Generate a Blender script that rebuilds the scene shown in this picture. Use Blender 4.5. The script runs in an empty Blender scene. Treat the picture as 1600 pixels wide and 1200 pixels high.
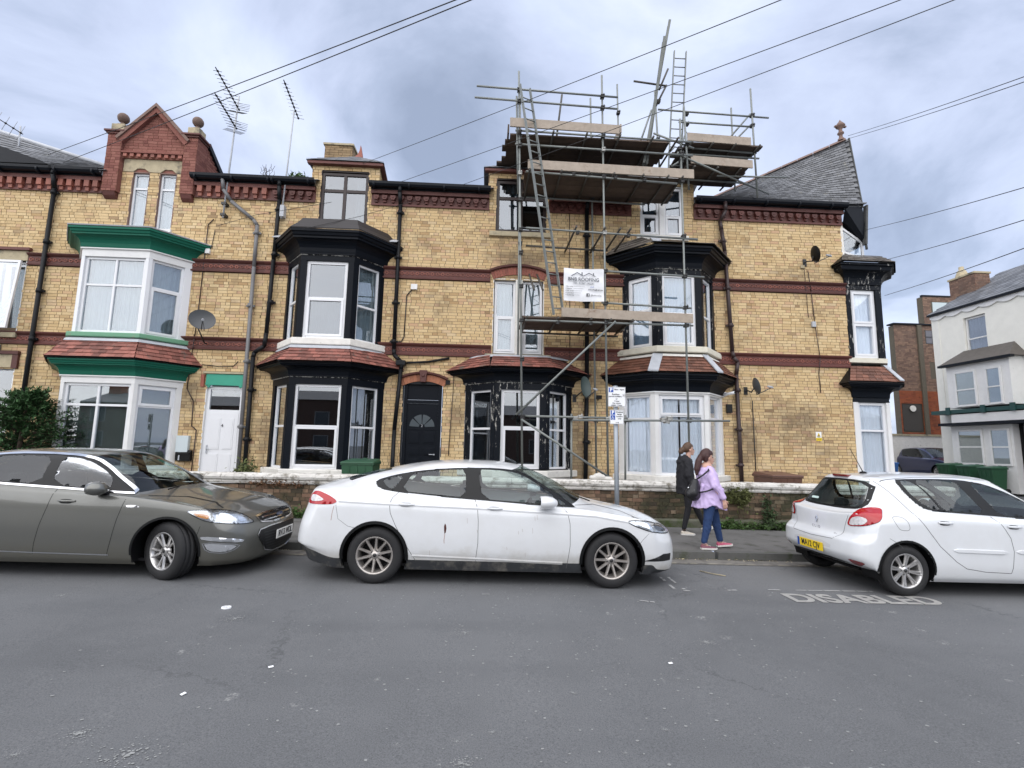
import bpy, bmesh, math, random
import numpy as np
from math import sin, cos, pi, radians, sqrt, hypot
from mathutils import Vector, Matrix, Quaternion, noise
from mathutils.bvhtree import BVHTree
from mathutils.geometry import delaunay_2d_cdt
SC = bpy.context.scene
COL = SC.collection
RND = random.Random(7)
EYE = 1.65

# ---------------------------------------------------------------- camera
cam = bpy.data.cameras.new('camera')
cam.sensor_width = 36; cam.lens = 762.25/1600*36; cam.clip_start = .05; cam.clip_end = 2000
cam_o = bpy.data.objects.new('camera', cam); COL.objects.link(cam_o)
_p, _y, _r = .127916, .0501883, .019798
_f = Vector((sin(_y)*cos(_p), cos(_y)*cos(_p), sin(_p))); _rt = Vector((cos(_y), -sin(_y), 0)); _up = _rt.cross(_f)
_r2 = cos(_r)*_rt + sin(_r)*_up; _u2 = -sin(_r)*_rt + cos(_r)*_up
cam_o.matrix_world = Matrix(((_r2.x, _u2.x, -_f.x, 0), (_r2.y, _u2.y, -_f.y, 0), (_r2.z, _u2.z, -_f.z, EYE), (0, 0, 0, 1)))
SC.camera = cam_o
SC.view_settings.view_transform = 'Standard'; SC.view_settings.look = 'None'
SC.view_settings.exposure = 1.32; SC.view_settings.gamma = 1; SC.view_settings.use_curve_mapping = False
SC.render.engine = 'CYCLES'
SC.cycles.max_bounces = 8; SC.cycles.transparent_max_bounces = 16

# ---------------------------------------------------------------- sky + sun
SUN_EL, SUN_AZ = radians(48), radians(200)      # azimuth clockwise from +Y: behind the camera, a little to the left
W = bpy.data.worlds.new('World'); SC.world = W; W.use_nodes = True
nt = W.node_tree; nt.nodes.clear()
def N(t, ty, **k):
    n = t.nodes.new(ty)
    for a, b in k.items():
        if a in n.inputs.keys() if isinstance(a, str) and hasattr(n, 'inputs') else False: n.inputs[a].default_value = b
        else: setattr(n, a, b)
    return n
out = N(nt, 'ShaderNodeOutputWorld')
sky = N(nt, 'ShaderNodeTexSky'); sky.sky_type = 'NISHITA'; sky.sun_disc = False; sky.sun_elevation = SUN_EL; sky.sun_rotation = SUN_AZ
sky.dust_density = 2
b1 = N(nt, 'ShaderNodeBackground'); b1.inputs[1].default_value = .09
nt.links.new(sky.outputs[0], b1.inputs[0])
tc = N(nt, 'ShaderNodeTexCoord')
sep = N(nt, 'ShaderNodeSeparateXYZ'); nt.links.new(tc.outputs['Generated'], sep.inputs[0])
def mth(t, op, a, b=None, clamp=False):
    n = t.nodes.new('ShaderNodeMath'); n.operation = op; n.use_clamp = clamp
    for i, v in enumerate((a, b)):
        if v is None: continue
        if isinstance(v, (int, float)): n.inputs[i].default_value = v
        else: t.links.new(v, n.inputs[i])
    return n.outputs[0]
den = mth(nt, 'ADD', mth(nt, 'MAXIMUM', sep.outputs[2], 0.0), .28)
cmb = N(nt, 'ShaderNodeCombineXYZ')
nt.links.new(mth(nt, 'DIVIDE', sep.outputs[0], den), cmb.inputs[0]); nt.links.new(mth(nt, 'DIVIDE', sep.outputs[1], den), cmb.inputs[1])
mp = N(nt, 'ShaderNodeMapping'); nt.links.new(cmb.outputs[0], mp.inputs[0]); mp.inputs['Location'].default_value = (3.1, 1.45, 0); mp.inputs['Scale'].default_value = (1, 1.15, 1)
def noise_n(t, vec, scale, detail=4, rough=.55, dist=0):
    n = t.nodes.new('ShaderNodeTexNoise'); n.inputs['Scale'].default_value = scale; n.inputs['Detail'].default_value = detail
    n.inputs['Roughness'].default_value = rough; n.inputs['Distortion'].default_value = dist
    if vec is not None: t.links.new(vec, n.inputs['Vector'])
    return n.outputs['Fac']
def ramp(t, fac, stops, interp='LINEAR'):
    n = t.nodes.new('ShaderNodeValToRGB'); cr = n.color_ramp; cr.interpolation = interp
    while len(cr.elements) < len(stops): cr.elements.new(.5)
    for e, (p, c) in zip(cr.elements, stops):
        e.position = p; e.color = (c, c, c, 1) if isinstance(c, (int, float)) else (*c, 1)
    t.links.new(fac, n.inputs[0]); return n.outputs[0]
n1 = noise_n(nt, mp.outputs[0], 1.35, 8, .56, .5)
nz2 = nt.nodes.new('ShaderNodeTexNoise'); nz2.inputs['Scale'].default_value = 2.6; nz2.inputs['Detail'].default_value = 6; nt.links.new(cmb.outputs[0], nz2.inputs['Vector'])
cl = n1
for (cx_, cy_, rad_, amt_) in ((-.19, .89, .32, .105), (-.06, 1.08, .26, .07), (-1.1, .85, .5, .05), (.95, 1.2, .4, .05)):    # the two heavier clouds over the roofs
    vs_ = nt.nodes.new('ShaderNodeVectorMath'); vs_.operation = 'DISTANCE'; vs_.inputs[1].default_value = (cx_, cy_, 0); nt.links.new(cmb.outputs[0], vs_.inputs[0])
    e_ = mth(nt, 'ADD', vs_.outputs['Value'], mth(nt, 'MULTIPLY', mth(nt, 'SUBTRACT', nz2.outputs['Fac'], .5), .55))
    cl = mth(nt, 'SUBTRACT', cl, mth(nt, 'MULTIPLY', ramp(nt, e_, [(rad_*.45, 1.), (rad_, 0.)]), amt_))
ccol = ramp(nt, cl, [(.24, (.165, .195, .262)), (.35, (.225, .26, .342)), (.43, (.295, .33, .425)), (.52, (.345, .385, .485)), (.60, (.40, .435, .52)), (.68, (.345, .38, .48)), (.8, (.38, .42, .51))])
b2 = N(nt, 'ShaderNodeBackground'); b2.inputs[1].default_value = .95
nt.links.new(ccol, b2.inputs[0])
mx = N(nt, 'ShaderNodeMixShader'); mx.inputs[0].default_value = .86
nt.links.new(b1.outputs[0], mx.inputs[1]); nt.links.new(b2.outputs[0], mx.inputs[2]); nt.links.new(mx.outputs[0], out.inputs[0])
sun = bpy.data.lights.new('sun', 'SUN'); sun.energy = 1.5; sun.angle = radians(118); sun.color = (1, .95, .87)
sun_o = bpy.data.objects.new('sun', sun); COL.objects.link(sun_o)
_d = Vector((sin(SUN_AZ)*cos(SUN_EL), cos(SUN_AZ)*cos(SUN_EL), sin(SUN_EL)))
sun_o.rotation_euler = _d.to_track_quat('Z', 'Y').to_euler()

# ---------------------------------------------------------------- materials
MATS = {}
def mat(name, col, rough=.6, metal=0, var=.0, vscale=6, bump=0, bscale=30, spec=.5, island=0, coat=0, stain=None, emis=None, sheen=0, alpha=None):
    """one procedural material: base colour with two noises, optional per-island tone, grain bump and stains (colour, scale, lo, hi)"""
    if name in MATS: return MATS[name]
    m = bpy.data.materials.new(name); m.use_nodes = True; t = m.node_tree; p = t.nodes['Principled BSDF']
    g = t.nodes.new('ShaderNodeNewGeometry')
    base = None
    c = t.nodes.new('ShaderNodeRGB'); c.outputs[0].default_value = (*col, 1); base = c.outputs[0]
    fac = None
    if var:
        v = noise_n(t, g.outputs['Position'], vscale, 6, .6)
        fac = mth(t, 'ADD', mth(t, 'MULTIPLY', mth(t, 'SUBTRACT', v, .5), var*4), 1)
    if island:
        oi = t.nodes.new('ShaderNodeObjectInfo')
        r = mth(t, 'FRACT', mth(t, 'ADD', g.outputs['Random Per Island'], oi.outputs['Random']))
        f2 = mth(t, 'ADD', mth(t, 'MULTIPLY', mth(t, 'SUBTRACT', r, .5), island*2), 1)
        fac = f2 if fac is None else mth(t, 'MULTIPLY', fac, f2)
    if fac is not None:
        vm = t.nodes.new('ShaderNodeVectorMath'); vm.operation = 'SCALE'
        t.links.new(base, vm.inputs[0]); t.links.new(fac, vm.inputs['Scale']); base = vm.outputs[0]
    if stain:
        for (sc_col, sc, lo, hi) in stain:
            s = ramp(t, noise_n(t, g.outputs['Position'], sc, 8, .65), [(lo, 0.), (hi, 1.)])
            mxn = t.nodes.new('ShaderNodeMix'); mxn.data_type = 'RGBA'
            t.links.new(s, mxn.inputs[0]); t.links.new(base, mxn.inputs[6]); mxn.inputs[7].default_value = (*sc_col, 1); base = mxn.outputs[2]
    t.links.new(base, p.inputs['Base Color'])
    p.inputs['Roughness'].default_value = rough; p.inputs['Metallic'].default_value = metal
    p.inputs['Specular IOR Level'].default_value = spec
    if coat: p.inputs['Coat Weight'].default_value = coat; p.inputs['Coat Roughness'].default_value = .04
    if sheen: p.inputs['Sheen Weight'].default_value = sheen
    if bump:
        b = t.nodes.new('ShaderNodeBump'); b.inputs['Strength'].default_value = bump; b.inputs['Distance'].default_value = .01
        t.links.new(noise_n(t, g.outputs['Position'], bscale, 6, .7), b.inputs['Height']); t.links.new(b.outputs[0], p.inputs['Normal'])
    MATS[name] = m; return m

def brick_mat(name, stops, soot=(.10, .085, .06), lo=.52, hi=.72, soot_amt=.7, patches=()):
    m = bpy.data.materials.new(name); m.use_nodes = True; t = m.node_tree; p = t.nodes['Principled BSDF']
    g = t.nodes.new('ShaderNodeNewGeometry'); oi = t.nodes.new('ShaderNodeObjectInfo')
    r = mth(t, 'FRACT', mth(t, 'ADD', g.outputs['Random Per Island'], oi.outputs['Random']))
    c = ramp(t, r, stops)
    v = noise_n(t, g.outputs['Position'], 40, 5, .7)
    vm = t.nodes.new('ShaderNodeVectorMath'); vm.operation = 'SCALE'; t.links.new(c, vm.inputs[0])
    t.links.new(mth(t, 'ADD', mth(t, 'MULTIPLY', v, .7), .66), vm.inputs['Scale'])
    # weathering: big uneven soot patches, broken up brick by brick
    n_big = noise_n(t, g.outputs['Position'], .75, 6, .6); n_mid = noise_n(t, g.outputs['Position'], 5, 5, .7)
    s = mth(t, 'ADD', mth(t, 'MULTIPLY', n_big, .72), mth(t, 'MULTIPLY', n_mid, .28))
    s = mth(t, 'ADD', s, mth(t, 'MULTIPLY', mth(t, 'SUBTRACT', mth(t, 'FRACT', mth(t, 'MULTIPLY', r, 7.3)), .5), .10))
    for (px_, py_, pz_, pr_, pa_) in patches:       # soot and damp that sit on one place of the walls
        mpn = t.nodes.new('ShaderNodeVectorMath'); mpn.operation = 'SUBTRACT'; t.links.new(g.outputs['Position'], mpn.inputs[0]); mpn.inputs[1].default_value = (px_, WALL_Y, pz_)
        ms = t.nodes.new('ShaderNodeVectorMath'); ms.operation = 'MULTIPLY'; t.links.new(mpn.outputs[0], ms.inputs[0]); ms.inputs[1].default_value = (1/pr_, .3, 1/py_)
        ln = t.nodes.new('ShaderNodeVectorMath'); ln.operation = 'LENGTH'; t.links.new(ms.outputs[0], ln.inputs[0])
        s = mth(t, 'ADD', s, mth(t, 'MULTIPLY', ramp(t, ln.outputs['Value'], [(.2, 1.), (1., 0.)]), pa_))
    s = ramp(t, s, [(lo, 0.), (hi, soot_amt)])
    mxn = t.nodes.new('ShaderNodeMix'); mxn.data_type = 'RGBA'; t.links.new(s, mxn.inputs[0]); t.links.new(vm.outputs[0], mxn.inputs[6])
    mxn.inputs[7].default_value = (*soot, 1)
    t.links.new(mxn.outputs[2], p.inputs['Base Color']); p.inputs['Roughness'].default_value = .9; p.inputs['Specular IOR Level'].default_value = .25
    b = t.nodes.new('ShaderNodeBump'); b.inputs['Strength'].default_value = .6; b.inputs['Distance'].default_value = .006
    t.links.new(noise_n(t, g.outputs['Position'], 70, 5, .7), b.inputs['Height']); t.links.new(b.outputs[0], p.inputs['Normal'])
    MATS[name] = m; return m

def glass_mat(name, tint=(.75, .8, .8), refl=.16, rough=.01, extra=.5):
    m = bpy.data.materials.new(name); m.use_nodes = True; t = m.node_tree; t.nodes.clear()
    o = t.nodes.new('ShaderNodeOutputMaterial'); tr = t.nodes.new('ShaderNodeBsdfTransparent'); tr.inputs[0].default_value = (*tint, 1)
    gl = t.nodes.new('ShaderNodeBsdfGlossy'); gl.inputs['Roughness'].default_value = rough; gl.inputs[0].default_value = (.95, .97, 1, 1)
    lw = t.nodes.new('ShaderNodeLayerWeight'); lw.inputs[0].default_value = .25
    f = mth(t, 'ADD', mth(t, 'MULTIPLY', lw.outputs['Fresnel'], extra), refl, clamp=True)
    mx = t.nodes.new('ShaderNodeMixShader'); t.links.new(f, mx.inputs[0]); t.links.new(tr.outputs[0], mx.inputs[1]); t.links.new(gl.outputs[0], mx.inputs[2])
    t.links.new(mx.outputs[0], o.inputs[0]); MATS[name] = m; return m

def peel_mat(name, col, under, amount=.6):
    """weathered gloss paint: flaked patches showing the old coat, stretched upright"""
    m = bpy.data.materials.new(name); m.use_nodes = True; t = m.node_tree; p = t.nodes['Principled BSDF']
    g = t.nodes.new('ShaderNodeNewGeometry'); mp_ = t.nodes.new('ShaderNodeMapping'); mp_.inputs['Scale'].default_value = (16, 16, 4)
    t.links.new(g.outputs['Position'], mp_.inputs[0])
    n = noise_n(t, mp_.outputs[0], 1.0, 9, .75); n2 = noise_n(t, g.outputs['Position'], 1.4, 2, .5)
    s = mth(t, 'ADD', n, mth(t, 'MULTIPLY', mth(t, 'SUBTRACT', n2, .5), .35))
    f = ramp(t, s, [(amount, 0.), (amount+.025, 1.)])
    mxn = t.nodes.new('ShaderNodeMix'); mxn.data_type = 'RGBA'; t.links.new(f, mxn.inputs[0]); mxn.inputs[6].default_value = (*col, 1); mxn.inputs[7].default_value = (*under, 1)
    t.links.new(mxn.outputs[2], p.inputs['Base Color']); t.links.new(ramp(t, f, [(0, .42), (1, .8)]), p.inputs['Roughness']); p.inputs['Specular IOR Level'].default_value = .12
    b = t.nodes.new('ShaderNodeBump'); b.inputs['Strength'].default_value = .5; b.inputs['Distance'].default_value = .003; b.invert = True
    t.links.new(f, b.inputs['Height']); t.links.new(b.outputs[0], p.inputs['Normal'])
    MATS[name] = m; return m

WALL_Y = 12.2
SOOT = [(-1.0, .5, 6.9, 1.4, .16), (1.0, .6, 6.45, 1.5, .20), (3.2, 1.0, 6.9, .8, .20), (2.2, 1.0, 7.2, .6, .14), (8.0, 1.1, 2.3, 1.7, .17), (6.6, 1.0, 1.6, .5, .22), (2.3, 1.6, 1.6, .45, .26), (2.7, .6, 3.5, .5, .2), (-5.4, 1.2, 2.0, .35, .22), (-7.0, .9, 5.4, .35, .16), (-1.2, .9, 5.3, .7, .12), (-9.8, .5, 8.0, .5, .14), (8.3, .6, 6.3, 1.1, .10), (-7.2, .8, 2.9, .35, .15), (-.75, .9, 2.4, .3, .16), (-2.55, .8, 2.0, .22, .14)]
M_BUFF = brick_mat('buff_brick', [(0, (.42, .28, .145)), (.10, (.54, .39, .205)), (.35, (.61, .45, .245)), (.6, (.65, .50, .285)), (.8, (.575, .42, .23)), (.9, (.54, .35, .215)), (.96, (.63, .49, .30)), (1, (.30, .20, .11))], soot=(.15, .115, .08), lo=.55, hi=.74, soot_amt=.7, patches=SOOT)
M_RED = brick_mat('red_brick', [(0, (.16, .062, .052)), (.3, (.225, .092, .074)), (.7, (.275, .125, .098)), (1, (.20, .08, .064))], soot=(.08, .035, .03), lo=.5, hi=.75, soot_amt=.6)
M_GARDEN = brick_mat('garden_wall_brick', [(0, (.07, .05, .04)), (.25, (.17, .11, .075)), (.5, (.27, .18, .12)), (.7, (.22, .13, .09)), (.85, (.36, .27, .19)), (1, (.08, .06, .045))], soot=(.035, .04, .022), lo=.40, hi=.60, soot_amt=.9)
M_ALLEY = brick_mat('alley_brick', [(0, (.14, .09, .07)), (.5, (.2, .13, .1)), (1, (.26, .17, .12))], soot=(.09, .08, .07))
M_RUST = brick_mat('rust_brick', [(0, (.2, .06, .03)), (.5, (.3, .09, .04)), (1, (.24, .07, .04))], soot=(.08, .04, .03))
M_MORTAR = mat('mortar', (.17, .12, .07), .95, var=.12, vscale=9, bump=.4, bscale=60, stain=[((.14, .10, .07), 1.1, .5, .7)])
M_MORTAR_D = mat('dark_mortar', (.11, .095, .07), .95, var=.15, vscale=9, bump=.4)
M_MORTAR_R = mat('red_mortar', (.20, .09, .06), .95, var=.1)
M_TERRA = mat('terracotta', (.10, .030, .023), .6, var=.16, vscale=7, bump=.35, bscale=45, island=.25)
M_TERRA_L = mat('terracotta_dentil', (.25, .085, .058), .6, var=.2, vscale=6, bump=.3, bscale=40, island=.3)
M_GAUGE = mat('gauged_brick', (.24, .075, .05), .7, var=.12, island=.25, bump=.3)
M_WHITE = mat('white_paint', (.72, .72, .71), .4, var=.05, vscale=5, bump=.12, bscale=20, stain=[((.50, .48, .43), 6, .66, .80)])
M_UPVC = mat('white_upvc', (.73, .74, .76), .28, var=.015, vscale=3)
M_STONE = mat('stone', (.42, .36, .24), .85, var=.15, vscale=7, bump=.4, stain=[((.12, .11, .09), 3, .52, .7)])
M_STONE_W = mat('white_stone', (.74, .72, .67), .7, var=.10, vscale=7, bump=.35, stain=[((.32, .30, .25), 5, .6, .75)])
M_COPING = mat('painted_coping', (.62, .60, .56), .75, var=.18, vscale=5, bump=1., bscale=18, stain=[((.20, .18, .145), 6, .50, .64)])
M_BLACK = peel_mat('black_gloss', (.004, .006, .010), (.5, .5, .48), .79)
M_BLACK_P = peel_mat('black_peeling', (.006, .008, .012), (.42, .41, .38), .60)
M_GREEN = peel_mat('green_gloss', (.014, .125, .082), (.06, .13, .09), .66)
M_GREEN_P = peel_mat('green_faded', (.16, .34, .22), (.3, .27, .2), .60)
M_TEAL = mat('teal_paint', (.03, .30, .20), .5, var=.06)
M_DKFRAME = mat('dark_timber', (.018, .008, .007), .45, var=.15)
M_TILE = mat('clay_tile', (.22, .082, .062), .75, var=.25, vscale=5, bump=.4, island=.4, stain=[((.10, .085, .07), 4, .56, .68)])
M_TILE_D = mat('brown_tile', (.16, .068, .043), .7, var=.2, vscale=5, bump=.4, island=.35, stain=[((.34, .33, .28), 22, .66, .70)])
M_TILE_G = mat('grey_tile', (.13, .115, .10), .8, var=.2, island=.35, bump=.4)
M_SLATE = mat('slate', (.125, .13, .14), .55, var=.15, vscale=4, bump=.3, island=.38, stain=[((.24, .235, .2), 6, .60, .72)])
M_LEAD = mat('lead', (.42, .44, .47), .5, var=.14, vscale=6, bump=.25, bscale=12)
M_RIDGE = mat('ridge_tile', (.17, .11, .09), .8, var=.2, bump=.4, island=.2)
M_GUTTER = mat('black_gutter', (.005, .007, .011), .45, var=.1, spec=.2)
M_PIPE = mat('black_pipe', (.006, .007, .009), .5, spec=.25, var=.15, bump=.2)
M_PIPE_G = mat('grey_pipe', (.15, .15, .155), .5, var=.12)
M_PIPE_B = mat('brown_pipe', (.035, .02, .02), .5, var=.12)
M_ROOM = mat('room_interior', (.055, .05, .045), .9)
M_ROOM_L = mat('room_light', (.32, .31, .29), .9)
M_NET = mat('net_curtain', (.42, .47, .49), .85, var=.03)
M_CURT = mat('curtain_blue_white', (.54, .64, .76), .85, var=.04)
M_CURT_D = mat('curtain_dark', (.16, .16, .18), .9, var=.1)
M_BLIND = mat('blind_green_grey', (.15, .175, .15), .7, var=.12, vscale=2)
M_GLASS = glass_mat('window_glass', tint=(.80, .84, .86), refl=.14)
M_GLASS_R = glass_mat('window_glass_mirror', tint=(.42, .47, .50), refl=.17, extra=.4)
M_CARGLASS = glass_mat('car_glass', tint=(.74, .82, .80), refl=.055, extra=.45)
M_CARGLASS_D = glass_mat('car_glass_dark', tint=(.30, .33, .34), refl=.06, extra=.45)
M_LAMPGLASS = glass_mat('lamp_glass', tint=(.93, .95, .97), refl=.10)
M_GALV = mat('galvanised_tube', (.20, .215, .205), .45, metal=.35, var=.15, vscale=9, bump=.15)
M_GALV_D = mat('dark_tube', (.075, .07, .062), .6, metal=.3, var=.2, vscale=8)
M_CLIP = mat('coupler_steel', (.05, .05, .05), .5, metal=.5, var=.2)
M_CLIP_G = mat('coupler_bright', (.42, .42, .40), .5, metal=.5, var=.2)
M_BOARD = mat('scaffold_board', (.35, .295, .24), .85, var=.16, vscale=8, bump=.4, stain=[((.20, .13, .09), 5, .6, .75)])
M_BOARD_D = mat('weathered_board', (.085, .062, .048), .9, var=.2, vscale=8, bump=.4, island=.35)
M_BLACKPL = mat('black_plastic', (.006, .006, .007), .55, spec=.25)
M_GLASS_C = glass_mat('clear_window_glass', tint=(.96, .97, .98), refl=.09)
M_CURT_B = mat('bright_curtain', (.80, .86, .92), .85, var=.04)
M_GREYPL = mat('grey_plastic', (.045, .048, .052), .55)
M_BIN_G = mat('green_bin', (.018, .075, .036), .5, var=.08, vscale=7)
M_BIN_B = mat('brown_bin', (.13, .065, .045), .5, var=.08, vscale=7)
M_PAPER = mat('sign_white', (.80, .81, .82), .5)
M_INK = mat('sign_ink', (.02, .02, .025), .6)
M_INK_B = mat('sign_blue', (.01, .07, .36), .45)
M_INK_Y = mat('sign_yellow', (.75, .55, .03), .5)
M_CREAM = mat('cream_render', (.76, .75, .69), .8, var=.05, vscale=3, bump=.5, bscale=14)
M_ROADPAINT = mat('worn_road_paint', (.56, .55, .53), .85, var=.15, vscale=12, stain=[((.18, .185, .19), 22, .62, .70)])
M_LEAF = mat('leaf_green', (.05, .10, .02), .7, var=.3, vscale=6, island=.5)
M_LEAF_D = mat('conifer_green', (.036, .092, .028), .75, var=.3, vscale=4, island=.6)
M_MOSS = mat('moss_brown', (.09, .10, .03), .9, var=.3, vscale=8, island=.5)
M_BARK = mat('bark', (.07, .05, .035), .9, var=.2)
M_CABLE = mat('cable', (.018, .018, .02), .6)
M_DISH = mat('dish_grey', (.075, .08, .085), .5, var=.08)
M_SKYBLUE = mat('blue_bin', (.03, .12, .35), .5)

# ---------------------------------------------------------------- mesh helpers
class MB:
    def __init__(s): s.v = []; s.f = []; s.sm = []
    def add(s, vs, fs, smooth=False):
        o = len(s.v); s.v += [tuple(q) for q in vs]; s.f += [tuple(i+o for i in f) for f in fs]; s.sm += [smooth]*len(fs); return s
    def box(s, x0, x1, y0, y1, z0, z1):
        return s.add([(x0,y0,z0),(x1,y0,z0),(x1,y1,z0),(x0,y1,z0),(x0,y0,z1),(x1,y0,z1),(x1,y1,z1),(x0,y1,z1)],
                     [(3,2,1,0),(4,5,6,7),(0,1,5,4),(1,2,6,5),(2,3,7,6),(3,0,4,7)])
    def obox(s, o, u, v, w):      # oriented box: corner o, edge vectors u, v, w
        o, u, v, w = map(Vector, (o, u, v, w))
        return s.add([o, o+u, o+u+v, o+v, o+w, o+u+w, o+u+v+w, o+v+w], [(3,2,1,0),(4,5,6,7),(0,1,5,4),(1,2,6,5),(2,3,7,6),(3,0,4,7)])
    def tube(s, a, b, r, r2=None, n=10, caps=True):
        a, b = Vector(a), Vector(b); r2 = r if r2 is None else r2
        d = (b-a).normalized(); q = d.to_track_quat('Z', 'Y'); X = q @ Vector((1,0,0)); Y = q @ Vector((0,1,0))
        vs = []
        for c, rr in ((a, r), (b, r2)):
            for i in range(n): vs.append(c + rr*(cos(2*pi*i/n)*X + sin(2*pi*i/n)*Y))
        o = len(s.v); s.v += [tuple(q) for q in vs]
        for i in range(n): s.f.append((o+i, o+(i+1)%n, o+n+(i+1)%n, o+n+i)); s.sm.append(True)
        if caps: s.f.append(tuple(o+i for i in reversed(range(n)))); s.f.append(tuple(o+n+i for i in range(n))); s.sm += [False, False]
        return s
    def path(s, pts, r, n=8):
        for a, b in zip(pts[:-1], pts[1:]): s.tube(a, b, r, n=n)
        return s
    def lathe(s, c, prof, n=20, axis='Z', ang=(0, 2*pi), smooth=True):   # prof: (radius, height) along the axis
        c = Vector(c); ax = {'Z': (Vector((1,0,0)), Vector((0,1,0)), Vector((0,0,1))), 'Y': (Vector((1,0,0)), Vector((0,0,1)), Vector((0,-1,0))), 'X': (Vector((0,1,0)), Vector((0,0,1)), Vector((1,0,0)))}[axis]
        o = len(s.v); full = abs(ang[1]-ang[0]-2*pi) < 1e-6; m = n if full else n+1
        for r, h in prof:
            for i in range(m):
                a = ang[0]+(ang[1]-ang[0])*i/n; s.v.append(tuple(c + ax[0]*r*cos(a) + ax[1]*r*sin(a) + ax[2]*h))
        for k in range(len(prof)-1):
            for i in range(n):
                j = (i+1) % m if full else i+1
                s.f.append((o+k*m+i, o+k*m+j, o+(k+1)*m+j, o+(k+1)*m+i)); s.sm.append(smooth)
        return s
    def ball(s, c, r, n=10, sz=1): 
        pr = [(r*sin(pi*i/n), -r*sz*cos(pi*i/n)) for i in range(n+1)]
        return s.lathe(c, pr, n*2)
    def prism(s, poly, h0, h1, plane='XZ', smooth=False):   # poly in 2D extruded along the third axis
        P = {'XZ': lambda a, b, h: (a, h, b), 'XY': lambda a, b, h: (a, b, h), 'YZ': lambda a, b, h: (h, a, b)}[plane]
        n = len(poly); vs = [P(a, b, h0) for a, b in poly]+[P(a, b, h1) for a, b in poly]
        return s.add(vs, [tuple(range(n)), tuple(reversed(range(n, 2*n)))]+[(i, i+n, (i+1) % n+n, (i+1) % n) for i in range(n)])
    def rings(s, rings, closed=False, smooth=False):
        o = len(s.v); n = len(rings[0])
        for r in rings: s.v += [tuple(q) for q in r]
        for k in range(len(rings)-1):
            for i in range(n if closed else n-1):
                j = (i+1) % n
                s.f.append((o+k*n+i, o+k*n+j, o+(k+1)*n+j, o+(k+1)*n+i)); s.sm.append(smooth)
        return s
    def mesh(s, name, m):
        me = bpy.data.meshes.new(name); me.from_pydata(s.v, [], s.f)
        me.polygons.foreach_set('use_smooth', s.sm); me.materials.append(m); me.update(); return me

ORIG = {}
def link(o, parent):
    COL.objects.link(o)
    if parent is not None:
        o.parent = parent
        if parent.name in ORIG: o.matrix_parent_inverse = Matrix.Translation(-ORIG[parent.name])
    return o
def obj(name, mb, m, parent=None, label=None, bevel=0):
    me = mb.mesh(name, m) if isinstance(mb, MB) else mb
    if bevel:
        bm = bmesh.new(); bm.from_mesh(me); bmesh.ops.remove_doubles(bm, verts=bm.verts, dist=1e-5)
        es = [e for e in bm.edges if len(e.link_faces) == 2 and e.calc_face_angle(0) > .5]
        bmesh.ops.bevel(bm, geom=es, offset=bevel, segments=2, affect='EDGES', profile=.6); bm.to_mesh(me); bm.free()
    o = bpy.data.objects.new(name, me); link(o, parent)
    if label: o['label'] = label
    return o
def tag(o, label, cat, group=None):
    o['label'] = label; o['category'] = cat
    if group: o['group'] = group
    return o
def thing(name, label, cat, loc=(0, 0, 0), group=None):
    o = bpy.data.objects.new(name, None); COL.objects.link(o); o.location = loc; o.empty_display_size = .2
    ORIG[o.name] = Vector(loc); return tag(o, label, cat, group)
def struct(name, mb, m):
    o = obj(name, mb, m); o['kind'] = 'structure'; return o
def dup(root, loc, label, rz=None):
    r = root.copy(); COL.objects.link(r); r.location = loc; r['label'] = label
    if rz is not None: r.rotation_euler = (0, 0, rz)
    for ch in root.children:
        c = ch.copy(); COL.objects.link(c); c.parent = r
        for g in ch.children:
            d = g.copy(); COL.objects.link(d); d.parent = c
    return r
def text_mesh(s, size, m, align='CENTER', sx=1, shear=0, extr=.0015, bold=0):
    cu = bpy.data.curves.new('t', 'FONT'); cu.body = s; cu.size = size; cu.align_x = align; cu.align_y = 'CENTER'; cu.extrude = extr; cu.shear = shear; cu.offset = bold
    o = bpy.data.objects.new('t', cu); COL.objects.link(o)
    me = bpy.data.meshes.new_from_object(o.evaluated_get(bpy.context.evaluated_depsgraph_get()))
    bpy.data.objects.remove(o); me.materials.clear(); me.materials.append(m)
    if sx != 1: me.transform(Matrix.Diagonal((sx, 1, 1, 1)))
    return me
def place_text(name, me, org, u, v, parent=None):
    """lay a text mesh (x right, y up) onto the plane spanned by u, v at org"""
    u = Vector(u).normalized(); v = Vector(v).normalized(); w = u.cross(v)
    me.transform(Matrix(((u.x, v.x, w.x, org[0]), (u.y, v.y, w.y, org[1]), (u.z, v.z, w.z, org[2]), (0, 0, 0, 1))))
    return obj(name, me, None, parent)
SL = .014
def gz(x, y=0): return -SL*x + (max(0, y-9)*.06 if x > 12 else 0)
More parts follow.
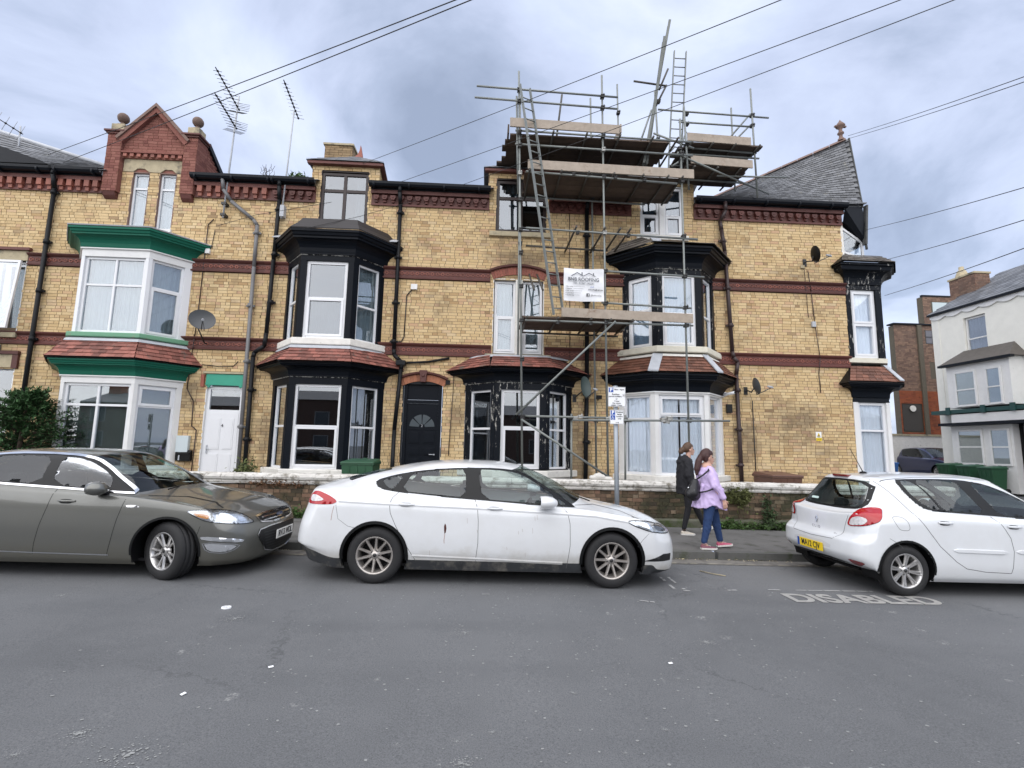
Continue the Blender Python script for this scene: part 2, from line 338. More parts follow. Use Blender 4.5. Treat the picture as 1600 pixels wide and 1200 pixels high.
# ================================================================= GROUND
WALL = 12.2
def strip(name, xs, ys, zf, m):
    mb = MB(); nx, ny = len(xs), len(ys)
    mb.v = [(x, y, zf(x, y)) for y in ys for x in xs]
    mb.f = [(j*nx+i, j*nx+i+1, (j+1)*nx+i+1, (j+1)*nx+i) for j in range(ny-1) for i in range(nx-1)]; mb.sm = [True]*len(mb.f)
    return struct(name, mb, m)
def road_mat():
    m = bpy.data.materials.new('asphalt'); m.use_nodes = True; t = m.node_tree; p = t.nodes['Principled BSDF']
    g = t.nodes.new('ShaderNodeNewGeometry'); P = g.outputs['Position']
    def mixc(f, a, b):
        n = t.nodes.new('ShaderNodeMix'); n.data_type = 'RGBA'
        if isinstance(f, (int, float)): n.inputs[0].default_value = f
        else: t.links.new(f, n.inputs[0])
        for i, v in ((6, a), (7, b)):
            if isinstance(v, tuple): n.inputs[i].default_value = (*v, 1)
            else: t.links.new(v, n.inputs[i])
        return n.outputs[2]
    big = noise_n(t, P, .35, 5, .6, .4); fine = noise_n(t, P, 110, 5, .85); mid = noise_n(t, P, 3.5, 6, .65)
    c = mixc(ramp(t, big, [(.36, 0.), (.62, 1.)]), (.120, .124, .129), (.155, .159, .164))
    c = mixc(mth(t, 'MULTIPLY', ramp(t, mid, [(.45, 0.), (.7, 1.)]), .45), c, (.152, .155, .16))
    c = mixc(ramp(t, fine, [(.36, .8), (.50, 0.)]), c, (.045, .047, .05))
    c = mixc(ramp(t, fine, [(.56, 0.), (.70, .8)]), c, (.25, .25, .25))
    mp_ = t.nodes.new('ShaderNodeMapping'); mp_.inputs['Scale'].default_value = (.25, 1.1, 1); t.links.new(P, mp_.inputs[0])
    tyre = noise_n(t, mp_.outputs[0], .9, 4, .5)
    c = mixc(ramp(t, tyre, [(.5, 0.), (.72, .35)]), c, (.066, .07, .075))
    # splashes of pale droppings and paint: small cells, kept in drifts
    vo = t.nodes.new('ShaderNodeTexVoronoi'); vo.inputs['Scale'].default_value = 2.6; vo.inputs['Randomness'].default_value = 1
    warp = t.nodes.new('ShaderNodeVectorMath'); warp.operation = 'ADD'
    nz = t.nodes.new('ShaderNodeTexNoise'); nz.inputs['Scale'].default_value = 14; nz.inputs['Detail'].default_value = 4; t.links.new(P, nz.inputs['Vector'])
    sc = t.nodes.new('ShaderNodeVectorMath'); sc.operation = 'SCALE'; sc.inputs['Scale'].default_value = .28; t.links.new(nz.outputs['Color'], sc.inputs[0])
    t.links.new(P, warp.inputs[0]); t.links.new(sc.outputs[0], warp.inputs[1]); t.links.new(warp.outputs[0], vo.inputs['Vector'])
    spot = ramp(t, vo.outputs['Distance'], [(.075, 1.), (.14, 0.)])
    drift = ramp(t, noise_n(t, P, .8, 3, .5), [(.50, 0.), (.58, 1.)])
    brk = ramp(t, noise_n(t, P, 42, 4, .8), [(.47, 0.), (.56, 1.)])
    c = mixc(mth(t, 'MULTIPLY', mth(t, 'MULTIPLY', spot, drift), mth(t, 'MULTIPLY', brk, .7)), c, (.33, .33, .32))
    # cracks
    v2 = t.nodes.new('ShaderNodeTexVoronoi'); v2.feature = 'DISTANCE_TO_EDGE'; v2.inputs['Scale'].default_value = .42; t.links.new(warp.outputs[0], v2.inputs['Vector'])
    crack = mth(t, 'MULTIPLY', ramp(t, v2.outputs['Distance'], [(.002, 1.), (.008, 0.)]), ramp(t, noise_n(t, P, .6, 2, .5), [(.50, 0.), (.62, .45)]))
    c = mixc(crack, c, (.035, .037, .04))
    t.links.new(c, p.inputs['Base Color']); p.inputs['Roughness'].default_value = .8; p.inputs['Specular IOR Level'].default_value = .3
    b = t.nodes.new('ShaderNodeBump'); b.inputs['Strength'].default_value = .55; b.inputs['Distance'].default_value = .006
    t.links.new(fine, b.inputs['Height']); t.links.new(b.outputs[0], p.inputs['Normal']); return m
M_ROAD = road_mat()
M_PAVE = mat('pavement', (.125, .122, .118), .9, var=.16, vscale=2.5, bump=.5, bscale=50, stain=[((.06, .06, .05), 3, .52, .68), ((.24, .23, .21), 9, .66, .8)])
M_KERB = mat('kerb_stone', (.10, .10, .095), .85, var=.2, vscale=4, bump=.4, island=.15, stain=[((.05, .06, .03), 4, .52, .66)])
M_GRAVEL = mat('yard_concrete', (.2, .19, .17), .9, var=.2, bump=.5)
XS = [-400, -120, -60, -30] + [x*1.0 for x in range(-20, 12)] + [12, 13, 15, 18, 22, 30, 60, 120, 400]
def gflat(x): return -SL*max(-30, min(30, x))
strip('road', XS, [-400, -100, -30, -12, -6, 0, 3, 5, 7.76], lambda x, y: gflat(x), M_ROAD)
strip('side_road', [10.3, 12, 15, 20, 30, 60], [7.76, 9, 12, 16, 20, 25, 40, 90], lambda x, y: gflat(x)+max(0, y-9)*.06*min(1, (x-10.3)/5), M_ROAD)
strip('far_ground', [-400, -60, -14, 0, 10.3], [12.6, 30, 100, 400], lambda x, y: .1, M_GRAVEL)
strip('far_hill_ground', [10.3, 60, 400], [90, 200, 400], lambda x, y: gflat(x)+4.85, M_GRAVEL)
KH = .11
strip('pavement', [-60, -30]+[x*1.0 for x in range(-20, 10)]+[10.2], [7.92, 8.6, 9.4, 10.34], lambda x, y: gflat(x)+KH, M_PAVE)
strip('yard', [-60, -14, -5, 0, 5, 9.6, 10.2], [10.34, 11, 12.25], lambda x, y: .42 - .01*x, M_GRAVEL)
mb = MB().box(-60, 10.2, 7.80, 7.9, -.9, -.3); kerb = struct('kerb', mb, M_KERB)
km = MB().box(0, .905, 7.765, 7.915, -.02, KH+.006).mesh('kerb_stone', M_KERB)
for i in range(-14, 11):
    o = bpy.data.objects.new('kerb_stone', km); COL.objects.link(o); o.parent = kerb
    o.location = (i*.915, RND.uniform(-.004, .004), gflat(i*.915)+RND.uniform(-.003, .003)); o.rotation_euler = (0, SL, RND.uniform(-.004, .004))
mb = MB().box(-60, -14*.915, 7.765, 7.915, .0, .30); obj('kerb_run', mb, M_KERB, kerb)
# gutter dirt band and leaf litter along the kerb
strip('gutter_strip', XS[3:35], [7.42, 7.60, 7.765], lambda x, y: gflat(x)+.004, mat('gutter_tarmac', (.17, .16, .145), .9, var=.18, vscale=5, bump=.5, stain=[((.07, .065, .06), 4, .5, .7)]))
strip('gutter_line', XS[3:35], [7.45, 7.50], lambda x, y: gflat(x)+.008, mat('worn_yellow_line', (.25, .235, .19), .9, var=.25, vscale=10, stain=[((.13, .125, .12), 7, .46, .56)]))
mb = MB()
for i in range(520):
    x = RND.uniform(-3.4, 4.9); y = 7.76-abs(RND.gauss(0, .05)); s = RND.uniform(.008, .022); a = RND.uniform(0, 6.28); z = gflat(x)+.012
    u = Vector((cos(a), sin(a), RND.uniform(-.4, .6)))*s; v = Vector((-sin(a), cos(a), RND.uniform(-.3, .3)))*s*.45; c = Vector((x, y, z+.004))
    mb.add([c-u, c+v, c+u, c-v], [(0, 1, 2, 3)])
o = obj('leaf_litter', mb, mat('dead_leaf', (.36, .31, .20), .9, island=.9)); tag(o, 'dry leaves and litter scattered along the kerb', 'litter'); o['kind'] = 'stuff'

# ================================================================= BRICK FIELDS
UNIT = {}
def unit_brick(m):
    if m.name not in UNIT: UNIT[m.name] = MB().add([(0,0,0),(1,0,0),(1,0,1),(0,0,1),(0,1,0),(1,1,0),(1,1,1),(0,1,1)], [(0,1,2,3),(1,5,6,2),(4,0,3,7),(3,2,6,7),(4,5,1,0)]).mesh('brick', m)
    return UNIT[m.name]
def brick_field(parent, O, u, n, s0, s1, z0, z1, ops=(), m=None, mm=None, singles=0, ch=.076, L=.228, clip=None, zs_min=1.0, proud=.0035, irr=.0012, zoff=0., seed=1):
    """courses of stretchers and headers in (s, z); ops = openings (sa, sb, za, zb); joints recessed"""
    R = random.Random(seed); O, u, n = Vector(O), Vector(u), Vector(n)
    k0 = int(math.floor((z0-zoff)/ch)); k1 = int(math.ceil((z1-zoff)/ch)); bricks = []; rows = []
    j = .009
    for k in range(k0, k1):
        a, b = max(z0, zoff+k*ch), min(z1, zoff+(k+1)*ch)
        if b-a < .01: continue
        zc = (a+b)/2; lo, hi = (s0, s1) if clip is None else clip(zc)
        if hi-lo < .02: continue
        cuts = sorted((max(lo, p), min(hi, q)) for p, q, c, d in ops if c < zc < d and q > lo and p < hi)
        iv = []; x = lo
        for p, q in cuts:
            if p > x+.01: iv.append((x, p))
            x = max(x, q)
        if x < hi-.01: iv.append((x, hi))
        rows.append((a, b, iv))
        ph = (k % 2)*.115 + R.uniform(-.02, .02) + (k*37 % 5)*.11
        for p, q in iv:
            x = p
            # regular bond started from a global phase so that courses line up across openings
            t0 = math.floor((p-ph)/.80)*.80+ph; seq = []
            cur = t0
            while cur < q:
                for w in (L+j, L+j, .112+j, ) if (k % 3) else (.112+j, L+j, .112+j, .112+j):
                    seq.append((cur, cur+w)); cur += w
                    if cur > q: break
            for e, f in seq:
                e2, f2 = max(e, p), min(f-j, q)
                if f2-e2 < .03: continue
                jz = R.uniform(-irr, irr); bricks.append((e2+R.uniform(0, .003), f2-R.uniform(0, .003), a+j*.5+jz, b-j*.5+jz, R.uniform(-irr, irr)))
    mb = MB(); x = None
    merged = []
    for a, b, iv in rows:
        if merged and merged[-1][2] == iv and abs(merged[-1][1]-a) < 1e-6: merged[-1][1] = b
        else: merged.append([a, b, iv])
    for a, b, iv in merged:
        for p, q in iv:
            c = O-n*proud*2.2; mb.add([c+u*p+Vector((0,0,a)), c+u*q+Vector((0,0,a)), c+u*q+Vector((0,0,b)), c+u*p+Vector((0,0,b))], [(0, 1, 2, 3)])
    obj('mortar', mb, mm, parent)
    if singles:
        eye = Vector((0, 0, EYE))
        key = lambda q: (O+u*((q[0]+q[1])/2)+Vector((0, 0, (q[2]+q[3])/2))-eye).length + (50 if q[2] < zs_min else 0)
        bricks.sort(key=key); first, bricks = bricks[:singles], bricks[singles:]
        um = unit_brick(m); inw = -n
        for p, q, a, b, d in first:
            o = bpy.data.objects.new('brick', um); COL.objects.link(o); o.parent = parent
            T = Matrix.Translation(-ORIG[parent.name]) if parent.name in ORIG else Matrix()
            c = O+u*p+n*d+Vector((0, 0, a)); w = q-p; h = b-a; dd = .015
            o.matrix_local = T @ Matrix(((u.x*w, inw.x*dd, 0, c.x), (u.y*w, inw.y*dd, 0, c.y), (0, 0, h, c.z), (0, 0, 0, 1)))
    if bricks:
        mb = MB(); inn = -n*.015
        for p, q, a, b, d in bricks:
            c = O+n*d; A = c+u*p; B = c+u*q; za = Vector((0, 0, a)); zb = Vector((0, 0, b))
            mb.add([A+za, B+za, B+zb, A+zb, A+za+inn, B+za+inn, B+zb+inn, A+zb+inn], [(0,1,2,3),(1,5,6,2),(4,0,3,7),(3,2,6,7),(4,5,1,0)])
        o = obj('brickwork', mb, m, parent); o['kind'] = 'stuff'

# ================================================================= WINDOWS
def window(parent, O, u, n, s0, s1, z0, z1, cols=(), rows=(), fw=.055, bw=.05, fm=None, gm=None, recess=.04, sash=(), curtain=None, name='window', as_part=True, depth=.07, reveal=None, cdep=.13):
    """a glazed frame in the plane (O, u, z) facing n; cols/rows = fractions of the splits; sash = cells with their own proud casement"""
    fm = fm or M_UPVC; gm = gm or M_GLASS; O, u, n = Vector(O), Vector(u), Vector(n); zv = Vector((0, 0, 1))
    def bar(mb, a, b, c, d, out=0., dp=depth): mb.obox(O+u*a+zv*c-n*(recess-out), u*(b-a), zv*(d-c), -n*(dp+out))
    mb = MB(); w, h = s1-s0, z1-z0
    X = [s0]+[s0+w*c for c in cols]+[s1]; Z = [z0]+[z0+h*r for r in rows]+[z1]
    bar(mb, s0, s0+fw, z0, z1); bar(mb, s1-fw, s1, z0, z1); bar(mb, s0+fw, s1-fw, z0, z0+fw); bar(mb, s0+fw, s1-fw, z1-fw, z1)
    for x in X[1:-1]: bar(mb, x-bw/2, x+bw/2, z0+fw, z1-fw, -.002)
    for i in range(len(X)-1):
        a = X[i]+(fw if i == 0 else bw/2); b = X[i+1]-(fw if i == len(X)-2 else bw/2)
        for z in Z[1:-1]: bar(mb, a, b, z-bw/2, z+bw/2, -.004)
    cells = []
    for i in range(len(X)-1):
        for k in range(len(Z)-1):
            a = X[i]+(fw if i == 0 else bw/2); b = X[i+1]-(fw if i == len(X)-2 else bw/2)
            c = Z[k]+(fw if k == 0 else bw/2); d = Z[k+1]-(fw if k == len(Z)-2 else bw/2)
            if (i, k) in sash:
                q = .042
                bar(mb, a-.012, a+q, c-.012, d+.012, .014); bar(mb, b-q, b+.012, c-.012, d+.012, .014); bar(mb, a+q, b-q, c-.012, c+q, .014); bar(mb, a+q, b-q, d-q, d+.012, .014)
                a += q; b -= q; c += q; d -= q
            cells.append((a, b, c, d))
    fr = obj(name if as_part else 'window_frame', mb, fm, parent, bevel=.004)
    sub = fr if as_part else parent
    for a, b, c, d in cells:
        g = MB().obox(O+u*(a-.004)+zv*(c-.004)-n*(recess+.03), u*(b-a+.008), zv*(d-c+.008), -n*.005); obj('pane', g, gm, sub)
    if curtain:
        cm, kind = curtain; mb = MB(); R = random.Random(int(abs(s0*97+z0*31+O.x*13))+3)
        spans = {'full': [(s0+.03, s1-.03)], 'sides': [(s0+.03, s0+w*.27), (s1-w*.27, s1-.03)], 'left': [(s0+.03, s0+w*.5)], 'right': [(s0+w*.72, s1-.03)], 'gap': [(s0+.03, s0+w*.47), (s0+w*.51, s1-.03)], 'flat': [(s0+.02, s1-.02)], 'half': [(s0+.03, s1-.03)]}[kind]
        for a, b in spans:
            m_ = max(8, int((b-a)/.012)); ph = R.uniform(0, 6); rr = []
            fr_ = R.uniform(55, 75); am = 0 if kind == 'flat' else .016
            for z, sq in ((z0+.03, 1.), (z1-.03 if kind != 'half' else z0+h*.5, .97)):
                row = []
                for i in range(m_+1):
                    s = a+(b-a)*i/m_
                    o_ = am*(sin(s*fr_+ph)+.6*sin(s*fr_*.37+ph*2)+.35*sin(s*fr_*2.1)); row.append(O+u*s-n*(recess+cdep+o_*sq)+zv*z)
                rr.append(row)
            mb.rings(rr, smooth=True)
        obj('curtain', mb, cm, sub)
    return fr
def room(parent, x0, x1, y0, y1, z0, z1, m=None, name='room_interior'):
    mb = MB().add([(x0,y0,z0),(x1,y0,z0),(x1,y1,z0),(x0,y1,z0),(x0,y0,z1),(x1,y0,z1),(x1,y1,z1),(x0,y1,z1)], [(0,1,2,3),(7,6,5,4),(2,1,5,6),(0,3,7,4),(3,2,6,7)])
    return obj(name, mb, m or M_ROOM, parent)

# ---- canted plans
def offs(P, d, wall=WALL):
    L = []
    for a, b in zip(P[:-1], P[1:]):
        a, b = Vector(a), Vector(b); t = (b-a).normalized(); nn = Vector((t.y, -t.x)); L.append((a+nn*d, t))
    def isec(p, t, q, s):
        den = t.x*s.y-t.y*s.x; k = ((q.x-p.x)*s.y-(q.y-p.y)*s.x)/den; return p+t*k
    w = (Vector((0, wall)), Vector((1, 0)))
    pts = [isec(*L[0], *w)] if abs(L[0][1].y) > 1e-6 else [L[0][0]]
    for i in range(len(L)-1): pts.append(isec(*L[i], *L[i+1]))
    pts.append(isec(*L[-1], *w) if abs(L[-1][1].y) > 1e-6 else L[-1][0]+L[-1][1]*(Vector(P[-1])-Vector(P[-2])).length)
    return pts
def sweep(mb, P, prof):
    mb.rings([[ (q.x, q.y, z) for q in offs(P, d)] for d, z in prof]); return mb
def tiled_skirt(parent, P, d0, z0, P1, d1, z1, rows=5, tw=.165, m=None, name='roof_tile', seed=3, thick=.012, last_lead=True):
    """plain tiles laid in courses over a canted lean-to, each tile its own piece"""
    R = random.Random(seed); m = m or M_TILE
    A = [Vector((q.x, q.y, z0)) for q in offs(P, d0)]; B = [Vector((q.x, q.y, z1)) for q in offs(P1, d1)]
    mb = MB()
    lift = Vector((0, 0, -.02)); mb.rings([[a+lift for a in A], [b+lift for b in B]]); obj('roof_batten_board', mb, M_BLACKPL, parent)
    for i in range(len(A)-1):
        a0, a1, b0, b1 = A[i], A[i+1], B[i], B[i+1]; t = (a1-a0).normalized(); up = (b0-a0) - t*(b0-a0).dot(t)
        nrm = t.cross(up).normalized()
        if nrm.z < 0: nrm = -nrm
        Lr = (a1-a0).length; upn = up.length; e0 = (b0-a0).dot(t); e1 = (b1-a0).dot(t)
        for r in range(rows):
            v0 = r/rows; v1 = min(1, (r+1.25)/rows); off = (r % 2)*tw*.5-tw
            n_ = int(Lr/tw)+3
            for k in range(n_):
                s0 = off+k*tw+.002; s1 = s0+tw-.004
                def cl(s, v): return max(e0*v, min(Lr+(e1-Lr)*v, s))
                q = [cl(s0, v0), cl(s1, v0), cl(s1, v1), cl(s0, v1)]
                if q[1]-q[0] < .02 and q[2]-q[3] < .02: continue
                jit = R.uniform(0, .006); lo = .022+jit; vv0 = v0-R.uniform(0, .012)
                base = [a0+t*q[0]+up*vv0+nrm*lo, a0+t*q[1]+up*vv0+nrm*(lo+R.uniform(-.003, .003)), a0+t*q[2]+up*v1+nrm*.004, a0+t*q[3]+up*v1+nrm*.004]
                top = [p_+nrm*thick for p_ in base]
                mm = MB().add(base+top, [(3,2,1,0),(4,5,6,7),(0,1,5,4),(1,2,6,5),(2,3,7,6),(3,0,4,7)])
                obj(name, mm, m, parent)
        
def face(P, i, rec=0):
    a, b = Vector(P[i]), Vector(P[i+1]); t = (b-a); L = t.length; t.normalize(); n = Vector((t.y, -t.x))
    return Vector((a.x, a.y, 0)), Vector((t.x, t.y, 0)), Vector((n.x, n.y, 0)), L
def plan(c, hf, hw, F, wall=WALL): return [(c-hw, wall), (c-hf, F), (c+hf, F), (c+hw, wall)]
def posts(mb, P, z0, z1, wc, we, proud=.012, dp=.12):
    """corner posts and end posts as upright pieces of the canted plan"""
    res = []
    for i in range(3):
        O, u, n, L = face(P, i); a = we if i == 0 else wc; b = we if i == 2 else wc
        for s0, s1 in ((0, a), (L-b, L)):
            mb = MB(); res.append(mb); mb.obox(O+u*s0+n*proud+Vector((0, 0, z0)), u*(s1-s0), Vector((0, 0, z1-z0)), -n*dp)
    return res
def bay(house, c, hf, hw, F, z0, z1, style, fm=None, wc=.13, we=.12, sides=None, front=None, name='bay_window', head=.17, soff=1.0):
    """glazed canted storey between z0 (top of sill) and z1 (underside of the frieze)"""
    P = plan(c, hf, hw, F)
    mb = MB(); sweep(mb, P, [(-.12, z1-.002), (.014, z1), (.014, z1+head), (.055, z1+head+.004), (.055, z1+head+.03), (-.02, z1+head+.034)])
    bw = obj(name, mb, style if fm is None else fm, house)
    if style in (M_BLACK, M_BLACK_P): obj('chipped_bead', sweep(MB(), P, [(.015, z1+head-.015), (.030, z1+head-.008), (.032, z1+head+.003), (.015, z1+head+.003)]), MATS.get('chipped_bead') or peel_mat('chipped_bead', (.012, .014, .018), (.5, .5, .47), .50), bw)
    for q in posts(None, P, z0, z1, wc, we): obj('post', q, style, bw, bevel=.004)
    for i in range(3):
        O, u, n, L = face(P, i); a = we if i == 0 else wc; b = we if i == 2 else wc
        kw = dict(front if i == 1 else (sides[0] if i == 0 else sides[1]))
        window(bw, O, u, n, a, L-b, z0, z1, as_part=False, **kw)
    return bw, P

# ================================================================= HOUSES
SHARED = {}
def dentils(house, x0, x1, kind):
    n = int(round((x1-x0)/(.232 if kind == 'plain' else .222)))
    if kind not in SHARED:
        mb = MB()
        if kind == 'plain':
            mb.box(-.06, .06, -.10, 0, .0, .17); mb.box(-.045, .045, -.06, -.001, -.10, -.001)
        else:
            mb.prism([(-.07, .12), (-.07, .06), (-.035, .0), (.035, .0), (.07, .06), (.07, .12)], -.10, 0); mb.box(-.035, .035, -.06, -.001, -.055, -.002); mb.box(-.02, .02, -.112, -.101, .05, .075)
        SHARED[kind] = mb.mesh('dentil', M_TERRA_L if kind == 'plain' else M_TERRA)
    for i in range(n):
        o = bpy.data.objects.new('dentil', SHARED[kind]); link(o, house); x = x0+(i+.5)*(x1-x0)/n
        o.location = (x, WALL-.02, 7.94)
def eaves(house, x0, x1, kind, gut=True, cap0=True):
    dentils(house, x0+.03, x1-.03, kind)
    mb = MB().box(x0, x1, WALL-.03, WALL+.05, 7.83, 8.20)
    mb.box(x0, x1, WALL-.125, WALL-.0302, 8.105, 8.20); mb.box(x0, x1, WALL-.05, WALL-.0301, 7.81, 7.86)
    obj('cornice_band', mb, M_TERRA, house)  # band kept dark: shadow between the paler plain dentils is put into its colour
    mb = MB().box(x0, x1, WALL-.15, WALL+.05, 8.202, 8.25)
    pr = [(WALL-.16, 8.235), (WALL-.16, 8.345), (WALL-.175, 8.345), (WALL-.20, 8.27), (WALL-.245, 8.27), (WALL-.28, 8.31), (WALL-.285, 8.35), (WALL-.305, 8.35), (WALL-.30, 8.285), (WALL-.262, 8.238), (WALL-.2, 8.225)]
    mb.prism(pr, x0-.03, x1+.03, 'YZ')
    for k in range(int((x1-x0)/.9)+1):
        x = x0+.1+k*.9; mb.tube((x-.025, WALL-.225, 8.275), (x+.025, WALL-.225, 8.275), .088, n=14)
    obj('gutter', mb, M_GUTTER, house)
def string_course(house, x0, x1, z, rings=True):
    mb = MB()
    mb.prism([(WALL+.02, z), (WALL-.045, z), (WALL-.05, z+.035), (WALL-.02, z+.05), (WALL-.02, z+.225), (WALL-.05, z+.24), (WALL-.085, z+.275), (WALL-.09, z+.30), (WALL-.0, z+.325), (WALL+.02, z+.325)], x0, x1, 'YZ')
    o = obj('string_course', mb, M_TERRA, house)
    obj('course_backing', MB().box(x0, x1, WALL+.021, WALL+.06, z-.075, z+.40), M_MORTAR, house)
    mb = MB(); n = max(1, int((x1-x0)/.125))
    for i in range(n):
        x = x0+(i+.5)*(x1-x0)/n
        mb.lathe((x, WALL-.02, z+.14), [(.045, 0), (.047, .010), (.030, .012), (.028, 0)], 8, 'Y')
        mb.prism([(x+.052, z+.14), (x+.0625, z+.17), (x+.073, z+.14), (x+.0625, z+.11)], WALL-.021, WALL-.030)
    r = obj('moulded_ring', mb, M_TERRA_L, o); r['kind'] = 'stuff'
def pipe(house, pts, r=.045, m=None, name='drainpipe', clips=()):
    mb = MB().path(pts, r, 12)
    for x, y, z in clips:
        mb.tube((x, y, z-.05), (x, y, z+.05), r+.014, n=12); mb.box(x-.10, x+.10, y+r*.2, y+r+.01, z-.025, z+.025)
    return obj(name, mb, m or M_PIPE, house)
def cornice(bw, P, z, top, style, d=.30, white=False):
    """stepped and coved cornice flaring out from the frieze (z) to the eaves (top)"""
    h = top-z
    pr = [(.0, z), (.05, z+.004), (.06, z+.05)]
    for k in range(6):
        a = k/5*pi/2; pr.append((.06+(d*.62)*(1-cos(a)), z+.05+h*.5*sin(a)))
    pr += [(d*.72+.02, z+.05+h*.5+.004), (d*.72+.02, z+h*.70), (d*.88, z+h*.74), (d*.93, z+h*.86), (d+.01, z+h*.88), (d+.01, z+h), (d-.05, z+h+.003), (-.05, z+h+.006)]
    mb = sweep(MB(), P, pr); return obj('cornice', mb, style, bw)
def sill(bw, P, z, h, d, m, name='sill'):
    return obj(name, sweep(MB(), P, [(-.1, z-h), (d-.01, z-h+.003), (d, z-h+.02), (d, z-.012), (d-.012, z), (-.1, z+.012)]), m, bw)
def base_wall(bw, P, z0, z1, m): return obj('bay_base', sweep(MB(), P, [(.0, z0), (.0, z1)]), m, bw)

UW, DW = (0, 0, 1), (0, 0, 1)
O0 = Vector((0, WALL, 0)); UX = Vector((1, 0, 0)); NY = Vector((0, -1, 0))
def wallwin(house, x0, x1, z0, z1, **k):
    rec = k.pop('recess', .09)
    f = window(house, O0, UX, NY, x0, x1, z0, z1, recess=rec, **k)
    rm = k.get('fm'); return f
def reveal(house, x0, x1, z0, z1, m, dep=.16, name='window_reveal'):
    mb = MB(); t = .02
    mb.box(x0-t, x0, WALL-.0005, WALL+dep, z0, z1); mb.box(x1, x1+t, WALL-.0005, WALL+dep, z0, z1); mb.box(x0-t, x1+t, WALL-.0005, WALL+dep, z1, z1+t); mb.box(x0-t, x1+t, WALL-.0005, WALL+dep, z0-t, z0)
    return obj(name, mb, m, house)
SC1, SC2 = 3.88, 5.87
SB = [(-99, 99, SC1, SC1+.30), (-99, 99, SC2, SC2+.30)]
roof_m = M_SLATE
def lean_roof(house, x0, x1, y0=WALL-.16, z0=8.33, ln=4.5, pitch=24, seed=5, skip=()):
    """slated slope behind the gutter"""
    t = math.tan(radians(pitch)); mb = MB(); xs_ = sorted([x0, x1]+[v for p in skip for v in p if x0 < v < x1])
    for a_, b_ in zip(xs_[:-1], xs_[1:]):
        hole = any(p[0] <= (a_+b_)/2 <= p[1] for p in skip); yb = y0+(1.3 if hole else 0); zb = z0+(1.3*t if hole else 0)
        mb.add([(a_, yb, zb), (b_, yb, zb), (b_, y0+ln, z0+ln*t), (a_, y0+ln, z0+ln*t)], [(0, 1, 2, 3)])
    mb.add([(x0, y0+ln, z0+ln*t), (x1, y0+ln, z0+ln*t), (x1, y0+2*ln, z0), (x0, y0+2*ln, z0)], [(0, 1, 2, 3)])
    r = obj('roof', mb, M_SLATE, house); R = random.Random(seed); mb = MB(); n = int((x1-x0)/.30)
    for k in range(n):
        for row in (0, 1):
            x = x0+(k+.5*row)*(x1-x0)/n
            if any(a_ < x < b_ for a_, b_ in skip): continue
            w = (x1-x0)/n-.006; h = .02+R.uniform(0, .008); y = y0-.03+row*.22; z = z0+row*.22*t+h
            mb.add([(x, y, z), (x+w, y, z+R.uniform(-.004, .004)), (x+w, y+.3, z+.3*t), (x, y+.3, z+.3*t), (x, y, z+.014), (x+w, y, z+.014), (x+w, y+.3, z+.3*t+.006), (x, y+.3, z+.3*t+.006)], [(3,2,1,0),(4,5,6,7),(0,1,5,4),(1,2,6,5),(3,0,4,7)])
    s = obj('eaves_slates', mb, M_SLATE, r); s['kind'] = 'stuff'
def fan_slates(house, e0, e1, r0, r1, rows, cols, m, singles=300, seed=2):
    """slates on the ruled slope between an eaves line e0-e1 and a ridge line r0-r1"""
    e0, e1, r0, r1 = map(Vector, (e0, e1, r0, r1)); R = random.Random(seed)
    P = lambda s, v: (e0.lerp(e1, s)).lerp(r0.lerp(r1, s), v)
    g = 14; mb = MB(); mb.rings([[P(i/g, k/g)-Vector((0, 0, .03)) for i in range(g+1)] for k in range(g+1)]); base = obj('roof_deck', mb, M_SLATE, house)
    lst = []
    for k in range(rows):
        for i in range(cols):
            o = .5/cols*(k % 2); s0 = max(0, i/cols+o-.5/cols); s1 = min(1, (i+1)/cols+o-.5/cols-.0012)
            if s1-s0 < .1/cols: continue
            v0, v1 = k/rows, min(1, (k+1.2)/rows); q = [P(s0, v0), P(s1, v0), P(s1, v1), P(s0, v1)]
            nn = (q[1]-q[0]).cross(q[3]-q[0]).normalized(); nn = nn if nn.z > 0 else -nn; l = .016+R.uniform(0, .006)
            b = [q[0]+nn*l, q[1]+nn*(l+R.uniform(-.002, .002)), q[2]+nn*.002, q[3]+nn*.002]; lst.append((b, [x_+nn*.008 for x_ in b]))
    lst.sort(key=lambda t: (t[0][0]-Vector((0, 0, EYE))).length)
    F6 = [(3,2,1,0),(4,5,6,7),(0,1,5,4),(1,2,6,5),(2,3,7,6),(3,0,4,7)]
    for b, t in lst[:singles]: obj('slate', MB().add(b+t, F6), m, house)
    mb = MB()
    for b, t in lst[singles:]: mb.add(b+t, F6)
    if mb.f: o = obj('upper_slates', mb, m, house); o['kind'] = 'stuff'

# ---------------------------------------------------------------- HOUSE A (cut by the left edge)
hA = thing('terraced_house', 'buff brick house cut off by the left edge, one casement pushed open upstairs', 'house', (-12.5, WALL, .3), 'houses of the brick terrace')
opsA = [(-12.15, -11.47, 4.17, 5.97), (-12.15, -11.38, 1.5, 3.30)]+SB
brick_field(hA, O0, UX, NY, -15, -10.98, .3, 7.84, opsA, M_BUFF, M_MORTAR, 220, seed=11, zs_min=2.2)
string_course(hA, -15, -10.98, SC1); string_course(hA, -11.42, -10.98, SC2); string_course(hA, -15, -12.2, SC2)
eaves(hA, -15, -10.98, 'plain')
obj('lintel', MB().prism([(-12.3, 5.97), (-11.42, 5.97), (-11.42, 6.22), (-12.3, 6.22)], WALL-.03, WALL+.1), M_STONE, hA, bevel=.01)
obj('hood_mould', MB().box(-12.3, -11.36, WALL-.09, WALL-.001, 6.222, 6.29), M_TERRA, hA)
obj('lintel', MB().box(-12.3, -11.42, WALL-.03, WALL+.1, 3.30, 3.62), M_STONE, hA, bevel=.01)
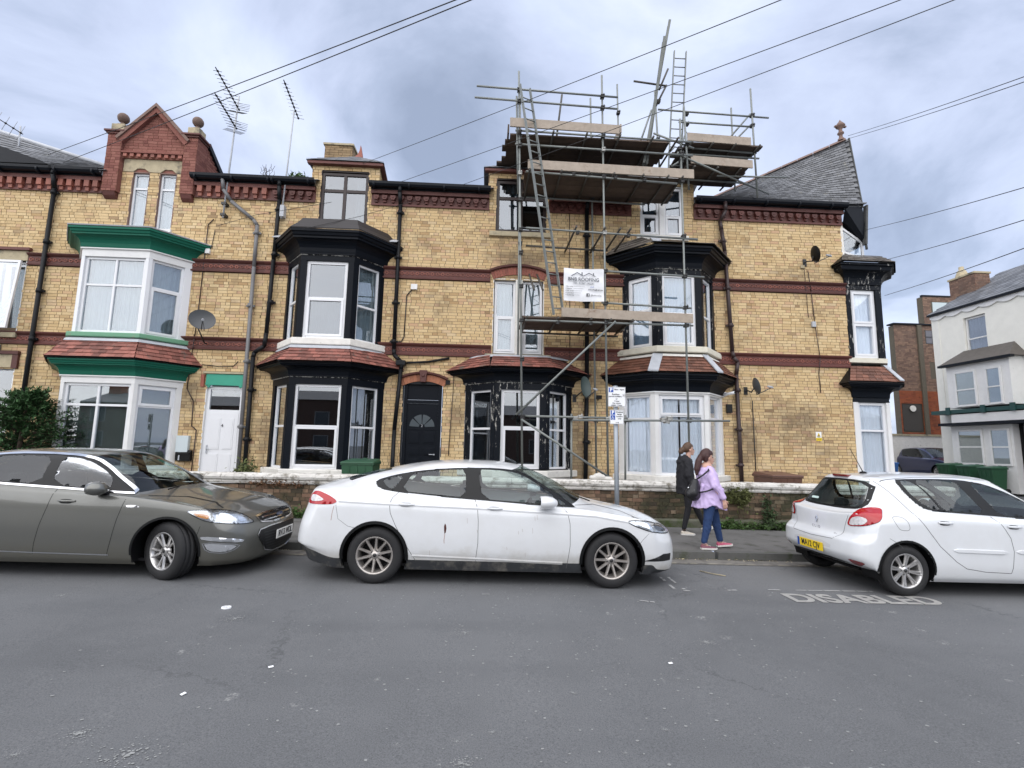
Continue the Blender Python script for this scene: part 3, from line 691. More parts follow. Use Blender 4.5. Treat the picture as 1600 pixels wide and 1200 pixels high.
obj('hood_mould', MB().box(-12.3, -11.27, WALL-.08, WALL-.001, 3.622, 3.70).box(-11.41, -11.28, WALL-.06, WALL-.001, 3.28, 3.62), M_TERRA, hA)
reveal(hA, -12.15, -11.47, 4.17, 5.97, M_WHITE); reveal(hA, -12.15, -11.38, 1.5, 3.3, M_WHITE)
obj('sill', MB().box(-12.3, -11.4, WALL-.08, WALL+.06, 4.03, 4.165), M_STONE, hA, bevel=.01)
wf = wallwin(hA, -12.15, -11.47, 4.17, 5.97, fm=M_UPVC, curtain=None, gm=M_GLASS_R)
# casement pushed open at the foot
mb = MB(); a = radians(4.5); dv = Vector((0, -sin(a), -cos(a))); hz = Vector((-12.12, WALL-.10, 5.93)); Wd = .66; Hh = 1.72
nn = Vector((0, -cos(a), sin(a)))
mb.obox(hz, UX*Wd, dv*.055, nn*.05).obox(hz+dv*(Hh-.055), UX*Wd, dv*.055, nn*.05).obox(hz+dv*.055, UX*.055, dv*(Hh-.11), nn*.05).obox(hz+dv*.055+UX*(Wd-.055), UX*.055, dv*(Hh-.11), nn*.05)
ca = obj('open_casement', mb, M_UPVC, wf); obj('pane', MB().obox(hz+dv*.05+UX*.05+nn*.02, UX*(Wd-.1), dv*(Hh-.1), nn*.005), M_GLASS, wf)
wallwin(hA, -12.15, -11.38, 1.5, 3.3, rows=(.5,), gm=M_GLASS_R)
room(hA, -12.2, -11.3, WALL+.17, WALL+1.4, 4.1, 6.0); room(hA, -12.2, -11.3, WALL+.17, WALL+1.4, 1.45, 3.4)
pipe(hA, [(-10.95, WALL-.22, 8.27), (-10.95, WALL-.22, 8.16), (-10.98, WALL-.09, 7.85), (-11.0, WALL-.09, .5)], .05, M_PIPE, clips=[(-10.985, WALL-.09, z) for z in (7.75, 6.45, 5.2, 4.0, 2.4)])
fan_slates(hA, (-15, WALL-.12, 8.42), (-9.86, WALL-.12, 8.42), (-15.4, 14.4, 10.9), (-10.6, 13.6, 9.2), 16, 22, M_SLATE, 240)
mb = MB().tube((-15.4, 14.4, 10.92), (-10.6, 13.6, 9.23), .06, n=8); obj('hip_ridge', mb, M_LEAD, hA)
mb = MB().prism([(-13.6, 8.43), (-13.35, 8.43), (-11.15, 8.44), (-11.3, 8.52), (-12.9, 9.05), (-13.6, 9.35)], WALL-.2, WALL+.2); obj('bargeboard', mb, M_GUTTER, hA)

# ---------------------------------------------------------------- HOUSE B (green bay, red gable)
hB = thing('terraced_house', 'buff brick house with green cornices, white door and red gable with ball finials', 'house', (-8.5, WALL, .3), 'houses of the brick terrace')
cB = -8.82
opsB = [(-10.17, -7.47, .3, 3.1), (-10.0, -7.6, 4.1, 6.1), (-6.84, -5.98, .3, 3.13), (-9.19, -8.80, 6.93, 8.42), (-8.52, -8.13, 6.93, 8.42)]
opsB += [(-10.98, -9.62, SC1, SC1+.3), (-7.55, -5.7, SC1, SC1+.3), (-10.98, -9.75, SC2, SC2+.3), (-7.5, -5.7, SC2, SC2+.3)]
brick_field(hB, O0, UX, NY, -10.98, -5.7, .3, 7.84, opsB, M_BUFF, M_MORTAR, 300, seed=12, zs_min=1.3)
brick_field(hB, O0, UX, NY, -9.47, -7.93, 7.84, 8.44, opsB, M_BUFF, M_MORTAR, 0, seed=13)
for a, b in ((-10.98, -9.8), (-7.8, -5.7)): string_course(hB, a, b, SC1)
for a, b in ((-10.98, -9.95), (-7.6, -5.7)): string_course(hB, a, b, SC2)
eaves(hB, -10.98, -9.87, 'plain'); eaves(hB, -7.6, -5.7, 'plain')
P_lo = plan(cB, .80, 1.40, 11.45); P_up = plan(cB, .76, 1.34, 11.5)
sideB = dict(cols=(), rows=(), curtain=(M_NET, 'full'))
lobl = dict(curtain=(M_BLIND, 'flat'), gm=M_GLASS, cdep=.12)
bw, P = bay(hB, cB, .80, 1.40, 11.45, 1.0, 2.90, M_WHITE, sides=[dict(rows=(.72,), **lobl), dict(rows=(.74,), sash=((0, 1),), **lobl)], front=dict(cols=(.5,), rows=(.74,), fw=.06, **lobl), wc=.07, we=.12, head=.14)
base_wall(bw, P, .3, .95, M_WHITE); sill(bw, P, 1.0, .09, .07, M_WHITE)
cornice(bw, P, 3.06, 3.42, M_GREEN, d=.27)
tiled_skirt(bw, P, .32, 3.44, P_up, .05, 3.90, rows=5, m=M_TILE, seed=21)
obj('lead_flashing', sweep(MB(), P_up, [(.13, 3.86), (.11, 3.91), (.04, 3.95), (0, 4.0)]), M_LEAD, bw)
bw, P = bay(hB, cB, .76, 1.34, 11.5, 4.08, 5.90, M_UPVC, sides=[dict(rows=(.62,), curtain=(M_NET, 'full')), dict(rows=(.63,), sash=((0, 0),), curtain=(M_NET, 'full'))], front=dict(cols=(.5,), rows=(.63,), fw=.06, curtain=(M_NET, 'full')), wc=.07, we=.16, head=.17, fm=M_WHITE)
sill(bw, P, 4.07, .11, .10, M_GREEN_P)
cornice(bw, P, 6.09, 6.52, M_GREEN, d=.30)
obj('cornice_roof', sweep(MB(), P, [(.325, 6.525), (.335, 6.55), (.05, 6.66), (-.3, 6.72)]), M_LEAD, bw)
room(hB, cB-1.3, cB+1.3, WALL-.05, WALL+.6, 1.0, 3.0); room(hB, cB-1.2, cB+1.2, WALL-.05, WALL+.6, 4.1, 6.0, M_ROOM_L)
# tall gable lights under the stone lintel
for x0, x1 in ((-9.19, -8.80), (-8.52, -8.13)):
    reveal(hB, x0, x1, 6.93, 8.42, M_RIDGE, .12); wallwin(hB, x0, x1, 6.93, 8.42, rows=(.73,), recess=.06, fw=.045, curtain=(M_NET, 'full'))
    room(hB, x0-.05, x1+.05, WALL+.14, WALL+.8, 6.9, 8.45, M_ROOM_L); obj('sill', MB().box(x0-.04, x1+.04, WALL-.05, WALL+.08, 6.85, 6.925), M_WHITE, hB)
mb = MB().prism([(-9.45, 8.44), (-9.2, 8.44), (-9.1, 8.53), (-8.92, 8.53), (-8.8, 8.44), (-8.52, 8.44), (-8.42, 8.53), (-8.24, 8.53), (-8.13, 8.44), (-7.93, 8.44), (-7.93, 8.78), (-9.45, 8.78)], WALL-.015, WALL+.12)
obj('stone_lintel', mb, M_STONE, hB, bevel=.008)

gx0, gx1, gap, gs = -9.47, -7.93, 10.02, 9.18
def gclip(z):
    if z < gs: return gx0, gx1
    k = (z-gs)/(gap-gs)*(gx1-gx0)/2; return gx0+k, gx1-k
brick_field(hB, (0, WALL-.06, 0), UX, NY, gx0, gx1, 8.93, 10.0, (), M_RED, M_MORTAR_R, 90, clip=gclip, seed=14)
mb = MB().box(gx0, gx1, WALL-.062, WALL+.1, 8.785, 8.93)
obj('dentil_course', mb, M_RED, hB)
dm = MB().box(-.045, .045, -.055, 0, 0, .085).mesh('dentil', M_TERRA_L)
for i in range(9):
    o = bpy.data.objects.new('dentil', dm); link(o, hB); o.location = (gx0+.09+i*(gx1-gx0-.18)/8, WALL-.063, 8.80)
mb = MB().box(gx0+.01, gx1-.01, WALL-.14, WALL-.0631, 8.89, 8.93); obj('dentil_band', mb, M_RED, hB)
# rising copings
for sgn in (-1, 1):
    xm = (gx0+gx1)/2; mb = MB()
    a = Vector((xm+sgn*(gx1-gx0)/2+sgn*.02, 0, gs-.02)); b = Vector((xm, 0, gap+.02)); t = (b-a).normalized(); nn = Vector((-t.z*sgn*-1, 0, abs(t.x)))
    if nn.z < 0: nn = -nn
    for (d0, d1, y0, col) in ((-.02, .10, WALL-.16, M_RED), (.10, .17, WALL-.20, M_RIDGE)):
        q = [a+nn*d0, b+Vector((0, 0, d0/t.z*abs(t.x)*0+d0*1.2)), b+Vector((0, 0, d1*1.25)), a+nn*d1]
        m2 = MB().add([(p.x, y0, p.z) for p in q]+[(p.x, WALL+.14, p.z) for p in q], [(0, 1, 2, 3), (7, 6, 5, 4), (0, 4, 5, 1), (3, 2, 6, 7), (0, 3, 7, 4), (1, 5, 6, 2)])
        obj('gable_coping', m2, col, hB)
# piers with moulded caps and ball finials; foot corbels
for x0, x1 in ((-9.83, -9.47), (-7.93, -7.60)):
    zt = 9.42; brick_field(hB, (0, WALL-.14, 0), UX, NY, x0, x1, 7.84, zt, (), M_RED, M_MORTAR_R, 0, seed=int(-x0*10))
    mb = MB().box(x0+.004, x1-.004, WALL-.12, WALL+.3, 7.845, zt); obj('pier', mb, M_RED, hB)
    for sx_, nx in ((x1, 1), (x0, -1)):
        if nx == 1: brick_field(hB, (x1, WALL-.14, 0), (0, 1, 0), (1, 0, 0), 0, .44, 8.36, zt, (), M_RED, M_MORTAR_R, 0, seed=77)
    xc = (x0+x1)/2; mb = MB().box(x0-.07, x1+.07, WALL-.21, WALL+.33, zt, zt+.05).box(x0-.03, x1+.03, WALL-.17, WALL+.3, zt-.05, zt)
    obj('pier_cap', mb, M_TERRA, hB, bevel=.01)
    mb = MB().box(x0+.02, x1-.02, WALL-.10, WALL+.2, zt+.05, zt+.27); obj('pier_block', mb, M_STONE, hB, bevel=.012)
    mb = MB().lathe((xc, WALL+.05, zt+.27), [(.13, 0), (.13, .02), (.06, .05), (.05, .12), (.07, .13)], 16).ball((xc, WALL+.05, zt+.27+.24), .135, 8, 1.02); obj('ball_finial', mb, mat('brown_finial', (.15, .10, .08), .8, var=.25, bump=.4), hB)
    mb = MB().prism([(WALL+.02, 7.83), (WALL-.14, 7.83), (WALL-.10, 7.74), (WALL-.03, 7.68), (WALL+.02, 7.67)], x0+.03, x1-.03, 'YZ'); obj('corbel', mb, M_TERRA, hB)
# gable flank, running back with its sloping verge
brick_field(hB, (-7.595, WALL-.1, 0), (0, 1, 0), (1, 0, 0), .4, 2.3, 8.36, 9.6, (), M_RED, M_MORTAR_R, 0, clip=None, seed=15) if False else None
def vclip(z): return (.40, .40+max(.0, (9.40-z)/.62))
brick_field(hB, (-7.62, WALL-.1, 0), (0, 1, 0), (1, 0, 0), .4, 2.3, 8.36, 9.4, (), M_RED, M_MORTAR_R, 0, clip=vclip, seed=15)
mb = MB().obox((-7.66, WALL+.28, 9.42), (.10, 0, 0), (0, 1.75, -1.085), (0, .06, .11)); obj('verge_board', mb, M_GUTTER, hB)
mb = MB().add([(gx0, WALL+.1, gs), (xm, WALL+.1, gap), (xm, WALL+2.2, gap-.3), (gx0, WALL+2.2, 8.5), (gx1, WALL+.1, gs), (gx1, WALL+2.2, 8.5)], [(0, 1, 2, 3), (1, 4, 5, 2)]); obj('gable_roof', mb, M_SLATE, hB)
lean_roof(hB, -10.98, -5.7, skip=((-9.86, -7.6),))
mb = MB().box(gx0, gx1, WALL+.02, WALL+.1, 8.44, gs); mb.prism([(gx0, gs), (gx1, gs), (xm, gap)], WALL+.0, WALL+.1); obj('gable_backing', mb, M_RED, hB)
# front door no. 4
reveal(hB, -6.84, -5.98, .4, 3.0, M_WHITE, .14, 'door_reveal')
mb = MB().box(-6.86, -5.96, WALL-.04, WALL+.1, 3.0, 3.27); mb.prism([(-6.86, 3.0), (-6.78, 2.93), (-6.74, 3.0)], WALL-.04, WALL+.0); mb.prism([(-5.96, 3.0), (-6.08, 3.0), (-6.04, 2.93)], WALL-.04, WALL+.0); obj('door_lintel', mb, M_TEAL, hB, bevel=.006)
obj('lintel_hood', MB().box(-6.93, -5.93, WALL-.07, WALL-.002, 3.28, 3.33), M_STONE, hB); obj('lintel_stop', MB().box(-6.98, -6.9, WALL-.05, WALL-.002, 2.95, 3.25), M_GAUGE, hB)
df = window(hB, O0, UX, NY, -6.84, -5.98, .45, 2.97, rows=(.76,), fw=.07, bw=.08, recess=.05, name='door_frame')
mb = MB().box(-6.77, -6.05, WALL+.04, WALL+.085, .46, 2.33)
for (a, b) in ((-6.68, -6.45), (-6.37, -6.14)):
    for (c, d) in ((.62, 1.35), (1.45, 2.2)):
        mb.box(a, b, WALL+.03, WALL+.0399, c, d); mb.box(a+.03, b-.03, WALL+.026, WALL+.0299, c+.03, d-.03)
dr = obj('door', mb, M_UPVC, hB, bevel=.003)
obj('door_handle', MB().box(-6.74, -6.715, WALL+.015, WALL+.0395, 1.35, 1.55).tube((-6.728, WALL+.0, 1.45), (-6.65, WALL-.005, 1.45), .009), M_LEAD, dr)
place_text('door_number', text_mesh('4', .11, M_INK), (-6.41, WALL+.028, 2.02), (1, 0, 0), (0, 0, 1), dr)
room(hB, -6.8, -6.0, WALL+.15, WALL+.7, .45, 3.0)
pipe(hB, [(-6.85, WALL-.22, 8.27), (-6.82, WALL-.18, 7.98), (-6.65, WALL-.09, 7.72), (-6.05, WALL-.09, 7.24), (-5.95, WALL-.09, 7.1), (-5.94, WALL-.09, 6.0), (-5.88, WALL-.09, .5)], .045, M_PIPE_G, clips=[(-5.95, WALL-.09, z) for z in (6.9, 5.0)]+[(-5.90, WALL-.09, z) for z in (3.6, 2.0)])
# loose wires and stain-side conduits down the wall
pipe(hB, [(-7.08, WALL-.02, 7.25), (-7.2, WALL-.02, 7.1), (-7.22, WALL-.02, 5.1), (-7.24, WALL-.03, 4.2), (-7.20, WALL-.11, 4.0), (-7.26, WALL-.03, 3.8), (-7.3, WALL-.02, 2.9), (-7.12, WALL-.02, 2.6), (-7.10, WALL-.02, 2.0), (-6.98, WALL-.02, 1.9), (-7.0, WALL-.02, .8)], .011, M_PIPE_B, 'wall_cable')
pipe(hB, [(-7.02, WALL-.02, 6.95), (-7.06, WALL-.02, 6.5), (-7.15, WALL-.03, 6.42)], .008, M_CABLE, 'wall_cable')
obj('junction_box', MB().box(-7.19, -7.08, WALL-.06, WALL-.001, 6.33, 6.45), M_WHITE, hB)
pipe(hB, [(-7.0, WALL-.02, 3.5), (-6.6, WALL-.03, 3.46), (-6.25, WALL-.02, 3.48), (-6.15, WALL-.02, 3.6)], .009, M_CABLE, 'wall_cable')
mb = MB().box(-7.38, -7.10, WALL-.10, WALL-.002, 1.36, 1.76); obj('meter_box', mb, mat('meter_grey', (.55, .62, .64), .5), hB, bevel=.01)
# ---------------------------------------------------------------- HOUSE C (black bays, arched black door)
hC = thing('terraced_house', 'buff brick house with black canted bays, red tiled skirt roofs and arched black door', 'house', (-2, WALL, .3), 'houses of the brick terrace')
cC, cC2 = -3.92, .79
opsC = [(-5.25, -2.6, .3, 3.3), (-5.05, -2.8, 4.1, 6.3), (-2.09, -1.12, .3, 3.16), (.10, 1.38, 3.98, 5.95), (-4.46, -3.26, 7.22, 7.85), (.10, 1.42, 7.22, 7.85), (-.55, 2.12, .3, 3.3)]
opsC += [(-5.7, -4.6, SC1, SC1+.3), (-3.2, .02, SC1, SC1+.3), (1.46, 2.45, SC1, SC1+.3), (-5.7, -4.9, SC2, SC2+.3), (-2.9, -.02, SC2, SC2+.3), (1.5, 2.45, SC2, SC2+.3)]
brick_field(hC, O0, UX, NY, -5.7, 2.45, .3, 7.84, opsC, M_BUFF, M_MORTAR, 300, seed=31, zs_min=1.3)
for a, b in ((-5.7, -4.6), (-3.2, .06), (1.42, 2.45)): string_course(hC, a, b, SC1)
for a, b in ((-5.7, -5.0), (-2.85, 0.0), (1.48, 2.45)): string_course(hC, a, b, SC2)
eaves(hC, -5.7, -4.58, 'mould'); eaves(hC, -3.15, -.08, 'mould'); eaves(hC, 1.5, 3.72, 'mould')
sd = dict(rows=(.5,), fw=.05, curtain=(M_CURT_D, 'left'), gm=M_GLASS, cdep=.16)
bw, P = bay(hC, cC, .66, 1.34, 11.45, 1.06, 3.0, M_BLACK, sides=[sd, dict(rows=(.5,), fw=.05, gm=M_GLASS, curtain=(M_CURT_D, 'left'))], front=dict(rows=(.5,), fw=.06, gm=M_GLASS_R, sash=((0, 0),)), wc=.13, we=.15, head=.17)
base_wall(bw, P, .3, 1.0, M_WHITE); sill(bw, P, 1.05, .17, .11, M_STONE_W)
cornice(bw, P, 3.2, 3.47, M_BLACK, d=.31)
P_up = plan(cC, .63, 1.2, 11.5)
tiled_skirt(bw, P, .36, 3.48, P_up, .04, 3.90, rows=5, m=M_TILE, seed=22)
obj('lead_flashing', sweep(MB(), P_up, [(.14, 3.84), (.12, 3.90), (.05, 3.935), (0, 3.98)]), M_LEAD, bw)
bw, P = bay(hC, cC, .63, 1.2, 11.5, 4.10, 6.0, M_BLACK, sides=[dict(rows=(.5,), fw=.05, curtain=(M_NET, 'full')), dict(rows=(.46,), fw=.05, curtain=(M_NET, 'full'))], front=dict(rows=(.52,), fw=.075, sash=((0, 0),), gm=M_GLASS_R, curtain=(M_NET, 'half')), wc=.14, we=.13, head=.14)
sill(bw, P, 4.09, .16, .11, M_STONE_W)
cornice(bw, P, 6.17, 6.66, M_BLACK, d=.33)
obj('cornice_roof', sweep(MB(), P, [(.345, 6.665), (.35, 6.69), (.18, 6.86), (.04, 7.05), (-.45, 7.16)]), mat('bitumen_felt', (.012, .009, .010), .6, var=.2, bump=.3), bw)
for sx_ in (-1, 1):
    x = cC+sx_*1.38; mb = MB().obox((x-.16, WALL-.30, 6.72), (.32, 0, 0), (0, .30, .17), (0, 0, .02)); obj('slipped_flashing', mb, M_LEAD, bw)
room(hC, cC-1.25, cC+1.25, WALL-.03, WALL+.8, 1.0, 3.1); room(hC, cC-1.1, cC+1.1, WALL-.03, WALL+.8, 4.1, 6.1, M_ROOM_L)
# second bay, ground floor only
bw, P = bay(hC, cC2, .60, 1.33, 11.5, 1.14, 3.0, M_BLACK_P, sides=[dict(rows=(.5,), fw=.05, gm=M_GLASS, curtain=(M_CURT_D, 'right')), dict(rows=(.5,), fw=.045, gm=M_GLASS, curtain=(M_CURT_D, 'right'))], front=dict(rows=(.52,), fw=.07, gm=M_GLASS_R, sash=((0, 0),)), wc=.14, we=.16, head=.17)
base_wall(bw, P, .3, 1.0, M_WHITE); sill(bw, P, 1.10, .16, .11, M_STONE_W)
cornice(bw, P, 3.2, 3.47, M_BLACK, d=.31)
tiled_skirt(bw, P, .36, 3.48, plan(cC2, .66, 1.1, 11.9), .04, 3.86, rows=5, m=M_TILE, seed=23)
obj('lead_flashing', sweep(MB(), plan(cC2, .66, 1.1, 11.9), [(.10, 3.84), (.08, 3.88), (.02, 3.91), (-.35, 3.99)]), M_LEAD, bw)
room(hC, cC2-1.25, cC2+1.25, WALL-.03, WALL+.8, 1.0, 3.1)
# first-floor pair of lights under the segmental arch
reveal(hC, .10, 1.38, 3.98, 5.95, M_STONE_W, .14)
obj('sill', MB().box(-.10, 1.58, WALL-.10, WALL+.06, 3.85, 3.97), M_STONE, hC, bevel=.012)
wallwin(hC, .12, .66, 4.02, 5.93, rows=(.50,), fw=.06, sash=((0, 0),), curtain=(M_NET, 'full')); wallwin(hC, .84, 1.36, 4.02, 5.93, rows=(.50,), fw=.06, sash=((0, 0),), curtain=(M_NET, 'full'))
obj('mullion', MB().box(.66, .84, WALL-.02, WALL+.1, 3.98, 5.95), M_STONE_W, hC, bevel=.01)
room(hC, .0, 1.5, WALL+.17, WALL+1.2, 3.9, 6.1, M_ROOM_L)
def arch(house, x0, x1, zs, rise, h, nseg, m, hood=True, y=WALL-.03, dep=.12, name='arch_brick', hm=None):
    w = (x1-x0)/2; Rr = (w*w+rise*rise)/(2*rise); cz = zs+rise-Rr; cx = (x0+x1)/2; a0 = math.asin(w/Rr)
    for i in range(nseg):
        a, b = -a0+2*a0*i/nseg+.002, -a0+2*a0*(i+1)/nseg-.002
        q = [(cx+Rr*sin(a), cz+Rr*cos(a)), (cx+Rr*sin(b), cz+Rr*cos(b)), (cx+(Rr+h)*sin(b), cz+(Rr+h)*cos(b)), (cx+(Rr+h)*sin(a), cz+(Rr+h)*cos(a))]
        obj(name, MB().prism(q, y, y+dep), m, house)
    if hood:
        mb = MB(); pr = [(Rr+h, y-.02), (Rr+h+.02, y-.06), (Rr+h+.065, y-.07), (Rr+h+.075, y-.0), (Rr+h+.075, y+.05)]; rr = []
        for i in range(25):
            a = -a0+2*a0*i/24; rr.append([(cx+r_*sin(a), yy, cz+r_*cos(a)) for r_, yy in pr])
        mb.rings(rr); obj('hood_mould', mb, hm or M_TERRA, house)
arch(hC, .08, 1.40, 5.94, .14, .20, 20, M_GAUGE)
arch(hC, -2.12, -1.09, 3.10, .13, .17, 14, mat('orange_gauged_brick', (.30, .115, .06), .75, island=.25, bump=.3), hm=M_TERRA)
mb = MB().prism([(-1.67, 3.20), (-1.54, 3.20), (-1.51, 3.50), (-1.70, 3.50)], WALL-.11, WALL-.02); mb.lathe((-1.605, WALL-.11, 3.36), [(.0, .02), (.03, .018), (.045, .0)], 8, 'Y'); obj('keystone', mb, M_TERRA, hC, bevel=.008)
mb = MB().box(-2.12, -2.0, WALL-.01, WALL+.1, 3.0, 3.14); 
# black fanlight door
reveal(hC, -2.09, -1.12, .4, 3.22, M_PIPE, .15, 'door_reveal')
obj('porch_soffit', MB().box(-2.09, -1.12, WALL-.01, WALL+.06, 3.15, 3.22), M_PIPE, hC)
mb = MB().box(-2.07, -1.99, WALL+.03, WALL+.12, .4, 3.2).box(-1.22, -1.14, WALL+.03, WALL+.12, .4, 3.2).box(-1.99, -1.22, WALL+.031, WALL+.12, 2.68, 2.76).box(-1.99, -1.22, WALL+.07, WALL+.11, 2.77, 3.24)
fr = obj('door_frame', mb, M_BLACK, hC, bevel=.004)
mb = MB().box(-1.99, -1.22, WALL+.06, WALL+.11, .42, 2.675)
for (a, b) in ((-1.93, -1.64), (-1.57, -1.28)):
    for (c, d) in ((.55, 1.05), (1.13, 1.32), (1.40, 1.60), (1.68, 1.98)):
        mb.box(a, b, WALL+.048, WALL+.0599, c, d); mb.box(a+.03, b-.03, WALL+.04, WALL+.0479, c+.03, d-.03)
mb.box(-1.99, -1.22, WALL+.052, WALL+.0599, 2.02, 2.05)
dr = obj('door', mb, M_BLACK, hC, bevel=.004)
fan = MB()
for k in range(4):
    a0, a1 = pi*k/4+.06, pi*(k+1)/4-.06; q = [(-1.605+.08*cos(a), 2.09+.08*sin(a)) for a in (a0, a1)]+[(-1.605+.31*cos(a1+(a0-a1)*j/6), 2.09+.31*sin(a1+(a0-a1)*j/6)) for j in range(7)]
    obj('fanlight_pane', MB().prism(q, WALL+.050, WALL+.0595), mat('fanlight_glass', (.07, .085, .095), .15, spec=.6), dr)
obj('door_handle', MB().tube((-1.28, WALL+.05, 1.42), (-1.28, WALL+.0, 1.42), .018).tube((-1.28, WALL+.005, 1.42), (-1.40, WALL+.0, 1.42), .011), M_LEAD, dr)
place_text('door_number', text_mesh('2', .09, M_LEAD), (-1.605, WALL+.045, 2.12), (1, 0, 0), (0, 0, 1), dr)
# wall dormers: window breaking the eaves, brick cheeks, hipped slate cap
def dormer(house, x0, x1, wx0, wx1, zt, seed, finial=True, frame=M_DKFRAME, white=False):
    brick_field(house, O0, UX, NY, x0, x1, 7.84, zt, [(wx0, wx1, 7.2, 8.72)], M_BUFF, M_MORTAR, 0, seed=seed)
    def vc(z): return (.0, max(.06, (zt-z)/.44+.35))
    for xs, nx, u_ in ((x1, 1, (0, 1, 0)),):
        brick_field(house, (xs, WALL, 0), u_, (nx, 0, 0), 0, 3, 8.36, zt, (), M_BUFF, M_MORTAR, 0, clip=vc, seed=seed+1)
    mb = MB().box(x0+.005, x0+.1, WALL+.02, WALL+1.6, 8.3, zt-.02)
    mb.add([(x1-.006, WALL, 8.3), (x1-.006, WALL+1.9, 8.3), (x1-.006, WALL+.4, zt), (x1-.006, WALL, zt)], [(0, 1, 2, 3)]); obj('dormer_cheek', mb, M_MORTAR_D, house)
    # cap
    o = .13; zc = zt+.03; xm = (x0+x1)/2; ap = (xm+.05, WALL+.72, zt+.68)
    mb = MB().add([(x0-o, WALL-o-.02, zc), (x1+o, WALL-o-.02, zc), (x1+o, WALL+2.4, zc-.9), ap, (xm+.05, WALL+2.6, zt+.68), (x0-o, WALL+2.4, zc+.0)], [(0, 1, 3), (1, 2, 4, 3), (0, 3, 4, 5)])
    cap = obj('dormer_roof', mb, M_SLATE, house)
    R = random.Random(seed)
    A, B, C = Vector((x0-o, WALL-o-.02, zc)), Vector((x1+o, WALL-o-.02, zc)), Vector(ap)
    rows = 5
    for k in range(rows):
        v0, v1 = k/rows, min(1, (k+1.2)/rows); a0, b0 = A.lerp(C, v0), B.lerp(C, v0); a1, b1 = A.lerp(C, v1), B.lerp(C, v1); n_ = max(1, int((b0-a0).length/.25))
        for i in range(n_):
            s0, s1 = i/n_+.002, (i+1)/n_-.002; l = Vector((0, 0, .014+R.uniform(0, .008)))
            q = [a0.lerp(b0, s0)+l, a0.lerp(b0, s1)+l, a1.lerp(b1, s1)+l*.3, a1.lerp(b1, s0)+l*.3]; up = Vector((0, 0, .01))
            obj('slate', MB().add(q+[p+up for p in q], [(3,2,1,0),(4,5,6,7),(0,1,5,4),(1,2,6,5),(2,3,7,6),(3,0,4,7)]), M_SLATE, cap)
    mb = MB().box(x0-o+.03, x1+o-.03, WALL-o, WALL-.001, zt-.05, zc-.005); mb.obox((x1+.01, WALL-.1, zc-.06), (.12, 0, 0), (0, 2.3, -.86), (0, .0, .05)); obj('dormer_fascia', mb, M_TERRA if not white else M_WHITE, house, bevel=.006)
    if finial:
        mb = MB().prism([(xm-.02, zt+.66), (xm+.20, zt+.66), (xm+.18, zt+.80), (xm+.155, zt+.92), (xm+.135, zt+1.02), (xm+.11, zt+.86), (xm+.07, zt+.75)], WALL+.68, WALL+.78); obj('finial_tile', mb, mat('red_finial', (.32, .11, .08), .7), house)
    # window
    reveal(house, wx0, wx1, 7.22, 8.70, M_DKFRAME if not white else M_WHITE, .12)
    return
dormer(hC, -4.72, -2.98, -4.46, -3.26, 8.90, 41)
wallwin(hC, -4.46, -3.26, 7.24, 8.68, cols=(.5,), rows=(.66,), fm=M_DKFRAME, gm=M_GLASS_R, fw=.07, bw=.08, recess=.03, curtain=(M_NET, 'right'))
room(hC, -4.5, -3.2, WALL+.13, WALL+.7, 7.2, 8.7)
dormer(hC, -.12, 1.68, .12, 1.42, 8.92, 43, finial=False)
wallwin(hC, .12, 1.42, 7.26, 8.68, cols=(.5,), rows=(.66,), fm=M_DKFRAME, gm=M_GLASS_R, fw=.07, bw=.08, recess=.03, curtain=(M_NET, 'left'))
obj('sill', MB().box(-.06, 1.56, WALL-.09, WALL+.05, 7.10, 7.23), M_STONE, hC, bevel=.012)
room(hC, .08, 1.5, WALL+.13, WALL+.7, 7.2, 8.7)
lean_roof(hC, -5.7, 2.45, skip=((-4.75, -2.95), (-.15, 1.7)))
# chimney stack behind the dormer
M_STACK = brick_mat('sooty_buff_brick', [(0, (.20, .14, .08)), (.5, (.36, .26, .15)), (1, (.28, .19, .11))], soot=(.07, .055, .04), lo=.45, hi=.65)
ch = MB().box(-4.95, -4.15, 13.6, 14.4, 8.3, 10.33); c_ = obj('chimney', ch, M_MORTAR, hC)
brick_field(c_, (0, 13.59, 0), UX, NY, -4.95, -4.15, 8.4, 10.33, (), M_STACK, M_MORTAR, 0, seed=51); brick_field(c_, (-4.145, 13.6, 0), (0, 1, 0), (1, 0, 0), 0, .8, 8.4, 10.33, (), M_STACK, M_MORTAR, 0, seed=52)
mb = MB().box(-4.99, -4.11, 13.55, 14.42, 10.335, 10.39).box(-4.3, -4.2, 13.65, 13.75, 10.39, 10.46); obj('chimney_cap', mb, M_STONE, c_)
pipe(hC, [(-5.43, WALL-.22, 8.26), (-5.43, WALL-.22, 8.12), (-5.45, WALL-.10, 7.8), (-5.47, WALL-.10, 6.2), (-5.48, WALL-.13, 4.3), (-5.5, WALL-.14, 3.98), (-5.74, WALL-.1, 3.82), (-5.76, WALL-.1, 3.7), (-5.72, WALL-.1, .4)], .05, M_PIPE, clips=[(-5.45, WALL-.1, z) for z in (7.55, 6.35, 5.1)]+[(-5.74, WALL-.1, z) for z in (2.9, 1.7)])
pipe(hC, [(-2.39, WALL-.22, 8.26), (-2.39, WALL-.22, 8.10), (-2.38, WALL-.10, 7.80), (-2.36, WALL-.10, 4.0), (-2.34, WALL-.12, 3.86), (-2.20, WALL-.14, 3.72), (-2.12, WALL-.14, 3.66), (-2.16, WALL-.12, 3.5), (-2.25, WALL-.1, 2.0), (-2.26, WALL-.1, .4)], .05, M_PIPE, clips=[(-2.375, WALL-.1, z) for z in (7.6, 6.4, 5.2, 4.2)])
obj('hopper', MB().box(-2.28, -2.05, WALL-.2, WALL-.05, 3.60, 3.72), M_PIPE, hC, bevel=.01)
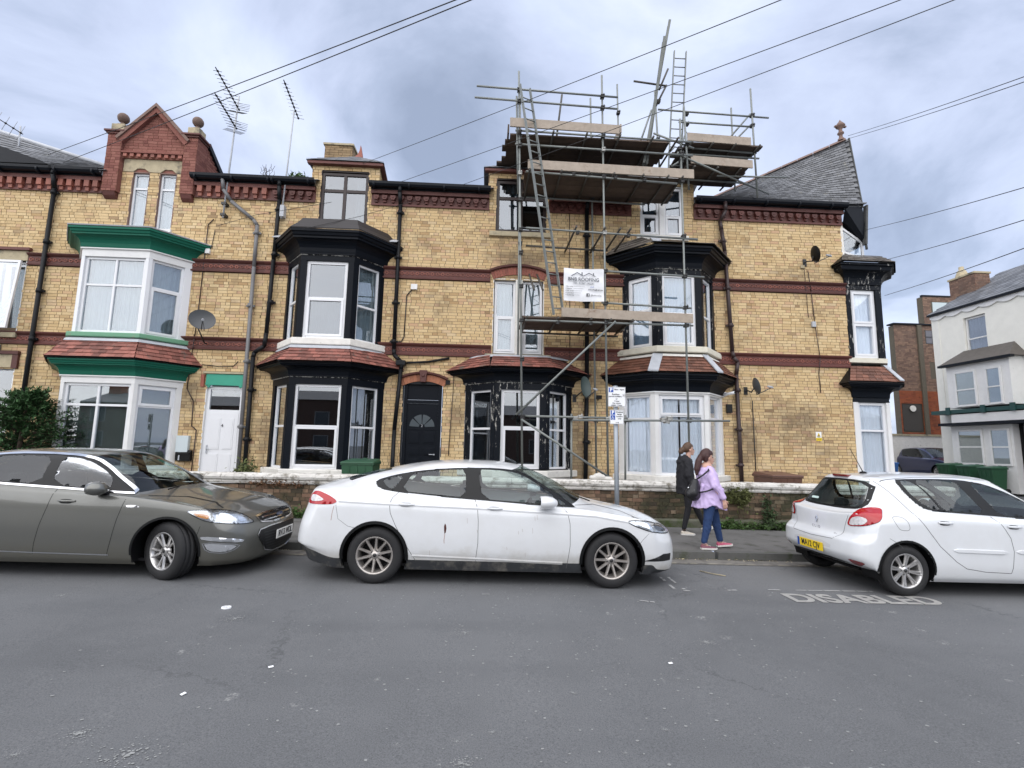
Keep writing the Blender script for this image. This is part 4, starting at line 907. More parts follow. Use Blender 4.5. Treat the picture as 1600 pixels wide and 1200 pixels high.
pipe(hC, [(-2.1, WALL-.06, 3.67), (-1.5, WALL-.05, 3.72), (-.98, WALL-.04, 3.83)], .028, M_PIPE)
pipe(hC, [(-1.95, WALL-.02, 5.66), (-2.12, WALL-.02, 5.42), (-2.14, WALL-.02, 4.35), (-2.2, WALL-.02, 4.22), (-2.5, WALL-.02, 4.2)], .013, M_CABLE, 'wall_cable')
obj('junction_box', MB().box(-2.02, -1.86, WALL-.07, WALL-.001, 5.58, 5.72), M_WHITE, hC, bevel=.005)
pipe(hC, [(-.86, WALL-.02, 3.5), (-.86, WALL-.02, 3.0), (-.92, WALL-.02, 1.4)], .008, M_CABLE, 'wall_cable')
mb = MB().box(-1.05, -.94, WALL-.07, WALL-.005, 3.16, 3.26); obj('lamp_bracket', mb, M_BLACKPL, hC)

# ---------------------------------------------------------------- HOUSE D (end of terrace, scaffolded)
hD = thing('end_terrace_house', 'buff brick end house with white ground floor windows and slated corner gable', 'house', (6, WALL, .3), 'houses of the brick terrace')
cD = 4.68; XE = 9.53
opsD = [(cD-1.34, cD+1.34, .3, 3.2), (cD-1.22, cD+1.22, 4.1, 6.3), (3.98, 5.12, 7.25, 7.85), (2.45, 4.1, SC1, SC1+.3), (5.2, 9.6, SC1, SC1+.3), (2.45, 4.0, SC2, SC2+.3), (5.3, 9.6, SC2, SC2+.3)]
brick_field(hD, O0, UX, NY, 2.45, XE, .3, 7.84, opsD, M_BUFF, M_MORTAR, 300, seed=61, zs_min=1.2)
for a, b in ((2.45, 3.8), (5.5, XE)): string_course(hD, a, b, SC1)
for a, b in ((2.45, 3.5), (5.85, XE)): string_course(hD, a, b, SC2)
eaves(hD, 5.42, XE+.02, 'mould')
mb = MB().add([(XE, WALL+.01, .2), (XE, 24, .2), (XE, 24, 8.2), (XE, WALL+.01, 8.2)], [(0, 1, 2, 3)]); obj('side_wall', mb, M_MORTAR, hD)
brick_field(hD, (XE+.012, WALL, 0), (0, 1, 0), (1, 0, 0), 0, 3.2, 6.6, 8.1, [(.35, 1.15, 6.9, 8.0)], M_BUFF, M_MORTAR, 0, seed=62)
nb = dict(curtain=(M_CURT_B, 'full'), cdep=.10, gm=M_GLASS_C)
bw, P = bay(hD, cD, .66, 1.34, 11.5, 1.05, 2.97, M_WHITE, sides=[dict(rows=(.70,), **nb), dict(rows=(.72,), **nb)], front=dict(rows=(.74,), sash=((0, 1),), fw=.06, curtain=(M_CURT_B, 'gap'), cdep=.10, gm=M_GLASS_C), wc=.10, we=.14, head=.04)
base_wall(bw, P, .3, .95, M_WHITE); sill(bw, P, 1.04, .14, .12, M_STONE_W)
cornice(bw, P, 3.05, 3.46, M_BLACK, d=.30)
P_up = plan(cD, .56, 1.2, 11.5)
tiled_skirt(bw, P, .34, 3.48, P_up, .04, 3.93, rows=6, m=M_TILE_D, seed=24)
A = offs(P, .36); B = offs(P_up, .06)
for i, wd in ((1, .13), (2, .09)):
    a = Vector((A[i].x, A[i].y, 3.495)); b = Vector((B[i].x, B[i].y, 3.955)); t = Vector((1, 0, 0)) if i == 1 else Vector((.9, .3, 0)); mb = MB().obox(a-t*wd-Vector((0, 0.01, .02)), t*wd*2, (b-a), Vector((0, -.01, .035))); obj('lead_hip', mb, M_LEAD, bw, bevel=.006)
obj('mortar_flaunching', sweep(MB(), P_up, [(.12, 3.90), (.08, 3.965), (0, 3.97)]), M_STONE_W, bw)
bw, P = bay(hD, cD, .56, 1.2, 11.5, 4.16, 6.0, M_BLACK_P, sides=[dict(rows=(.5,), fw=.06, sash=((0, 0), (0, 1)), curtain=(M_CURT, 'full')), dict(rows=(.46,), fw=.06, curtain=(M_CURT, 'full'))], front=dict(rows=(.46,), fw=.07, sash=((0, 0),), curtain=(M_CURT, 'full')), wc=.14, we=.14, head=.13)
sill(bw, P, 4.15, .15, .14, mat('cream_stone', (.70, .67, .56), .8, var=.08, bump=.3, stain=[((.3, .28, .22), 4, .62, .75)]))
cornice(bw, P, 6.16, 6.62, M_BLACK, d=.36)
tiled_skirt(bw, P, .40, 6.64, plan(cD, .5, 1.25, WALL-.15), 0, 7.04, rows=4, m=M_TILE_G, seed=25)
a = Vector((offs(P, .4)[1].x, offs(P, .4)[1].y, 6.66)); mb = MB().obox(a+Vector((-.05, -.02, 0)), (.22, 0, 0), (.02, .28, .19), (0, -.01, .03)); obj('lead_hip', mb, M_LEAD, bw, bevel=.006)
room(hD, cD-1.2, cD+1.2, WALL-.03, WALL+.8, 1.0, 3.1, M_ROOM_L); room(hD, cD-1.1, cD+1.1, WALL-.03, WALL+.8, 4.1, 6.1, M_ROOM_L)
dormer(hD, 3.72, 5.45, 3.98, 5.12, 8.92, 63, finial=False, white=True)
wallwin(hD, 3.98, 4.48, 7.32, 8.68, rows=(.42,), fm=M_UPVC, gm=M_GLASS_R, fw=.055, recess=.03, sash=((0, 0),), curtain=(M_CURT, 'full')); wallwin(hD, 4.62, 5.12, 7.32, 8.68, rows=(.42,), fm=M_UPVC, gm=M_GLASS_R, fw=.055, recess=.03, sash=((0, 0),), curtain=(M_CURT, 'full'))
obj('mullion', MB().box(4.48, 4.62, WALL-.02, WALL+.1, 7.32, 8.7), M_WHITE, hD, bevel=.008)
obj('sill', MB().box(3.85, 5.25, WALL-.08, WALL+.05, 7.18, 7.31), M_STONE_W, hD, bevel=.01)
room(hD, 3.95, 5.2, WALL+.13, WALL+.7, 7.3, 8.7, M_ROOM_L)
lean_roof(hD, 2.45, 5.5, skip=((3.7, 5.5),))
fan_slates(hD, (5.40, WALL-.14, 8.36), (10.03, WALL-.17, 8.33), (6.2, 15.5, 9.6), (10.17, 12.5, 10.62), 26, 26, M_SLATE, 300)
RA, RB = Vector((6.2, 15.5, 9.62)), Vector((10.15, 12.55, 10.64))
for k in range(12):
    a, b = RA.lerp(RB, k/12), RA.lerp(RB, (k+.97)/12); t = (b-a).normalized(); s = t.cross(Vector((0, 0, 1))).normalized()
    mb = MB().add([a-s*.12-Vector((0, 0, .06)), a+Vector((0, 0, .06)), a+s*.12-Vector((0, 0, .06)), b-s*.12-Vector((0, 0, .06)), b+Vector((0, 0, .055)), b+s*.12-Vector((0, 0, .06))], [(0, 3, 4, 1), (1, 4, 5, 2), (0, 1, 2), (5, 4, 3), (0, 2, 5, 3)]); obj('ridge_tile', mb, M_RIDGE, hD)
mb = MB().lathe((10.05, 12.62, 10.64), [(.085, 0), (.085, .05), (.05, .09), (.045, .18), (.085, .21), (.085, .24), (.05, .28), (.045, .36), (.11, .42), (.13, .46), (.09, .52), (.03, .60), (.0, .66)], 12)
mb.box(9.88, 10.22, 12.59, 12.65, 11.06, 11.10); obj('finial', mb, M_RIDGE, hD)
# overhanging gable verge with dark soffit facing the side street
mb = MB().add([(9.52, WALL-.2, 8.25), (10.05, WALL-.16, 8.33), (10.18, WALL-.1, 7.30), (9.60, WALL+.0, 7.95), (10.1, 12.60, 10.3), (10.2, 16.5, 7.4), (9.55, 16.5, 7.4), (9.56, 12.6, 10.3)],
     [(0, 1, 2, 3), (3, 2, 5, 6)]); obj('verge_soffit', mb, M_GUTTER, hD)
mb = MB().obox((10.06, WALL-.18, 7.25), (.05, 0, 0), (.0, .12, 0), (.10, .0, 1.12)); mb.obox((10.03, WALL-.20, 8.28), (.03, 0, 0), (0, .05, 0), (.14, .47, 2.36)); mb.tube((10.11, WALL-.12, 7.3), (10.12, WALL-.12, 7.12), .03, n=6); obj('bargeboard', mb, mat('weathered_bargeboard', (.07, .072, .07), .8, var=.3), hD)
obj('kneeler_slate', MB().obox((9.5, WALL-.25, 8.33), (.62, 0, .04), (0, .3, .05), (0, 0, .03)), M_SLATE, hD)
# attic casement open on the flank
mb = MB(); h0 = Vector((9.56, WALL+.10, 7.72)); d = Vector((.62, .0, -.42)); 
for a, b, c in ((h0, d, Vector((0, 0, -.07))), (h0-Vector((0, 0, .62))*0+Vector((-.02, 0, -.62)), d*.98, Vector((0, 0, -.07)))): pass
q = [Vector((9.56, WALL+.02, 7.78)), Vector((10.12, WALL+.02, 7.38)), Vector((10.18, WALL+.08, 6.92)), Vector((9.62, WALL+.08, 7.12))]
for i in range(4):
    a, b = q[i], q[(i+1) % 4]; t = (b-a).normalized(); s = Vector((0, 1, 0)).cross(t)*.055; mb.obox(a-s*.5, b-a, s, (0, .05, 0))
ca = obj('open_casement', mb, M_UPVC, hD); obj('pane', MB().add([(p.x, p.y+.02, p.z) for p in q]+[(p.x, p.y+.026, p.z) for p in q], [(0,1,2,3),(7,6,5,4)]), M_GLASS, ca)
mb = MB().box(XE-.02, XE+.05, WALL+.0, WALL+.08, 6.9, 7.84); obj('attic_frame', mb, M_STONE_W, hD)
pipe(hD, [(6.20, WALL-.22, 8.24), (6.20, WALL-.22, 8.0), (6.10, WALL-.1, 7.75), (6.13, WALL-.1, 7.5), (6.2, WALL-.1, 6.9), (6.30, WALL-.1, 4.2), (6.32, WALL-.12, 4.05), (6.42, WALL-.12, 3.92), (6.38, WALL-.1, 3.6), (6.42, WALL-.1, .4)], .05, M_PIPE_B, clips=[(6.16, WALL-.1, 7.2), (6.24, WALL-.1, 5.9), (6.28, WALL-.1, 4.9)]+[(6.4, WALL-.1, z) for z in (3.2, 2.2, 1.3)])
pipe(hD, [(2.52, WALL-.2, 8.2), (2.50, WALL-.1, 7.9), (2.50, WALL-.1, 3.5), (2.46, WALL-.1, .4)], .055, M_PIPE, clips=[(2.5, WALL-.1, z) for z in (7.2, 5.4, 3.0, 1.8)])
pipe(hD, [(2.05, WALL-.02, 7.9), (2.08, WALL-.02, 3.9), (2.10, WALL-.02, .6)], .008, M_CABLE, 'wall_cable')
pipe(hD, [(6.82, WALL-.02, 2.95), (6.84, WALL-.02, .6)], .011, M_CABLE, 'wall_cable')
pipe(hD, [(8.5, WALL-.03, 6.5), (8.56, WALL-.03, 5.9), (8.62, WALL-.02, 5.0), (8.66, WALL-.08, 4.1), (8.64, WALL-.02, 3.7), (8.66, WALL-.02, 3.2)], .01, M_PIPE_B, 'wall_cable')
pipe(hD, [(8.40, WALL-.03, 6.6), (8.44, WALL-.03, 5.2)], .007, M_PIPE_B, 'wall_cable')
obj('junction_box', MB().box(8.52, 8.62, WALL-.06, WALL-.001, 4.95, 5.09), M_LEAD, hD); obj('junction_box', MB().box(8.3, 8.4, WALL-.06, WALL-.001, 6.55, 6.63), M_STONE, hD)
# corner bay wrapping on to the side street
Pc = [(XE, WALL), (XE+.98, WALL), (XE+1.32, WALL+.42), (XE+1.32, WALL+2.2)]
def csweep(prof, x_in=True):
    mb = MB(); rr = []
    for d, z in prof:
        p1 = Vector((XE-max(0, d)*1.0, WALL-d)); p2 = Vector((XE+.98+d*.40, WALL-d)); p3 = Vector((XE+1.32+d, WALL+.42-d*.42)); p4 = Vector((XE+1.32+d, WALL+2.2)); p0 = Vector((XE-max(0, d), WALL+.03)); rr.append([(q.x, q.y, z) for q in (p0, p1, p2, p3, p4)])
    return mb.rings(rr)
def cbay(z0, z1, m, rows, topw, sash=()):
    mb = MB(); d = .0
    a, b, c, e = [Vector((*p, 0)) for p in Pc]; zz = Vector((0, 0, z1-z0)); up = Vector((0, 0, z0))
    mb.obox(a+up-Vector((0, .012, 0)), (.13, 0, 0), (0, .13, 0), zz)
    t = (c-b).normalized(); n = Vector((t.y, -t.x, 0)); wl = b-Vector((.16, 0, 0)) if m is not M_WHITE else b-Vector((.09, 0, 0))
    mb.obox(wl+up-Vector((0, .012, 0)), (b.x-wl.x, 0, 0), (0, .14, 0), zz); mb.obox(b+up+n*.012, (c-b), zz, -n*.12); mb.obox(c+up, (e-c), zz, (-.1, 0, 0))
    w = obj('bay_window', mb, m, hD, bevel=.004)
    window(w, (XE, WALL, 0), UX, NY, .13, wl.x-XE, z0, z1, rows=rows, fw=.07, as_part=False, sash=sash, curtain=(M_CURT_B, 'full'), cdep=.10, gm=M_GLASS_C); return w
w1 = cbay(1.05, 2.98, M_WHITE, (.62,), 0); w2 = cbay(4.17, 6.02, M_BLACK_P, (.50,), 0, ((0, 0), (0, 1)))
obj('bay_base', csweep([(0, .2), (0, 1.0)]), M_WHITE, w1)
obj('sill', csweep([(-.1, .96), (.08, .96), (.09, 1.03), (-.1, 1.06)]), M_STONE_W, w1); obj('sill', csweep([(-.1, 4.02), (.04, 4.03), (.05, 4.15), (-.1, 4.18)]), mat('cream_stone', (.7, .67, .56)), w2)
def cpr(z, top, d):
    h = top-z; pr = [(.0, z), (.03, z+.01), (.04, z+.1)]
    for k in range(6): a = k/5*pi/2; pr.append((.04+d*.6*(1-cos(a)), z+.1+h*.45*sin(a)))
    return pr+[(d*.8, z+.1+h*.47), (d*.85, z+h*.85), (d, z+h*.88), (d, z+h), (-.05, z+h+.01)]
obj('cornice', csweep([(0, 2.98), (.015, 2.985)]+cpr(3.10, 3.46, .32)), M_BLACK, w1); obj('cornice', csweep([(0, 6.02), (.015, 6.025)]+cpr(6.15, 6.66, .34)), M_BLACK_P, w2)
def ctiles(w, d0, z0, d1, z1, rows, m, seed):
    R = random.Random(seed)
    ring = lambda d: [Vector((XE-max(-.02, d)*.9, WALL-d, 0)), Vector((XE+.98+d*.40, WALL-d, 0)), Vector((XE+1.32+d, WALL+.42-d*.42, 0))]
    A, B = ring(d0), ring(d1); obj('roof_batten_board', csweep([(d0, z0-.02), (d1, z1-.02)]), M_BLACKPL, w)
    for r in range(rows):
        v0, v1 = r/rows, min(1, (r+1.2)/rows)
        for i in range(2):
            a0 = A[i].lerp(B[i], v0); b0 = A[i+1].lerp(B[i+1], v0); a1 = A[i].lerp(B[i], v1); b1 = A[i+1].lerp(B[i+1], v1); n_ = max(2, int((b0-a0).length/.165))
            for k in range(n_):
                s0, s1 = k/n_+.003, (k+1)/n_-.003; l = .02+R.uniform(0, .008); Z0, Z1 = z0+(z1-z0)*v0, z0+(z1-z0)*v1
                q = [a0.lerp(b0, s0)+Vector((0, 0, Z0+l)), a0.lerp(b0, s1)+Vector((0, 0, Z0+l)), a1.lerp(b1, s1)+Vector((0, 0, Z1)), a1.lerp(b1, s0)+Vector((0, 0, Z1))]
                up = Vector((0, -.004, .012)); obj('roof_tile', MB().add(q+[p+up for p in q], [(3,2,1,0),(4,5,6,7),(0,1,5,4),(1,2,6,5),(2,3,7,6),(3,0,4,7)]), m, w)
ctiles(w1, .36, 3.47, .02, 3.92, 5, M_TILE_D, 5); ctiles(w2, .38, 6.67, .02, 6.98, 4, M_TILE_G, 6)
mb = MB().obox((XE+1.0, WALL-.38, 3.51), (.13, .02, 0), (-.12, .36, .44), (0, -.01, .03)); obj('lead_hip', mb, M_LEAD, w1, bevel=.006)
room(hD, XE+.03, XE+1.2, WALL+.5, WALL+1.6, 1.0, 3.0, M_ROOM_L); room(hD, XE+.03, XE+1.2, WALL+.5, WALL+1.6, 4.1, 6.05, M_ROOM_L)
room(hD, XE-1, XE+.02, WALL+.3, WALL+1.2, 6.5, 8.1)

# ---------------------------------------------------------------- GARDEN WALL
gw = thing('garden_wall', 'low front garden wall of worn brown brick under a thick white painted coping', 'wall', (0, 10.3, .1))
brick_field(gw, (0, 10.34, 0), UX, NY, -12, 10.15, .16, .80, (), M_GARDEN, M_MORTAR_D, 300, seed=71, ch=.079, L=.215, zs_min=.2, proud=.007, irr=.006)
brick_field(gw, (10.15, 10.34, 0), (0, 1, 0), (1, 0, 0), 0, .22, -.1, .80, (), M_GARDEN, M_MORTAR_D, 0, seed=72)
mb = MB()
for x0, x1 in ((-12, -5), (-5, 1), (1, 10.14)): mb.box(x0, x1, 10.36, 10.54, -.1, .795)
obj('wall_core', mb, M_MORTAR_D, gw)
R = random.Random(9); x = -12
while x < 10.1:
    w_ = min(R.uniform(.85, 1.1), 10.19-x); c = MB(); dz = -.004*x+R.uniform(-.006, .006)
    pr = [(10.30, .80), (10.285, .83), (10.30, .865), (10.255, .885), (10.24, .93), (10.255, .975), (10.30, 1.0), (10.56, 1.0), (10.60, .95), (10.60, .80)]
    rr = []; ns = 6
    for i in range(ns+1):
        xx = x+(w_-.006)*i/ns; j = R.uniform(-.005, .005) ; rr.append([(xx, y+j, z+dz+(R.uniform(-.006, .006) if z > .86 else 0)) for y, z in pr])
    c.rings(rr, closed=True, smooth=False); c.add([rr[0][i] for i in range(len(pr))], [tuple(range(len(pr)))]); c.add([rr[-1][i] for i in range(len(pr))], [tuple(reversed(range(len(pr))))])
    obj('coping_stone', c, M_COPING, gw); x += w_
base = MB().prism([(10.345, -.2), (10.25, -.2), (10.25, .18), (10.29, .215), (10.345, .22)], -12, 10.15, 'YZ'); obj('plinth', base, mat('mossy_plinth', (.10, .10, .075), .95, var=.25, vscale=5, bump=.6, stain=[((.05, .07, .02), 4, .48, .62)]), gw)

# ---------------------------------------------------------------- BUILDINGS ACROSS THE SIDE STREET
hR = thing('rendered_house', 'cream rendered three storey house with white bay windows across the side street', 'house', (20, 19, .3))
Y0, Y1 = 12.5, 20.55; XR = 20.0
Or = Vector((XR, 0, 0)); uR = Vector((0, -1, 0)); nR = Vector((-1, 0, 0))      # s = -y
def R_(y0, y1): return (-y1, -y0)
wins = [(18.18, 19.10, 5.95, 7.40)]
mb = MB(); 
segs = [(Y0, 18.18, .0, 7.85), (19.10, Y1, .0, 7.85), (18.18, 19.10, 0, 5.95), (18.18, 19.10, 7.40, 7.85)]
for a, b, c, d in segs: mb.add([(XR, a, c), (XR, b, c), (XR, b, d), (XR, a, d)], [(0, 3, 2, 1)])
mb.add([(XR, Y1, 0), (XR+8, Y1, 0), (XR+8, Y1, 7.85), (XR, Y1, 7.85)], [(0, 1, 2, 3)]); mb.add([(XR, Y0, 0), (XR+8, Y0, 0), (XR+8, Y0, 7.85), (XR, Y0, 7.85)], [(0, 1, 2, 3)])
mb.add([(XR, 18.18, 5.95), (XR+.15, 18.18, 5.95), (XR+.15, 18.18, 7.4), (XR, 18.18, 7.4)], [(0, 1, 2, 3)]); mb.add([(XR, 19.1, 5.95), (XR+.15, 19.1, 5.95), (XR+.15, 19.1, 7.4), (XR, 19.1, 7.4)], [(0, 1, 2, 3)]); mb.add([(XR, 18.18, 7.4), (XR+.15, 18.18, 7.4), (XR+.15, 19.1, 7.4), (XR, 19.1, 7.4)], [(0, 1, 2, 3)])
obj('rendered_wall', mb, M_CREAM, hR)
window(hR, Or, uR, nR, *R_(18.2, 19.08), 5.97, 7.38, rows=(.36,), recess=.09, fw=.07, curtain=(M_CURT_D, 'full'), fm=M_WHITE)
obj('sill', MB().box(XR-.08, XR+.05, 18.1, 19.18, 5.86, 5.95), M_WHITE, hR)
mb = MB().box(XR-.02, XR+.01, Y1-.35, Y1-.22, 3.5, 7.7); obj('render_quoin', mb, M_CREAM, hR)
mb = MB(); n_ = 22; pts = []
for i in range(n_*6+1):
    y = Y1-i*(Y1-Y0)/(n_*6); pts.append((y, 7.72-.10*abs(sin(pi*i/12))))
mb.rings([[(XR-.06, y, 7.9) for y, z in pts], [(XR-.06, y, z) for y, z in pts], [(XR-.0, y, z) for y, z in pts]]); obj('scalloped_bargeboard', mb, M_WHITE, hR)
mb = MB().box(XR-.16, XR-.05, Y0, Y1+.05, 7.84, 7.92); obj('gutter', mb, M_GUTTER, hR)
mb = MB().add([(XR-.16, Y0, 7.9), (XR-.16, Y1+.06, 7.9), (XR+3.6, Y1+.06, 10.1), (XR+3.6, Y0, 10.1), (XR+7, Y0, 7.9), (XR+7, Y1, 7.9)], [(0, 1, 2, 3), (3, 2, 5, 4), (1, 5, 2)]); rf = obj('roof', mb, M_SLATE, hR)
R = random.Random(3); mb = MB()
for k in range(15):
    for i in range(26):
        v0, v1 = k/15, min(1, (k+1.15)/15); y1 = Y1+.05-(i+.5*(k % 2))*.31; y0 = y1-.305
        X0, Z0, X1, Z1 = XR-.16+3.76*v0, 7.92+2.2*v0, XR-.16+3.76*v1, 7.92+2.2*v1; l = .012+R.uniform(0, .008)
        mb.add([(X0, y0, Z0+l), (X0, y1, Z0+l), (X1, y1, Z1), (X1, y0, Z1), (X0, y0, Z0-.01), (X0, y1, Z0-.01)], [(0, 3, 2, 1), (0, 1, 5, 4)])
o = obj('roof_slates', mb, M_SLATE, rf); o['kind'] = 'stuff'
c_ = obj('chimney', MB().box(21.6, 22.3, 19.9, 21.1, 8.4, 9.75), M_MORTAR_R, hR)
brick_field(c_, (21.59, 0, 0), (0, -1, 0), (-1, 0, 0), -21.1, -19.9, 8.6, 9.75, (), M_ALLEY, M_MORTAR_R, 0, seed=81); brick_field(c_, (21.6, 19.89, 0), (1, 0, 0), (0, -1, 0), 0, .7, 8.6, 9.75, (), M_ALLEY, M_MORTAR_R, 0, seed=82)
obj('chimney_cap', MB().box(21.55, 22.35, 19.85, 21.15, 9.755, 9.85), M_STONE, c_, bevel=.02); obj('chimney_pot', MB().lathe((21.9, 20.75, 9.85), [(.26, 0), (.24, .1), (.16, .32), (.10, .36), (.10, .5), (.09, .52)], 12), M_STONE, c_)
# first floor bay and ground floor front
xb = XR-.6
mb = MB().box(xb, XR-.001, 16.95, 19.45, 3.6, 5.40); bB = obj('bay_window', mb, M_WHITE, hR)
for y0, y1 in ((18.22, 19.12), (17.25, 17.86)):
    window(bB, (xb-.03, 0, 0), uR, nR, *R_(y0, y1), 3.63, 5.07, rows=(.47,), recess=-.02, depth=.045, fw=.07, as_part=False, fm=M_WHITE)
    obj('blind', MB().box(xb-.011, xb-.004, y0+.05, y1-.05, 3.68, 5.02), mat('cream_blind', (.55, .52, .36), .8, var=.1) if y0 > 18 else M_NET, bB)
mb = MB().add([(xb-.18, 16.75, 5.40), (xb-.18, 19.65, 5.40), (XR, 19.2, 6.02), (XR, 17.2, 6.02), (XR, 19.65, 5.4), (XR, 16.75, 5.4)], [(0, 1, 2, 3), (1, 4, 2), (0, 3, 5), (0, 5, 4, 1)]); obj('bay_roof', mb, M_TILE_G, bB)
mb = MB().box(xb-.19, xb-.0, 16.74, 19.66, 5.33, 5.42); obj('bay_gutter', mb, M_GUTTER, bB)
mb = MB().box(xb-.03, XR-.0, 12.6, 20.3, 3.38, 3.53); 
for y in (16.95, 18.05, 19.5): mb.box(xb-.07, xb-.0301, y-.09, y+.09, 3.34, 3.64)
obj('green_band', mb, mat('dark_green_band', (.012, .055, .05), .5), hR)
obj('frieze_board', MB().box(xb+.02, XR-.001, 13, 19.45, 2.98, 3.335), M_WHITE, hR)
mb = MB().box(xb-.3, XR, 12.9, 19.75, 2.86, 2.975); obj('canopy_roof', mb, M_GUTTER, hR)
mb = MB().box(xb+.02, XR-.001, 17.1, 19.5, .3, 2.85); gB = obj('bay_window', mb, M_WHITE, hR)
for y0, y1 in ((18.2, 19.25), (17.2, 17.95)):
    window(gB, (xb-.01, 0, 0), uR, nR, *R_(y0, y1), 1.3, 2.70, rows=(.5,), recess=-.02, depth=.045, fw=.07, as_part=False, fm=M_WHITE)
    obj('blind', MB().box(xb+.008, xb+.016, y0+.05, y1-.05, 1.35, 2.65), mat('dull_net', (.42, .46, .42), .85, var=.1), gB)
mb = MB().box(XR-.3, XR-.25, 16.3, 17.0, .4, 2.35); obj('door', mb, M_BLACKPL, hR); obj('door_frame', MB().box(XR-.32, XR-.24, 17.0, 17.1, .3, 2.85).box(XR-.32, XR-.24, 16.2, 16.3, .3, 2.85).box(XR-.32, XR-.24, 16.3, 17.0, 2.36, 2.44), M_BLACKPL, hR); obj('fanlight', MB().box(XR-.28, XR-.26, 16.3, 17.0, 2.45, 2.8), M_CURT_D, hR)
hK = thing('brick_warehouse', 'tall grimy brown brick building with a flat parapet beyond the cream house', 'building', (26, 26, .5))
mb = MB().box(23.05, 30, 26.02, 26.4, .5, 8.95).box(26.8, 31, 28, 28.4, .5, 11.4); obj('building_body', mb, M_MORTAR_D, hK)
def top(z): return 23.02, 30
brick_field(hK, (0, 26, 0), UX, NY, 23.02, 30, 5.2, 9.0, [(25.0, 25.3, 5.9, 6.9), (24.85, 25.75, 7.9, 8.75)], M_ALLEY, M_MORTAR_D, 0, seed=91, ch=.08, L=.24)
brick_field(hK, (0, 25.97, 0), UX, NY, 23.02, 30, .8, 5.2, [(23.1, 24.3, 2.9, 4.5)], M_RUST, M_MORTAR_R, 0, seed=92, ch=.08, L=.24)
obj('window', MB().box(24.9, 25.7, 25.99, 26.03, 7.95, 8.7), M_CURT_D, hK); obj('window', MB().box(23.15, 24.25, 25.99, 26.03, 2.95, 4.45), M_ROOM, hK)
obj('window_bars', MB().box(25.27, 25.31, 25.97, 25.985, 7.95, 8.7).box(24.9, 25.7, 25.96, 25.968, 8.3, 8.34), M_GREYPL, hK)
mb = MB().tube((23.7, 25.95, 4.2), (23.7, 25.90, 4.2), .17, n=14); obj('round_vent', mb, M_STONE_W, hK)
mb = MB().box(22.95, 30, 25.9, 26.4, 9.0, 9.08).box(26.75, 31, 27.95, 28.1, 11.4, 11.5); obj('parapet_coping', mb, M_GUTTER, hK); obj('pilaster', MB().box(24.35, 24.6, 25.9, 26, 1, 8.99), M_MORTAR_D, hK)
brick_field(hK, (0, 27.98, 0), UX, NY, 26.8, 31, 9.0, 11.4, [(27.3, 29.2, 9.8, 11.1)], M_ALLEY, M_MORTAR_D, 0, seed=93); obj('skylight_glass', MB().box(27.4, 29.1, 27.96, 27.99, 9.85, 11.05), mat('pale_glazing', (.5, .58, .6), .4), hK)
lw = thing('boundary_wall', 'low whitewashed boundary wall at the end of the side street', 'wall', (22, 24, 1)); mb = MB().box(12.5, 24.8, 24.6, 24.85, .5, 2.62); obj('wall_body', mb, M_STONE_W, lw); obj('wall_coping', MB().box(12.4, 24.9, 24.55, 24.9, 2.62, 2.72), M_STONE, lw)
# ================================================================= CARS
def pchip(P, n):
    """monotone cubic through control points along axis 0, n samples per interval"""
    P = np.asarray(P, float); d = P[1:]-P[:-1]; m = np.zeros_like(P)
    a, b = d[:-1], d[1:]; s = (a*b) > 0; m[1:-1] = np.where(s, 2*a*b/np.where(s, a+b, 1), 0); m[0] = d[0]; m[-1] = d[-1]
    out = []
    for i in range(len(P)-1):
        for k in range(n):
            t = k/n; out.append((2*t**3-3*t**2+1)*P[i]+(t**3-2*t**2+t)*m[i]+(-2*t**3+3*t**2)*P[i+1]+(t**3-t**2)*m[i+1])
    out.append(P[-1]); return np.array(out)
NU, NV = 20, 9
def low_ring(z3, nose, tail, w, side_x, nf=(.0, .03, .13, .34), nr=(.0, .02, .09, .26), yf=(0, .42, .76, .95), yr=(.96, .80, .44, 0), wf=1., wr=1.):
    zf, zs, zr = z3; zs = zs if hasattr(zs, '__len__') else [zs]*9
    pts = [(nose-nf[i], yf[i]*w*wf, zf+(zs[0]-zf)*(0, .02, .1, .4)[i]) for i in range(4)]
    pts += [(side_x[i], w*(1 if 0 < i < 8 else .99), zs[i]) for i in range(9)]
    pts += [(tail+nr[3-i], yr[i]*w*wr, zr+(zs[8]-zr)*(.4, .1, .02, 0)[i]) for i in range(4)]
    return pts
def shell_grid(rings):
    C = np.array(rings, float)                       # (rings, cols, 3)
    ext = np.concatenate([C[:, 1:2]*[1, -1, 1], C, C[:, -2:-1]*[1, -1, 1]], axis=1)
    G = pchip(np.swapaxes(ext, 0, 1), NU)[NU:-NU]     # along the car
    G = np.swapaxes(G, 0, 1)
    return pchip(G, NV)                               # (v, u, 3)
def inpoly(p, poly):
    x, y = p; c = False; j = len(poly)-1
    for i in range(len(poly)):
        if (poly[i][1] > y) != (poly[j][1] > y) and x < (poly[j][0]-poly[i][0])*(y-poly[i][1])/(poly[j][1]-poly[i][1])+poly[i][0]: c = not c
        j = i
    return c
def smooth_poly(poly, it=2, keep=()):
    """Chaikin corner rounding of a closed outline"""
    for _ in range(it):
        q = []
        for i in range(len(poly)):
            a, b = poly[i], poly[(i+1) % len(poly)]; q += [(a[0]*.8+b[0]*.2, a[1]*.8+b[1]*.2), (a[0]*.2+b[0]*.8, a[1]*.2+b[1]*.8)]
        poly = q
    return poly
